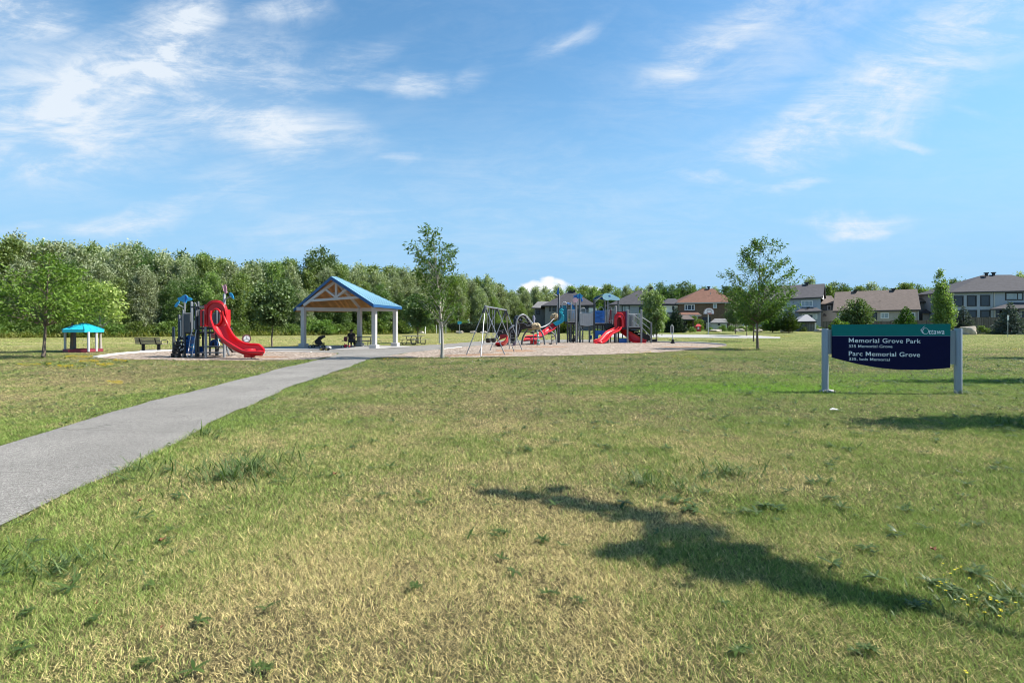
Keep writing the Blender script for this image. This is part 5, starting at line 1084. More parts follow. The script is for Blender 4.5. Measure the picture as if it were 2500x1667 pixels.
# boulders
ROCK = mat("boulder_stone", (.40, .35, .29), .95, var=.35, scale=1.6, bump=.9, bscale=5, spec=.15)
def boulder(label, px, py, d, w, hh, seed):
    c = onter(px, d); rn = random.Random(seed); mb = MB(); bm = bmesh.new(); bmesh.ops.create_icosphere(bm, subdivisions=3, radius=1)
    for v in bm.verts:
        n = v.co.normalized(); k = 1 + .16 * math.sin(n.x * 3.1 + seed) * math.cos(n.y * 2.7 + seed * 2) + .10 * math.sin(n.z * 5 + n.x * 4 + seed) + rn.uniform(-.025, .025)
        q = n * k; q.x = max(-.86, min(.9, q.x)); q.z = max(-.5, min(.72 + .1 * q.x, q.z)); v.co = Vector((q.x * w / 1.75, q.y * w * .3, (q.z + .45) * hh / 1.15))
    mb.add([v.co + c for v in bm.verts], [[v.index for v in f.verts] for f in bm.faces]); bm.free()
    solo("boulder", mb, ROCK, c, label, "boulder", "boulders edging the park", ang=28)
for i, (px, d, w, hh, lab) in enumerate([(1122, 104, 1.5, .55, "boulder under the turquoise board in front of the hedge"), (1155, 105, 1.3, .5, "boulder in front of the hedge, left of the swing frame's top bar"), (1181, 106, 1.5, .45, "grey boulder in front of the hedge seen through the swing frame"), (1027, 103, 1.3, .5, "pale block between the far goal posts"), (1919, 86, 1.75, .75, "white boulder at the foot of the fuller green pine"), (2003, 88, 2.0, .5, "flat pale boulder just left of the sign's left post"), (2364, 74.5, 2.1, 1.15, "large tan boulder right of the sign's right post"), (1746, 88, 2.0, .42, "low flat boulder in front of the garden shed"), (1668, 86, 1.1, .8, "tilted pale boulder at the foot of the dark fir"), (1626, 86, 1.5, 1.0, "grey boulder below the yellow green bush"), (1850, 88, 1.4, .45, "small boulder behind the lone locust's trunk"), (1805, 89, 1.7, .5, "dark boulder in front of the tan fence by the shed"), (2486, 80, 2.4, .55, "flat pale boulder at the foot of the right blue spruce"), (1578, 88, 1.3, .6, "white boulder seen past the stair of the right play structure")]):
    boulder(lab, px, 0, d, w, hh, i * 7 + 3)
# goal posts, hoops, small signs
WHITEP = mat("white_paint", (.78, .77, .74), .5, var=.06); GALV = mat("galvanised_steel", (.42, .43, .44), .4, .7, var=.1, scale=10); STEEL_P = mat("grey_pole", (.36, .37, .38), .45, .3, var=.08)
t = Thing("goal_post", "white goal at the far end of the field in front of the wood", "goal", onter(1018, 101), None)
a, b = onter(998, 101), onter(1038, 101); hh = 1.85
for p in (a, b): mb = MB(); mb.tube([p, p + Vector((0, 0, hh))], .10, 8); t.part("upright", mb, WHITEP)
mb = MB(); c_ = onter(1030, 103); mb.tube([a + Vector((0, 1.2, .05)), b + Vector((0, 1.2, .05))], .04, 6); t.part("ground_bar", mb, WHITEP)
for px, d, lab in ((1065.5, 107, "left slim white field post in front of the hedge"), (1088.5, 107, "right slim white field post in front of the hedge")):
    p = onter(px, d); mb = MB(); mb.tube([p, p + Vector((0, 0, 1.7))], .05, 6); mb.ell(p + Vector((0, 0, 1.7)), .055, 6, 4); solo("field_post", mb, WHITEP, p, lab, "post", "slim posts in front of the hedge")
p = onter(1122, 100); t = Thing("turquoise_board", "small turquoise board on a post above the dark hedge", "sign", p)
mb = MB(); mb.tube([p, p + Vector((0, 0, 2.0))], .05, 6); t.part("post", mb, STEEL_P); q = at(1122, 788, 100); mb = MB(); mb.plate([q + Vector((-.42, 0, .3)), q + Vector((.3, 0, .3)), q + Vector((.45, 0, -.1)), q + Vector((0, 0, -.38)), q + Vector((-.35, 0, -.3))], (0, .06, 0)); t.part("board", mb, mat("board_turquoise", (.04, .36, .52), .5))
def hoop(px, yb, d, yc, lab, w, hgt, rim=True):
    p = onter(px, d); t = Thing("basketball_hoop", lab, "hoop", p, "basketball hoops of the court"); c = at(px, yc, d)
    mb = MB(); mb.tube([p, Vector((p.x, p.y, c.z - .1)), Vector((p.x, p.y - .25, c.z))], .085, 8); t.part("pole", mb, GALV)
    pts = [(-w / 2, -hgt * .42), (-w / 2 * 1.0, -.05 * hgt), (-w / 2 * .86, .22 * hgt), (-w / 2 * .45, .46 * hgt), (0, .5 * hgt), (w / 2 * .45, .46 * hgt), (w / 2 * .86, .22 * hgt), (w / 2, -.05 * hgt), (w / 2, -hgt * .42)]
    mb = MB(); mb.plate([(c.x + x, c.y - .32, c.z + z) for x, z in pts], (0, .05, 0)); bo = t.part("backboard", mb, WHITEP, smooth=False)
    mb = MB(); yy = c.y - .36
    for x0, z0, x1, z1 in ((-.3, -.28, -.3, .17), (.3, -.28, .3, .17), (-.3, .17, .3, .17), (-.3, -.28, .3, -.28)): mb.beam((c.x + x0, yy, c.z + z0), (c.x + x1, yy, c.z + z1), .03, .06)
    k = len(pts)
    for i in range(k): mb.beam((c.x + pts[i][0] * .96, yy, c.z + pts[i][1] * .96), (c.x + pts[(i + 1) % k][0] * .96, yy, c.z + pts[(i + 1) % k][1] * .96), .03, .07)
    t.part("board_markings", mb, mat("board_maroon", (.16, .05, .05), .6), bo, smooth=False)
    mb = MB(); mb.tube([(c.x + .23 * math.cos(a), c.y - .62 + .23 * math.sin(a), c.z - .34) for a in np.linspace(0, 2 * PI, 17)], .02, 5); t.part("rim", mb, mat("rim_orange", (.6, .13, .02), .5))
hoop(1729, 818, 75, 760, "white basketball hoop with a marked backboard at the middle of the court", 1.55, 1.05)
hoop(1589, 818, 82, 776.5, "pale basketball hoop half hidden by the weeping tree", 1.2, .85)
p = gnd(2460.5, 815); p = onter(2460.5, 66); t = Thing("signpost", "small white sign on a slim pole in front of the right blue spruce", "sign", p); mb = MB(); mb.tube([p, Vector((p.x, p.y, at(0, 772, 66).z))], .035, 6); t.part("pole", mb, GALV)
q = at(2460, 775.5, 66); mb = MB(); mb.cbox((q.x, q.y - .05, q.z), (.22, .03, .62), .01); t.part("sign_plate", mb, WHITEP)
# ------------------------------------------------------------------ paints used by the play equipment
P_DGREY = mat("powder_dark_grey", (.045, .05, .056), .4, .2, var=.12, scale=4); P_GREY = mat("powder_grey", (.13, .14, .15), .4, .2, var=.1, scale=4); P_LGREY = mat("powder_light_grey", (.25, .26, .265), .4, .2, var=.1, scale=4)
P_RED = mat("plastic_red", (.56, .012, .018), .32, var=.10, scale=1.4, spec=.5); P_RED2 = mat("plastic_deep_red", (.27, .012, .016), .4, var=.1, scale=2)
P_BLUE = mat("plastic_blue", (.012, .12, .42), .38, var=.12, scale=2); P_NAVY = mat("plastic_navy", (.01, .06, .21), .4, var=.12, scale=2); P_SKY = mat("plastic_sky_blue", (.035, .34, .62), .38, var=.1, scale=2); P_AQUA = mat("plastic_pale_aqua", (.55, .90, .97), .45, var=.08, scale=2)
P_TEAL = mat("plastic_teal", (.012, .17, .25), .38, var=.12, scale=2); P_TEAL_L = mat("plastic_bright_teal", (.03, .42, .50), .35, var=.08, scale=2); P_PINK = mat("plastic_pink", (.48, .24, .30), .5, var=.15, scale=5); P_PINK_L = mat("plastic_pale_pink", (.66, .42, .45), .5, var=.1, scale=5)
P_BLACK = mat("rubber_black", (.014, .014, .015), .6, var=.2, scale=5); P_WHITE = mat("coated_white", (.5, .5, .49), .4, var=.06, scale=4); P_TAN = mat("climbing_rock_tan", (.36, .285, .17), .8, var=.2, scale=3, bump=.5, bscale=8)
P_STEEL = mat("steel_tube", (.33, .335, .35), .35, .55, var=.1, scale=6); P_DECK = mat("deck_coating", (.018, .018, .02), .7, var=.2, scale=8)

# ------------------------------------------------------------------ the park sign
def park_sign():
    pl, pr = gnd(2014, 957), gnd(2339, 961); ux = (pr - pl); ux.z = 0; ux.normalize(); nrm = Vector((ux.y, -ux.x, 0))
    def S(cx, cy, off=0.0):
        px, py = 1980 + cx / 3.7327, 640 + cy / 3.7327; o = pl + nrm * off; dr = Vector(((px - 1250) / FPX, 1, (HOR - py) / FPX)); k = o.dot(nrm) / dr.dot(nrm); p = dr * k; p.z += EYE; return p
    t = Thing("park_sign", "green and navy park name sign on two grey posts in the lawn", "sign", (pl + pr) / 2)
    POST = mat("sign_post_grey", (.26, .30, .345), .4, .25, var=.05, scale=3)
    for cx, ct, r in ((128, 605, .073), (1340, 602, .078)):
        b = S(cx, 1150); b.z = -.1; tp = S(cx, ct); mb = MB(); mb.tube([b, Vector((b.x, b.y, tp.z - .015)), Vector((b.x, b.y, tp.z))], [r, r, r * .93], 28); po = t.part("post", mb, POST)
        if cx < 500:
            fb = MB(); g = Vector((b.x, b.y, 0)); fb.cbox((g.x + .04, g.y - .02, .03), (.30, .26, .06), .03, .3); t.part("footing", fb, CONC, po)
    for x0, x1, y0, y1 in ((140, 195, 615, 836), (1245, 1320, 620, 928)):
        mb = MB(); mb.plate([S(x0, y0, -.02), S(x1, y0, -.02), S(x1, y1, -.02), S(x0, y1, -.02)], nrm * .045); t.part("bracket_plate", mb, POST, smooth=False)
    pts = [(187, 672), (1256, 672), (1254, 961)]; curve = [(1254, 961), (1160, 969), (1050, 976), (950, 979), (850, 978), (740, 974), (640, 964), (540, 949), (440, 930), (340, 907), (260, 887), (187, 867)]
    NAVY = mat("sign_navy", (.003, .0045, .042), .6, var=.1, scale=2, spec=.12); GRN = mat("sign_green", (.005, .175, .168), .6, var=.06, scale=2, spec=.15); TXT = mat("sign_lettering", (.74, .80, .86), .5, var=.02)
    lp = pts[:2] + [tuple(c) for c in spline([(a, b, 0) for a, b in curve], 3) and [(p.x, p.y) for p in spline([(a, b, 0) for a, b in curve], 3)]]
    mb = MB(); mb.plate([S(x, y, .03) for x, y in lp], nrm * .05); panel = t.part("panel", mb, NAVY, smooth=False)
    mb = MB(); mb.plate([S(187, 569, .03), S(1257, 562, .03), S(1256, 670.5, .03), S(187, 670.5, .03)], nrm * .052); band = t.part("green_band", mb, GRN, smooth=False)
    mb = MB(); mb.plate([S(187, 670.8, .03), S(1256, 670.8, .03), S(1256, 673, .03), S(187, 673, .03)], nrm * .0525); t.part("divider_line", mb, mat("sign_divider", (.25, .33, .45), .5), panel, smooth=False)
    def text(body, x0, x1, yb0, yb1, cap, parent, name, bold=.03, shear=0.0, m=TXT):
        cu = bpy.data.curves.new(name, 'FONT'); cu.body = body; cu.size = 1; cu.offset = bold; cu.shear = shear; cu.resolution_u = 4; cu.extrude = .002; cu.space_character = 1.04
        ob = bpy.data.objects.new(name + "_src", cu); COL.objects.link(ob); dg = bpy.context.evaluated_depsgraph_get(); me = bpy.data.meshes.new_from_object(ob.evaluated_get(dg)); bpy.data.objects.remove(ob); 
        co = np.empty(len(me.vertices) * 3); me.vertices.foreach_get('co', co); co = co.reshape(-1, 3); mnx, mxx = co[:, 0].min(), co[:, 0].max(); capH = .69
        bm = bmesh.new(); bm.from_mesh(me); bmesh.ops.remove_doubles(bm, verts=bm.verts, dist=1e-5); bm.verts.ensure_lookup_table(); seen = set(); isl = []
        for v in bm.verts:
            if v in seen: continue
            st = [v]; seen.add(v); grp = []
            while st:
                q = st.pop(); grp.append(q)
                for e in q.link_edges:
                    w = e.other_vert(q)
                    if w not in seen: seen.add(w); st.append(w)
            isl.append(grp)
        isl.sort(key=lambda g: min(q.co.x for q in g)); mi = {'Memorial Grove Park': 0, '335 Memorial Grove': 3, 'Parc Memorial Grove': 4, '335, bois Memorial': 9}.get(body)
        if mi is not None:                                   # a capital M with its middle reaching the baseline, as on the sign
            g = isl[mi]; xa, xb = min(q.co.x for q in g), max(q.co.x for q in g); ya, yb_ = 0.0, max(q.co.y for q in g); za, zb = min(q.co.z for q in g), max(q.co.z for q in g); bmesh.ops.delete(bm, geom=g, context='VERTS'); sw = .135; xm = (xa + xb) / 2
            for quad in (((xa, ya), (xa + sw, ya), (xa + sw, yb_), (xa, yb_)), ((xb - sw, ya), (xb, ya), (xb, yb_), (xb - sw, yb_)), ((xa + sw * .9, yb_), (xa + sw * .9, yb_ - .24), (xm, ya + .06), (xm, ya + .34)), ((xb - sw * .9, yb_ - .24), (xb - sw * .9, yb_), (xm, ya + .34), (xm, ya + .06))):
                lo = [bm.verts.new((x, y, za)) for x, y in quad]; hi = [bm.verts.new((x, y, zb + .0004)) for x, y in quad]; bm.faces.new(lo[::-1]); bm.faces.new(hi)
                for i in range(4): bm.faces.new((lo[i], lo[(i + 1) % 4], hi[(i + 1) % 4], hi[i]))
            bmesh.ops.recalc_face_normals(bm, faces=bm.faces)
        bm.to_mesh(me); bm.free(); co = np.empty(len(me.vertices) * 3); me.vertices.foreach_get('co', co); co = co.reshape(-1, 3)
        out = []
        for v in co:
            f = (v[0] - mnx) / (mxx - mnx); cx = x0 + (x1 - x0) * f; cy = yb0 + (yb1 - yb0) * f - v[1] / capH * cap
            out.append(S(cx, cy, .0835 + v[2] * .5) - t.org)
        me.vertices.foreach_set('co', np.array([tuple(p) for p in out]).ravel()); me.materials.clear(); me.materials.append(m); me.update()
        o = bpy.data.objects.new(name, me); COL.objects.link(o); o.parent = parent; return o
    text("Memorial Grove Park", 344, 1001, 731, 739, 40, panel, "park_name", .009)
    text("335 Memorial Grove", 345, 742, 777, 780, 25, panel, "address_line", .006)
    text("Parc Memorial Grove", 344, 994, 851, 863, 40, panel, "park_name", .009)
    text("335, bois Memorial", 346, 716, 893, 900, 25, panel, "address_line", .006)
    text("ttawa", 1072, 1217, 655, 655, 47, band, "city_name", .012, .12)
    # the large O and the swooping lines of the city mark
    mb = MB(); O = []; I = []
    for k in range(48):
        a = 2 * PI * k / 48; ex, ey = 29 * math.cos(a), 29 * math.sin(a); O.append((1043 + ex - .22 * ey * 0, 628 + ey)); a2 = a; I.append((1044.5 + 23.5 * math.cos(a2), 627.5 + 25.5 * math.sin(a2)))
    mb.holed([S(x, y, .083) for x, y in O], [S(x, y, .083) for x, y in I], nrm * .003)
    for k, (x0, y0, x1, y1, bul) in enumerate([(1040, 579, 1022, 652, 46), (1034, 586, 1014, 646, 34), (1026, 594, 1009, 636, 24), (1016, 603, 1003, 628, 15)]):
        L_ = []; R_ = []
        for i in range(15):
            q = i / 14; x = x0 + (x1 - x0) * q - bul * math.sin(PI * q) * (1 - .3 * q) * .55; y = y0 + (y1 - y0) * q; w = 3.6 * math.sin(PI * (q * .92 + .04)) ** .7 + .4
            L_.append((x - w, y)); R_.append((x + w * .25, y))
        lp_ = L_ + R_[::-1]; mb.plate([S(x, y, .083) for x, y in lp_], nrm * .003)
    t.part("city_emblem", mb, TXT, band, smooth=False)
park_sign()

# ------------------------------------------------------------------ picnic shelter
def shelter():
    def c2(cx, cy, d): return at(700 + cx / 6.533, 650 + cy / 6.533, d)
    PA, PB, PC, PD = gnd(741, 848), gnd(914, 850.6), gnd(965, 845.4), gnd(878, 846)
    PAINT = mat("shelter_paint", (.43, .42, .40), .55, var=.07, scale=3); ROOF = mat("roof_metal_blue", (.135, .27, .345), .5, .0, var=.08, scale=1.5); FAS = mat("roof_trim_blue", (.012, .075, .20), .45, var=.1, scale=2)
    SOF = boards("soffit_cedar", (.44, .20, .075), .13, 0, .4, .6, .3)
    t = Thing("picnic_shelter", "open picnic shelter with a blue metal gable roof on pale posts", "shelter", (PA + PB + PC + PD) / 4)
    tops = {'A': 2.98, 'B': 3.0, 'C': 2.98, 'D': 2.95}
    for k, p in zip('ABCD', (PA, PB, PC, PD)):
        mb = MB(); mb.cbox((p.x, p.y, tops[k] / 2), (.30, .30, tops[k]), .02, -.22); po = t.part("post", mb, PAINT, smooth=False)
        mb = MB(); mb.cbox((p.x, p.y, .15), (.52, .52, .26), .02, -.22); t.part("plinth", mb, PAINT, po, smooth=False)
    D = 1250.0
    L = at(717, 753, .0305 * D); Rr = at(911, 741, 34.3); P = at(808, 674.3, 35.7); Q = at(822, 675.5, 37.2); S = at(981, 748.5, 40.4); T = at(845, 754, 42.0)
    th = Vector((0, 0, -.10)); V = [L, Rr, P, Q, S, T]
    # sheet roof: top skin per slope, cedar soffit below, blue trim round the edge
    mb = MB(); mb.add(V, [(0, 2, 3, 5), (2, 1, 4, 3), (3, 4, 5)]); mb.add([v + th for v in V], [(0, 2, 3, 5), (2, 1, 4, 3), (3, 4, 5)])
    for a, b in ((0, 2), (2, 1), (1, 4), (4, 5), (5, 0)): mb.add([V[a], V[b], V[b] + th, V[a] + th], [(0, 1, 2, 3)])
    rf = t.part("roof", mb, ROOF, smooth=False)
    sm = MB()
    for i in range(1, 13):                                     # standing seams
        q = i / 13; a = P.lerp(Q, min(1, q * 6)) if q < .17 else Q.lerp(S, (q - .17) / .83); b = Rr.lerp(S, q); sm.beam(a + Vector((0, 0, .012)), b + Vector((0, 0, .012)), .025, .03)
    for i in range(1, 10):
        q = i / 10; b = L.lerp(T, q); a = P.lerp(Q, min(1, q * 5)) if q < .2 else Q.lerp(T, (q - .2) / .8); sm.beam(a + Vector((0, 0, .012)), b + Vector((0, 0, .012)), .025, .03)
    t.part("roof_seam", sm, ROOF, rf, smooth=False)
    tr = MB(); dn = Vector((0, 0, -.13))
    for a, b in ((L, P), (P, Rr), (Rr, S), (S, T), (T, L)): tr.beam(a + dn, b + dn, .05, .20)
    t.part("roof_trim", tr, FAS, rf, smooth=False)
    dd = Vector((0, 0, -.25)); mb = MB(); cen = sum(V, Vector()) / 6
    W = [v.lerp(Vector((cen.x, cen.y, v.z)), .02) + dd for v in V]
    mb.add(W, [(0, 2, 3, 5), (2, 1, 4, 3), (3, 4, 5)]); mb.add([w + Vector((0, 0, .02)) for w in W], [(0, 2, 3, 5), (2, 1, 4, 3), (3, 4, 5)]); t.part("soffit", mb, SOF, rf, smooth=False)
    # gable truss and beams
    def Tr(cx, cy):
        px = 700 + cx / 6.533; d = 37.0 + (px - 741) / (913.5 - 741) * (35.45 - 37.0); return c2(cx, cy, d)
    mb = MB()
    for a, b, w in (((785, 235), (275, 622), .17), ((790, 235), (1372, 608), .17), ((395, 548), (1160, 493), .17), ((790, 245), (790, 528), .17), ((600, 352), (778, 487), .14), ((962, 356), (802, 491), .14)): mb.beam(Tr(*a), Tr(*b), .14, w)
    t.part("truss", mb, PAINT, smooth=False)
    for a, b in ((PA, PD), (PD, PC), (PB, PC), (PA, PA + (PA - PD) * .12)):
        mb = MB(); za, zb = 2.98, 2.98; mb.beam((a.x, a.y, 2.83), (b.x, b.y, 2.83 if b is not PD else 2.80), .16, .26); t.part("beam", mb, PAINT, smooth=False)
    mb = MB(); mb.beam(Q + Vector((0, 0, -.42)), (PD.x, PD.y, 2.98), .13, .16); mb.beam(Q + Vector((0, 0, -.42)), (PC.x, PC.y, 3.0), .13, .16); mb.beam(c2(430, 428, 38.2), c2(1090, 432, 38.4), .06, .09); t.part("hip_rafter", mb, PAINT, smooth=False)
shelter()

# ------------------------------------------------------------------ tables, bench, stroller, toys, person
TBL = mat("table_dark_green", (.022, .026, .025), .45, .2, var=.15, scale=5); TBL_T = mat("table_top_grey", (.09, .095, .095), .5, .2, var=.12, scale=6)
def picnic_table(label, org, yaw, L=2.4):
    t = Thing("picnic_table", label, "table", (0, 0, 0), "picnic tables"); mb = MB()
    for i in range(5): mb.cbox((0, -.3 + i * .15, .745), (L, .13, .035), .006)
    t.part("tabletop", mb, TBL_T, smooth=False)
    for s in (-1, 1):
        mb = MB()
        for i in range(2): mb.cbox((0, s * (.66 + i * .15), .445), (L, .135, .035), .006)
        t.part("seat", mb, TBL_T, smooth=False)
    for x in (-L * .3, L * .3):
        mb = MB(); mb.tube(spline([(x, -.30, .72), (x, -.18, .40), (x, -.30, .08), (x, -.55, .03), (x, -.72, .12), (x, -.72, .42)], 5), .03, 7); mb.tube(spline([(x, .30, .72), (x, .18, .40), (x, .30, .08), (x, .55, .03), (x, .72, .12), (x, .72, .42)], 5), .03, 7); mb.tube([(x, -.2, .42), (x, .2, .42)], .022, 6); t.part("leg_frame", mb, TBL)
    t.o.location = org; t.o.rotation_euler = (0, 0, yaw); return t
picnic_table("dark picnic table under the shelter roof beside the seated person", gnd(884, 846.5) , R(-6), 2.5).o.location.x += .0
picnic_table("dark picnic table standing on the grass edge right of the shelter", gnd(1010, 841.5), R(62), 2.1)
def bench():
    t = Thing("park_bench", "brown slatted park bench seen from behind, left of the play structure", "bench", gnd(362, 856)); o = t.org; sl = mat("bench_slats", (.27, .225, .165), .6, var=.15, scale=6); fr = mat("bench_frame", (.02, .018, .018), .5, .2)
    ya = R(-10); ux = Vector((math.cos(ya), math.sin(ya), 0)); uy = Vector((-math.sin(ya), math.cos(ya), 0))
    def B(x, y, z): return o + ux * x + uy * y + Vector((0, 0, z))
    mb = MB()
    for i in range(5): mb.beam(B(-.95, .02 - .028 * i, .46 + i * .085), B(.95, .02 - .028 * i, .46 + i * .085), .03, .07)
    t.part("backrest", mb, sl, smooth=False)
    mb = MB()
    for i in range(4): mb.beam(B(-.95, .10 + i * .11, .43), B(.95, .10 + i * .11, .43), .095, .03)
    t.part("seat", mb, sl, smooth=False)
    for x in (-.58, .58): mb = MB(); mb.beam(B(x, .2, 0), B(x, .2, .42), .16, .09); mb.beam(B(x, 0, .40), B(x, .5, .40), .06, .05); mb.beam(B(x, .03, .4), B(x, -.11, .82), .05, .05); t.part("leg", mb, fr, smooth=False)
    for x in (-.95, .95): mb = MB(); mb.tube(spline([B(x, .02, .44), B(x, .03, .64), B(x, .30, .68), B(x, .48, .60), B(x, .46, .44)], 5), .022, 6); t.part("armrest", mb, fr)
bench()
def wheel(t, c, r, w, ax, tm, hm, name="wheel"):
    c = Vector(c); ax = Vector(ax).normalized(); a = ax.cross(Vector((0, 0, 1))).normalized(); b = Vector((0, 0, 1))
    mb = MB(); mb.tube([c + (a * math.cos(q) + b * math.sin(q)) * r * .8 for q in np.linspace(0, 2 * PI, 19)], r * .2 + w * .2, 7, False); wo = t.part(name, mb, tm)
    hb = MB(); hb.tube([c - ax * w * .35, c + ax * w * .35], r * .62, 14); t.part("hub", hb, hm, wo)
def stroller():
    d = 36.2; t = Thing("stroller", "black baby stroller standing under the shelter by the left post", "stroller", gnd(773, 850)); K = mat("stroller_fabric", (.012, .012, .014), .8, var=.3, scale=12); F = mat("stroller_frame", (.03, .03, .033), .35, .6); G = mat("stroller_wheel_grey", (.30, .30, .30), .6)
    def c(cx, cy, o=0): return at(740 + cx / 14.7, 790 + cy / 14.7, d + o)
    for o in (-.24, .24):
        mb = MB(); mb.tube(spline([c(275, 775, o), c(420, 620, o), c(540, 520, o), c(600, 470, o)], 4), .018, 6); mb.tube([c(300, 830, o), c(450, 660, o), c(660, 720, o), c(690, 820, o)], .018, 6); mb.tube([c(300, 830, o), c(660, 820, o)], .016, 6); t.part("frame_side", mb, F)
    mb = MB(); mb.tube([c(275, 775, -.24), c(262, 765, 0), c(275, 775, .24)], .02, 6); t.part("handle", mb, K)
    mb = MB(); mb.plate([c(405, 640, -.22), c(470, 560, -.22), c(560, 600, -.22), c(600, 690, -.22), c(690, 700, -.22), c(690, 740, -.22), c(560, 760, -.22), c(450, 740, -.22)], (0, .44, 0)); t.part("seat", mb, K)
    A = [(500, 545), (545, 480), (610, 440), (690, 425)]; B_ = [(560, 590), (600, 540), (655, 520), (715, 510)]; mb = MB()
    for (x0, y0), (x1, y1), (x2, y2), (x3, y3) in zip(A[:-1], A[1:], B_[:-1], B_[1:]): mb.plate([c(x0, y0, -.25), c(x1, y1, -.25), c(x3, y3, -.25), c(x2, y2, -.25)], (0, .5, 0))
    t.part("canopy", mb, K)
    mb = MB(); mb.plate([c(370, 760, -.2), c(620, 770, -.2), c(600, 815, -.2), c(400, 815, -.2)], (0, .4, 0)); t.part("basket", mb, K)
    for cx in (310, 680):
        for o in (-.27, .27): wheel(t, Vector((c(cx, 0).x, d + o, .125 if cx < 500 else .13)), .125, .05, (0, 1, 0), P_BLACK, G)
stroller()
def toy_truck():
    d = 33.0; t = Thing("toy_truck", "white and black toy dump truck with yellow wheels on the concrete by the shelter", "toy", gnd(794, 855.6)); Y = mat("toy_yellow", (.62, .47, .11), .5); Wt = mat("toy_white", (.72, .70, .62), .5)
    def c(cx, cy, o=0): return at(740 + cx / 14.7, 790 + cy / 14.7, d + o)
    mb = MB(); mb.plate([c(640, 880, -.1), c(800, 875, -.1), c(960, 880, -.1), c(950, 925, -.1), c(640, 925, -.1)], (0, .2, 0)); t.part("chassis", mb, P_BLACK)
    mb = MB(); mb.plate([c(815, 850, -.13), c(840, 815, -.13), c(935, 820, -.13), c(965, 860, -.13), c(960, 895, -.13), c(900, 865, -.13), c(830, 880, -.13)], (0, .26, 0)); t.part("cab", mb, Wt)
    mb = MB(); mb.plate([c(640, 862, -.12), c(790, 868, -.12), c(780, 884, -.12), c(650, 884, -.12)], (0, .24, 0)); t.part("bed", mb, P_DGREY)
    for cx in (676, 868):
        for o in (-.16, .16): wheel(t, Vector((c(cx, 0).x, d + o, .085)), .085, .07, (0, 1, 0), P_BLACK, Y)
toy_truck()
def toy_trike():
    d = 36.4; t = Thing("toy_tricycle", "small red ride-on toy on the ground in front of the bench", "toy", gnd(846, 850)); r2 = mat("toy_red", (.50, .02, .05), .4)
    def c(cx, cy, o=0): return at(740 + cx / 14.7, 790 + cy / 14.7, d + o)
    mb = MB(); mb.plate([c(1465, 765, -.12), c(1530, 740, -.12), c(1580, 790, -.12), c(1650, 795, -.12), c(1650, 830, -.12), c(1480, 865, -.12)], (0, .24, 0)); t.part("body", mb, r2)
    mb = MB(); mb.tube([c(1500, 770, 0), c(1470, 700, 0)], .018, 6); mb.tube([c(1468, 700, -.14), c(1468, 700, .14)], .018, 6); t.part("handlebar", mb, P_BLACK)
    for cx, r in ((1445, .11), (1620, .085)):
        for o in (-.15, .15): wheel(t, Vector((c(cx, 0).x, d + o, r)), r, .05, (0, 1, 0), P_BLACK, mat("toy_hub", (.6, .55, .5), .5))
toy_trike()
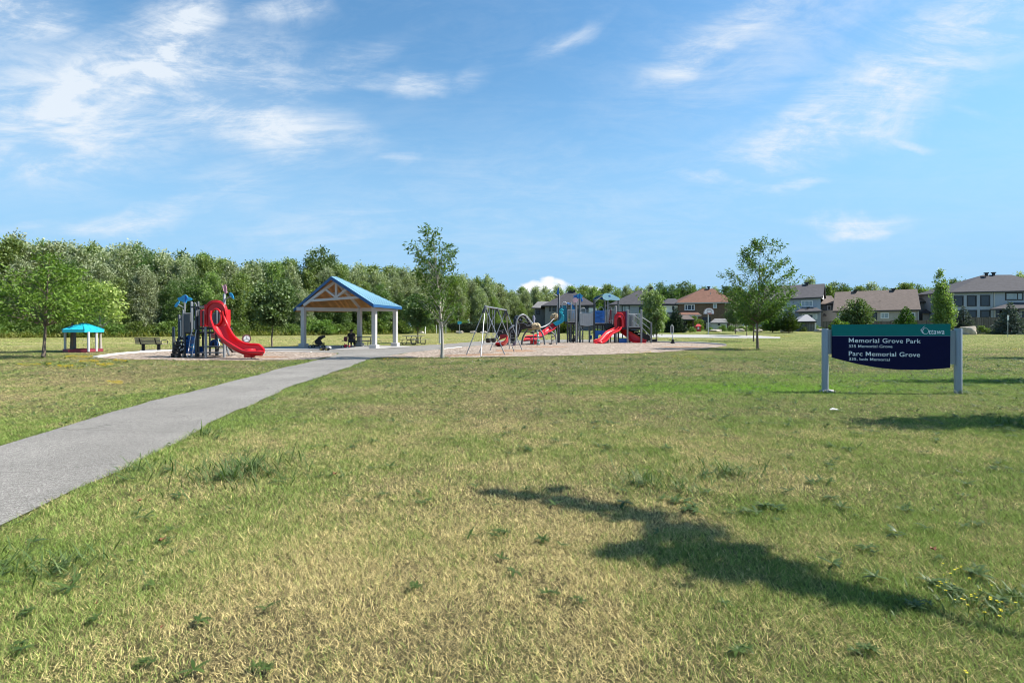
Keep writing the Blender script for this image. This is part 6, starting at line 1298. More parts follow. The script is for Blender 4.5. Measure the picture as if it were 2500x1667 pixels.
def person():
    b = gnd(852, 848.5); X, Y = b.x, b.y + .55            # seated on the near bench of the table, back to the camera
    t = Thing("person", "person in a black top and dark hat sitting on the bench with their back turned", "person", (X, Y, 0))
    SK = mat("skin", (.42, .26, .19), .55, var=.08, scale=8); TOP = mat("black_shirt", (.012, .010, .011), .9, var=.3, scale=20); TRS = mat("dark_trousers", (.022, .022, .028), .9, var=.2, scale=15); HAT = mat("dark_hat", (.012, .012, .014), .9); HAIR = mat("dark_hair", (.02, .015, .012), .6)
    def skin_mesh(verts, edges, rad, root=0, lv=2):
        me = bpy.data.meshes.new("body"); me.from_pydata(verts, edges, []); ob = bpy.data.objects.new("body_src", me); COL.objects.link(ob)
        m = ob.modifiers.new("skin", 'SKIN'); m.use_smooth_shade = True; s2 = ob.modifiers.new("sub", 'SUBSURF'); s2.levels = lv; s2.render_levels = lv
        for i, r in enumerate(rad): me.skin_vertices[0].data[i].radius = r if isinstance(r, tuple) else (r, r); me.skin_vertices[0].data[i].use_root = (i == root)
        dg = bpy.context.evaluated_depsgraph_get(); out = bpy.data.meshes.new_from_object(ob.evaluated_get(dg)); bpy.data.objects.remove(ob); out.polygons.foreach_set('use_smooth', [True] * len(out.polygons)); return out
    v = [(0, 0, .52), (0, -.02, .68), (0, -.03, .86), (0, .00, 1.00), (0, .02, 1.07), (0, .03, 1.15), (0, .045, 1.23)]; e = [(i, i + 1) for i in range(6)]; r = [(.17, .12), (.155, .105), (.17, .11), (.15, .09), .055, (.078, .088), (.07, .08)]
    for s in (-1, 1):
        k = len(v); v += [(s * .19, .0, .985), (s * .27, .02, .76), (s * .20, .24, .63), (s * .17, .30, .62), (s * .155, .345, .615), (s * .15, .385, .60)]; r += [.062, .048, .038, (.028, .04), (.022, .042), .014]; e += [(3, k), (k, k + 1), (k + 1, k + 2), (k + 2, k + 3), (k + 3, k + 4), (k + 4, k + 5)]
        for j, (dx, L_) in enumerate(((-.03, .06), (-.01, .075), (.012, .07), (.032, .055))):
            q = len(v); v += [(s * .155 + dx, .385, .60), (s * .155 + dx, .36 + L_, .575)]; r += [.009, .008]; e += [(k + 4, q), (q, q + 1)]
        q = len(v); v += [(s * .155 - s * .05, .34, .60), (s * .155 - s * .06, .37, .585)]; r += [.010, .009]; e += [(k + 3, q), (q, q + 1)]
        k = len(v); v += [(s * .10, .02, .50), (s * .14, .40, .50), (s * .14, .42, .10), (s * .145, .52, .045), (s * .15, .58, .035)]; r += [.095, .07, .05, (.045, .04), .03]; e += [(0, k), (k, k + 1), (k + 1, k + 2), (k + 2, k + 3), (k + 3, k + 4)]
    body = skin_mesh(v, e, r); body.materials.append(SK); o = bpy.data.objects.new("body", body); COL.objects.link(o); o.parent = t.o
    # clothes: shells a little larger than the body
    tv = [(0, 0, .47), (0, -.02, .68), (0, -.03, .86), (0, .0, 1.00), (0, .015, 1.06)]; te = [(0, 1), (1, 2), (2, 3), (3, 4)]; tr_ = [(.19, .14), (.175, .125), (.195, .135), (.195, .125), .085]
    for s in (-1, 1): k = len(tv); tv += [(s * .19, 0, .985), (s * .255, .015, .80)]; tr_ += [.088, .07]; te += [(3, k), (k, k + 1)]
    sh = skin_mesh(tv, te, tr_); sh.materials.append(TOP); o = bpy.data.objects.new("shirt", sh); COL.objects.link(o); o.parent = t.o
    pv = [(0, 0, .52)]; pe = []; pr = [(.18, .14)]
    for s in (-1, 1): k = len(pv); pv += [(s * .10, .02, .50), (s * .14, .40, .50), (s * .14, .42, .13)]; pr += [.106, .082, .064]; pe += [(0, k), (k, k + 1), (k + 1, k + 2)]
    pm = skin_mesh(pv, pe, pr); pm.materials.append(TRS); o = bpy.data.objects.new("trousers", pm); COL.objects.link(o); o.parent = t.o
    mb = MB(); mb.ell((X, Y + .03, 1.19), (.098, .11, .085), 14, 8); t.part("hair", mb, HAIR)
    mb = MB(); mb.ell((X, Y + .045, 1.265), (.105, .115, .085), 14, 8); mb.tube([(X, Y + .04, 1.235), (X, Y + .04, 1.25)], [.165, .16], 20); t.part("hat", mb, HAT)
    mb = MB()
    for s in (-1, 1): mb.ell((X + s * .03, Y + .115, 1.175), (.012, .01, .01), 8, 5)
    mb.ell((X, Y + .13, 1.15), (.014, .02, .02), 8, 5); mb.ell((X, Y + .118, 1.115), (.026, .008, .006), 8, 5); t.part("face_features", mb, mat("face_detail", (.18, .08, .07), .6))
    c = at(740 + 1525 / 14.7, 790 + 620 / 14.7, b.y + .5); mb = MB(); mb.ell((c.x, c.y, .45 + .17), (.15, .10, .17), 12, 8, .05); k = Thing("bag", "maroon bag on the bench beside the seated person", "bag", (c.x, c.y, .46)); k.part("body", mb, mat("bag_maroon", (.13, .035, .045), .8, var=.3, scale=9)); mb = MB(); mb.tube(spline([(c.x - .08, c.y, .75), (c.x, c.y, .92), (c.x + .08, c.y, .75)], 6), .012, 5); k.part("strap", mb, mat("bag_strap", (.06, .02, .025), .8))
person()

# ------------------------------------------------------------------ turquoise sandbox shelter
def sandbox():
    def c8(cx, cy, d): return at(cx / 6.918, 780 + cy / 6.918, d)
    g = gnd(198, 859.5); d = g.y; t = Thing("sandbox_shelter", "small turquoise roofed shelter over a maroon sandbox at the left", "shelter", g); RF = mat("canopy_turquoise", (.02, .40, .50), .4, var=.07, scale=2); MR = mat("sandbox_maroon", (.23, .028, .045), .6, var=.15, scale=3)
    w0 = c8(1055, 0, d).x; w1 = c8(1660, 0, d).x; cx = (w0 + w1) / 2; r = (w1 - w0) / 2; ze = c8(0, 215, d).z; zt = ze + .20; zp = c8(0, 62, d).z; cy = d + .2
    n = 6; ang = [R(12) + 2 * PI * k / n for k in range(n)]; mb = MB(); V = [(cx + r * 1.04 * math.cos(a), cy + r * math.sin(a), ze) for a in ang] + [(cx + r * 1.04 * math.cos(a), cy + r * math.sin(a), zt - .03) for a in ang] + [(cx + .12 * math.cos(a), cy + .12 * math.sin(a), zp) for a in ang]
    F = [(i + q * n, (i + 1) % n + q * n, (i + 1) % n + (q + 1) * n, i + (q + 1) * n) for q in range(2) for i in range(n)] + [tuple(range(2 * n, 3 * n)), tuple(range(n))]; mb.add(V, F); rf = t.part("roof", mb, RF, smooth=False)
    sm = MB()
    for i in range(n):
        a, b = Vector(V[n + i]), Vector(V[2 * n + i]); sm.beam(a, b, .05, .05)
        for q in (.33, .67): e = Vector(V[n + i]).lerp(Vector(V[n + (i + 1) % n]), q); sm.beam(e + Vector((0, 0, .008)), e.lerp(Vector((cx, cy, zp)), .55 + .2 * (q > .5)) + Vector((0, 0, .008)), .025, .02)
    t.part("roof_rib", sm, mat("canopy_rib", (.015, .30, .40), .45), rf, smooth=False)
    for px, yb in ((1100, 545), (1495, 550), (1627, 535), (1245, 540)):
        p = c8(px, 0, d); yy = d + (-.5 if px in (1495,) else .75 if px == 1245 else .1); q = Vector(((px / 6.918 - 1250) * yy / FPX, yy, 0)); m2 = MB(); m2.tube([q + Vector((0, 0, .05)), q + Vector((0, 0, ze + .03))], .065 if px != 1245 else .10, 12); t.part("post", m2, P_WHITE if px != 1245 else P_GREY)
    k = [R(20) + 2 * PI * i / 6 for i in range(6)]; ro, ri = r * .98, r * .86; mb = MB(); mb.holed([(cx + ro * math.cos(a), cy + ro * .8 * math.sin(a), 0.02) for a in k], [(cx + ri * math.cos(a), cy + ri * .8 * math.sin(a), 0.02) for a in k], (0, 0, .17)); t.part("sandbox_wall", mb, MR, smooth=False)
    mb = MB(); mb.add([(cx + ri * math.cos(a), cy + ri * .8 * math.sin(a), .10) for a in k], [tuple(range(6))]); t.part("sand", mb, mat("sand", (.45, .36, .24), .95, var=.15, scale=9), smooth=False)
    p = c8(1283, 0, d + .6); mb = MB(); mb.tube([(p.x, p.y, .1), (p.x, p.y, 1.55)], .018, 6); t.part("hanging_rod", mb, P_DGREY)
sandbox()
# ------------------------------------------------------------------ left play structure
def left_structure():
    D0 = 25.7
    def c(cx, cy, o=0.0): return at(380 + cx / 6.533, 660 + cy / 6.533, D0 + o)
    def foot(cx, o): p = c(cx, 0, o); return Vector((p.x, p.y, 0))
    t = Thing("play_structure", "grey, blue and red play structure with one big red slide, left of the path", "play structure", foot(700, .6))
    posts = {}
    for k, cx, ct, o, r, m in (('a', 285, 905, .3, .055, P_DGREY), ('b', 377, 715, .2, .062, P_DGREY), ('c', 463, 690, .1, .055, P_DGREY), ('d', 441, 640, 1.5, .05, P_GREY), ('e', 572, 505, 1.3, .055, P_GREY), ('f', 646, 560, .15, .055, P_DGREY), ('g', 680, 505, .25, .058, P_DGREY), ('h', 800, 905, -.1, .06, P_LGREY), ('i', 970, 600, 1.1, .065, P_DGREY), ('j', 1095, 380, -.05, .06, P_LGREY), ('k', 755, 640, 1.2, .05, P_DGREY), ('l', 865, 650, 1.6, .05, P_DGREY), ('n', 1000, 640, 1.9, .045, P_GREY)):
        f = foot(cx, o); tp = c(cx, ct, o); mb = MB(); mb.tube([f - Vector((0, 0, .05)), tp, tp + Vector((0, 0, .03))], [r, r, r * .6], 12); posts[k] = t.part("post", mb, m)
    # decks
    mb = MB(); a = c(690, 905, -.2); mb.box(((c(690, 0, 0).x + c(985, 0, 0).x) / 2, D0 + .65, c(0, 925, 0).z), (c(985, 0, 0).x - c(690, 0, 0).x, 1.5, .10)); t.part("deck", mb, P_DECK, smooth=False)
    mb = MB(); mb.box(((c(455, 0, 0).x + c(680, 0, 0).x) / 2, D0 + .7, c(0, 1000, 0).z), (c(680, 0, 0).x - c(455, 0, 0).x, 1.3, .10)); t.part("deck", mb, P_DECK, smooth=False)
    mb = MB(); mb.box(((c(330, 0, 0).x + c(465, 0, 0).x) / 2, D0 + .8, c(0, 1085, 0).z), (c(465, 0, 0).x - c(330, 0, 0).x, 1.1, .08)); t.part("deck", mb, P_DECK, smooth=False)
    # slatted wall panels
    def slats(x0, y0, x1, y1, o, m, n=6):
        mb = MB(); a, b = c(x0, y1, o), c(x1, y0, o); mb.box(((a.x + b.x) / 2, a.y + .02, (a.z + b.z) / 2), (b.x - a.x, .025, b.z - a.z))
        for i in range(n): x = a.x + (b.x - a.x) * (i + .5) / n; mb.box((x, a.y - .012, (a.z + b.z) / 2), ((b.x - a.x) / n * .62, .04, (b.z - a.z) * .97))
        return t.part("wall_panel", mb, m, smooth=False)
    slats(468, 690, 556, 990, .05, P_GREY); slats(690, 645, 772, 885, -.02, P_GREY); slats(892, 680, 960, 870, 1.4, P_LGREY, 5); slats(975, 655, 1030, 870, 1.5, P_GREY, 4); slats(385, 720, 440, 1080, 1.4, P_GREY, 4)
    for x0, x1, y in ((690, 772, 640), (468, 556, 685)):
        mb = MB(); mb.tube([c(x0, y, 0), c(x1, y, 0)], .02, 6); t.part("rail", mb, P_LGREY)
    # blue activity panel with square openings, round sky-blue wheel
    a, b = c(474, 1325, .25), c(640, 1030, .25); mb = MB(); w = b.x - a.x; h = b.z - a.z
    pts = [(a.x, a.z), (b.x, a.z), (b.x, b.z - .1), (b.x - .12, b.z), (a.x + .12, b.z), (a.x, b.z - .1)]; mb.plate([(x, a.y, z) for x, z in pts], (0, .04, 0)); bp = t.part("activity_panel", mb, P_BLUE, smooth=False)
    mb = MB()
    for i in range(2):
        for j in range(4): mb.box((a.x + w * (.25 + .28 * i), a.y - .005, a.z + h * (.30 + .15 * j)), (w * .18, .03, h * .09))
    t.part("panel_opening", mb, P_NAVY, bp, smooth=False)
    p = c(612, 1215, .2); mb = MB(); mb.tube([p, p + Vector((0, .04, 0))], .15, 20); t.part("spinning_disc", mb, P_SKY, bp)
    # blue arched play counter and shelf bars
    pts = []; a, b = c(865, 1212, .9), c(985, 1100, .9)
    for i in range(13): q = PI * i / 12; pts.append(((a.x + b.x) / 2 + (b.x - a.x) / 2 * math.cos(q), a.y, a.z + (b.z - a.z) * (.35 + .65 * math.sin(q)) if 0 < i < 12 else a.z))
    mb = MB(); mb.plate(pts, (0, .04, 0)); ap = t.part("arched_panel", mb, P_NAVY, smooth=False); mb = MB(); q = c(918, 1168, .88); mb.plate([q + Vector(v) for v in ((-.06, 0, -.09), (.06, 0, -.09), (.06, 0, .02), (0, 0, .10), (-.06, 0, .02))], (0, .03, 0)); t.part("panel_opening", mb, P_BLACK, ap, smooth=False)
    mb = MB(); mb.plate([c(695, 1310, .6), c(752, 1310, .6), c(752, 1215, .6), c(695, 1215, .6)], (0, .04, 0)); t.part("lower_panel", mb, P_BLUE, smooth=False)
    for y, o0, o1, x0, x1 in ((1217, .3, .9, 690, 1040), (1312, 0, .6, 700, 1085)): mb = MB(); p0, p1 = c(x0, y, .2), c(x1, y, .2); mb.box(((p0.x + p1.x) / 2, D0 + (o0 + o1) / 2, p0.z), (p1.x - p0.x, o1 - o0, .045)); t.part("shelf", mb, P_GREY if y > 1300 else P_DGREY, smooth=False)
    # ladder, its rungs and the black stepped climber
    mb = MB()
    for xt, xb in ((577, 508), (650, 578)): mb.tube(spline([c(xt + 22, 950, .3), c(xt + 3, 958, .1), c(xt - 8, 1000, 0), c(xb, 1382, -.55)], 5), .021, 7)
    ld = t.part("ladder_rail", mb, P_WHITE)
    for y in (1048, 1120, 1150, 1222, 1300, 1360):
        q = (y - 960) / 420; mb = MB(); x0 = 572 - 66 * q; mb.tube([c(x0, y, -.55 * q), c(x0 + 72, y, -.55 * q)], .022, 6); t.part("rung", mb, P_GREY, ld)
    mb = MB(); 
    for i in range(6): q = i / 5; p = c(385, 1095 + 48 * i, .3 - .55 * q); mb.box((p.x - .06 * i + .10, p.y, p.z), (.36, .22, .09)); mb.box((p.x - .06 * i - .05, p.y + .02, p.z - .09), (.06, .2, .12)); mb.box((p.x - .06 * i + .25, p.y + .02, p.z - .09), (.06, .2, .12))
    t.part("step_climber", mb, P_BLACK, smooth=False)
    mb = MB(); p = c(438, 1270, .5); mb.plate([c(412, 1325, .5), c(462, 1325, .5), c(462, 1090, .5), c(425, 1090, .5)], (0, .05, 0)); t.part("climber_panel", mb, P_BLACK, smooth=False)
    mb = MB()
    for x0, y0, x1, y1 in ((395, 1110, 385, 1135), (430, 1108, 440, 1135), (402, 1165, 418, 1195), (440, 1170, 455, 1195), (392, 1215, 378, 1240), (410, 1250, 400, 1285), (445, 1230, 432, 1270)): mb.beam(c(x0, y0, -.18), c(x1, y1, -.18), .03, .03)
    t.part("climber_grip", mb, P_WHITE, smooth=False)
    mb = MB()
    for x in (300, 318, 330): mb.tube([c(x, 1370, -.2), c(x + 50, 1200, .2)], .014, 5)
    mb.tube([c(300, 1330, -.1), c(360, 1330, -.1)], .014, 5); mb.tube([c(310, 1290, -.05), c(365, 1290, -.05)], .014, 5); t.part("side_ladder", mb, P_GREY)
    # handrails and hoops
    for pts, r, m in (([(402, 1050), (400, 830), (396, 800), (388, 812)], .024, P_WHITE), ([(415, 1075), (430, 1040), (440, 1080)], .018, P_WHITE), ([(600, 930), (600, 560), (612, 520), (632, 522), (645, 560), (648, 700)], .024, P_LGREY), ([(622, 940), (620, 830), (612, 800)], .024, P_WHITE), ([(655, 700), (662, 640), (668, 600)], .016, P_LGREY), ([(300, 915), (308, 1100), (318, 1160)], .024, P_LGREY), ([(320, 1190), (345, 1130), (372, 1080)], .03, P_DGREY)):
        mb = MB(); mb.tube(spline([c(x, y, .15) for x, y in pts], 5), r, 7); t.part("handrail", mb, m)
    # navy cap-like bits between the posts
    mb = MB(); mb.box(c(720, 590, .6), (.42, 1.0, .08)); mb.tube([c(645, 585, .5), c(770, 575, .5)], .04, 8); t.part("overhead_bar", mb, P_DGREY)
    # plain ramp and brace behind
    mb = MB(); mb.plate([c(1105, 1100, 1.0), c(1240, 1305, 1.2), c(1215, 1312, 1.2), c(1090, 1150, 1.0)], (0, .8, 0)); t.part("ramp", mb, mat("ramp_brown", (.055, .04, .035), .7), smooth=False)
    mb = MB(); mb.tube([c(1115, 1170, .9), c(1168, 1355, .6)], .05, 8); t.part("brace", mb, P_GREY); mb = MB(); mb.tube(spline([c(990, 1080, 1.6), c(1005, 1140, 1.6), c(1025, 1215, 1.5), c(1060, 1240, 1.5)], 5), .025, 6); t.part("handrail", mb, P_WHITE)
    # second slide behind
    A = [c(878, 1000, 2.2), c(960, 1030, 2.0), c(1060, 1075, 1.8), c(1130, 1140, 1.6)]; B = [c(880, 985, 2.7), c(965, 1005, 2.6), c(1070, 1050, 2.4), c(1150, 1120, 2.2)]; mb = MB(); mb.chute(A, B, .22); t.part("rear_slide", mb, P_RED2)
    mb = MB(); p = c(1020, 1110, 1.8); mb.ell(p, (.18, .03, .07), 12, 6); t.part("teal_bird_panel", mb, P_TEAL_L)
    # the big red slide: hood with an oval opening, then the chute
    def oval(cx, cy, rx, ry, n=36, p=2.0):
        out = []
        for i in range(n):
            a = 2 * PI * i / n; out.append((cx + rx * math.copysign(abs(math.cos(a)) ** (2 / p), math.cos(a)), cy - ry * math.copysign(abs(math.sin(a)) ** (2 / p), math.sin(a))))
        return out
    n = 36; outer = []; inner = oval(965, 745, 82, 128, n)
    for i in range(n):
        a = 2 * PI * i / n; ca, sa = math.cos(a), math.sin(a)
        if sa >= 0: outer.append((955 + 180 * math.copysign(abs(ca) ** .8, ca), 690 - 215 * sa ** .9))
        else: outer.append((max(778, min(1134, 955 + 180 * math.copysign(abs(ca) ** .45, ca))), 690 + 220 * abs(sa) ** .8))
    mb = MB(); mb.holed([c(x, y, -.12) for x, y in outer], [c(x, y, -.12) for x, y in inner], (0, .10, 0)); hood = t.part("slide_hood", mb, P_RED)
    mb = MB()
    for k, (s, o) in enumerate(((.93, -.17), (.78, -.20))):     # moulded ridges round the opening
        ring = [(x0 + (x1 - x0) * s, y0 + (y1 - y0) * s) for (x1, y1), (x0, y0) in zip(outer, inner)]; mb.tube([c(x, y, o + .04) for x, y in ring[:19]], .035, 7)
    mb.tube([c(x, y, -.20) for x, y in inner + inner[:1]], .05, 8)
    mb.tube([c(812, 560, -.15), c(812, 890, -.15)], .03, 6); mb.tube([c(790, 545, -.12), c(784, 900, -.12)], .04, 6); mb.tube([c(1108, 555, -.1), c(1128, 690, -.1), c(1128, 800, -.1)], .045, 6); t.part("moulded_ridge", mb, P_RED, hood)
    mb = MB()
    for i, (x, y, o) in enumerate(((790, 600, .25), (1120, 600, .25))): mb.box(c(x, 760, .25), (.08, .7, .85))
    t.part("hood_side", mb, P_RED, hood, smooth=False)
    A = [(885, 640, -.25), (872, 740, -.30), (905, 860, -.45), (945, 950, -.62), (1010, 1030, -.80), (1110, 1115, -1.0), (1230, 1195, -1.2), (1330, 1252, -1.32), (1405, 1285, -1.4), (1500, 1298, -1.45), (1610, 1300, -1.5), (1735, 1302, -1.5)]
    B = [(1060, 650, -.20), (1090, 745, -.16), (1135, 850, -.18), (1182, 940, -.30), (1235, 1030, -.42), (1310, 1105, -.52), (1400, 1155, -.62), (1465, 1172, -.66), (1530, 1178, -.70), (1600, 1180, -.72), (1660, 1195, -.75), (1738, 1275, -.8)]
    A3 = spline([c(*a) for a in A[2:]], 4); B3 = spline([c(*b) for b in B[2:]], 4); k = len(A3); mb = MB(); mb.chute(A3, B3, [.20 + .10 * min(1, i / 8) - .12 * max(0, (i - k * .8) / (k * .2)) for i in range(k)], .05, .06, 11); sl = t.part("slide_chute", mb, P_RED)
    mb = MB(); mb.tube(spline([c(*a) for a in A], 4), .055, 8); mb.tube(spline([c(*b) for b in B], 4), .055, 8); t.part("slide_rim", mb, P_RED, sl)
    p = c(1500, 1330, -1.1); mb = MB(); mb.tube([(p.x, p.y, .09), (p.x, p.y, .13), (p.x, p.y, .42), (p.x, p.y, .5)], [.23, .25, .27, .24], 20); t.part("slide_foot", mb, P_RED, sl)
    mb = MB()
    for dx in (-.08, .06, .10): mb.tube([(p.x + dx, p.y, -.02), (p.x + dx, p.y, .12)], .018, 5)
    t.part("anchor_bolt", mb, P_STEEL, sl)
    # ornaments on top
    cen = c(463, 462, .1); mb = MB(); mb.tube([c(463, 700, .1), c(463, 505, .1)], .04, 8); st = t.part("ornament_pole", mb, P_LGREY)
    L_ = [(463, 388), (430, 400), (405, 425), (360, 432), (345, 452), (362, 480), (395, 488), (430, 492), (432, 515), (463, 520)]; R_ = [(463, 388), (492, 398), (515, 425), (560, 440), (586, 460), (570, 480), (520, 490), (495, 495), (490, 520), (463, 520)]
    mb = MB(); mb.plate([c(x, y, .1 + abs(x - 463) / 463 * .35) for x, y in L_], (0, .03, 0)); bf = t.part("butterfly_wing", mb, P_SKY, st, smooth=False)
    mb = MB(); mb.plate([c(x, y, .1 + abs(x - 463) / 463 * .35) for x, y in R_], (0, .03, 0)); t.part("butterfly_wing", mb, P_SKY, st, smooth=False)
    mb = MB(); mb.plate([c(x, y, .08) for x, y in ((463, 390), (490, 402), (500, 440), (488, 470), (470, 518), (463, 518))], (0, .03, 0)); t.part("butterfly_body", mb, P_BLUE, st, smooth=False)
    mb = MB()
    for x, y in ((378, 448), (402, 448), (425, 452), (510, 455), (535, 455), (555, 460)): p = c(x, y, .08 + abs(x - 463) / 463 * .35); mb.tube([p, p + Vector((0, .02, 0))], .014, 6)
    t.part("wing_spot", mb, P_NAVY, st)
    mb = MB(); mb.tube([c(450, 595, .1), c(362, 548, 0)], .028, 7); ar = t.part("ornament_arm", mb, P_LGREY, st)
    def leafpl(cx, cy, L, w, ang, o, m, par):
        pts = []
        for i in range(20):
            a = 2 * PI * i / 20; x, y = L * math.cos(a), w * math.sin(a) * (1 - .25 * math.cos(a)); pts.append(c(cx + x * math.cos(ang) - y * math.sin(ang), cy + x * math.sin(ang) + y * math.cos(ang), o))
        mb = MB(); mb.plate(pts, (0, .04, 0)); return t.part("ornament_leaf", mb, m, par, smooth=False)
    leafpl(340, 538, 58, 22, R(-55), -.02, P_SKY, st)
    mb = MB(); mb.tube([c(1095, 520, -.05), c(1095, 375, -.05)], .045, 8); s2 = t.part("ornament_pole", mb, P_LGREY)
    leafpl(1104, 302, 74, 28, R(82), -.08, P_PINK, s2); mb = MB()
    for x0, y0, x1, y1 in ((1075, 255, 1052, 232), (1118, 240, 1130, 222), (1075, 255, 1085, 330), (1130, 330, 1150, 355), (1072, 290, 1058, 250)): mb.tube([c(x0, y0, -.1), c(x1, y1, -.1)], .012, 5)
    t.part("antenna", mb, P_PINK_L, s2)
    mb = MB(); mb.tube([c(1095, 468, -.05), c(1190, 415, -.1)], .028, 7); t.part("ornament_arm", mb, P_LGREY, s2); leafpl(1212, 407, 62, 21, R(58), -.12, P_SKY, s2)
left_structure()
def drum():
    d = 27.6
    def c(cx, cy, o=0): return at(380 + cx / 6.533, 660 + cy / 6.533, d + o)
    p = c(1450, 1090); t = Thing("talking_disc", "round brown and grey play disc on a post behind the big red slide", "play panel", (p.x, d, 0)); ax = Vector((.72, -.62, 0)).normalized()
    mb = MB(); q = p - ax * .03; mb.tube([(q.x - .02, q.y + .06, -.05), (q.x - .02, q.y + .06, p.z)], .055, 10); t.part("post", mb, P_WHITE)
    mb = MB(); mb.tube([q, q + ax * .05], .235, 28); di = t.part("disc", mb, mat("disc_maroon", (.085, .028, .03), .5), ang=50)
    mb = MB(); mb.tube([q + ax * .05, q + ax * .056], .165, 24); t.part("disc_face", mb, mat("disc_grey", (.40, .42, .44), .45), di); mb = MB(); a = Vector((0, 0, 1)); b = ax.cross(a)
    for k in range(3): v = a * math.cos(2.1 * k) + b * math.sin(2.1 * k); mb.beam(q + ax * .06, q + ax * .06 + v * .15, .015, .02)
    t.part("disc_marking", mb, P_DGREY, di)
drum()

# ------------------------------------------------------------------ swings
def swings():
    def c3(cx, cy, d): return at(1120 + cx / 7.84, 690 + cy / 7.84, d)
    def g3(cx, cy): return gnd(1120 + cx / 7.84, 690 + cy / 7.84)
    J1, J2, J3 = c3(503, 455, 28.0), c3(735, 495, 30.6), c3(903, 527, 33.0)
    t = Thing("swing_set", "tall grey steel swing frame with splayed legs on the wood chips", "swing set", (J2.x, J2.y, 0))
    GS = mat("swing_steel", (.27, .28, .30), .38, .5, var=.08, scale=6)
    mb = MB(); u = (J3 - J1).normalized(); mb.tube([J1 - u * .12, J1, J2, J3, J3 + u * .12], .045, 10); t.part("top_bar", mb, GS)
    for J, feet in ((J1, ((135, 1390), (420, 1420), (890, 1385))), (J2, ((385, 1338), (1070, 1327))), (J3, ((1220, 1297), (590, 1302), (972, 1272)))):
        for f in feet:
            e = g3(*f); e.z = -.05; mb = MB(); mb.tube([J, e], .027, 9); lg = t.part("leg", mb, GS); mb = MB(); mb.tube([J + (e - J) * .02, J + (e - J) * .14], .047, 9); t.part("leg_sleeve", mb, P_DGREY, lg)
        mb = MB(); mb.ell(J, .075, 10, 7); t.part("joint", mb, P_DGREY)
    for i, (s, lab) in enumerate(((.136, "left black bucket swing hanging from the grey frame"), (.37, "right black bucket swing hanging from the grey frame"))):
        h = J1.lerp(J3, s); z = h.z - 2.0; w = Vector((u.x, u.y, 0)).normalized(); k = Thing("bucket_swing", lab, "swing", (h.x, h.y, z), "bucket swings on the grey frame"); mb = MB(); n = 10
        pr = [(.10, 0), (.145, .04), (.17, .13), (.165, .24), (.15, .25), (.15, .13), (.12, .05)]; v = Vector((-w.y, w.x, 0)); V = []; F = []
        for j in range(n):
            a = 2 * PI * j / n
            for r, zz in pr: q = Vector((h.x, h.y, z)) + w * r * math.cos(a) + v * r * math.sin(a) * .9; V.append((q.x, q.y, z + zz))
        m_ = len(pr); F = [(j * m_ + q, ((j + 1) % n) * m_ + q, ((j + 1) % n) * m_ + q + 1, j * m_ + q + 1) for j in range(n) for q in range(m_ - 1)] + [tuple(j * m_ for j in range(n))]; mb.add(V, F); k.part("seat", mb, P_BLACK)
        mb = MB()
        for sg in (-1, 1):
            e = Vector((h.x, h.y, z + .25)) + w * .15 * sg; tp = h + u * .26 * sg; mb.tube([tp, e + Vector((0, 0, .32))], .009, 4)
            for q in (-1, 1): mb.tube([e + Vector((0, 0, .32)), e + v * .10 * q], .009, 4)
        k.part("chain", mb, P_STEEL)
swings()

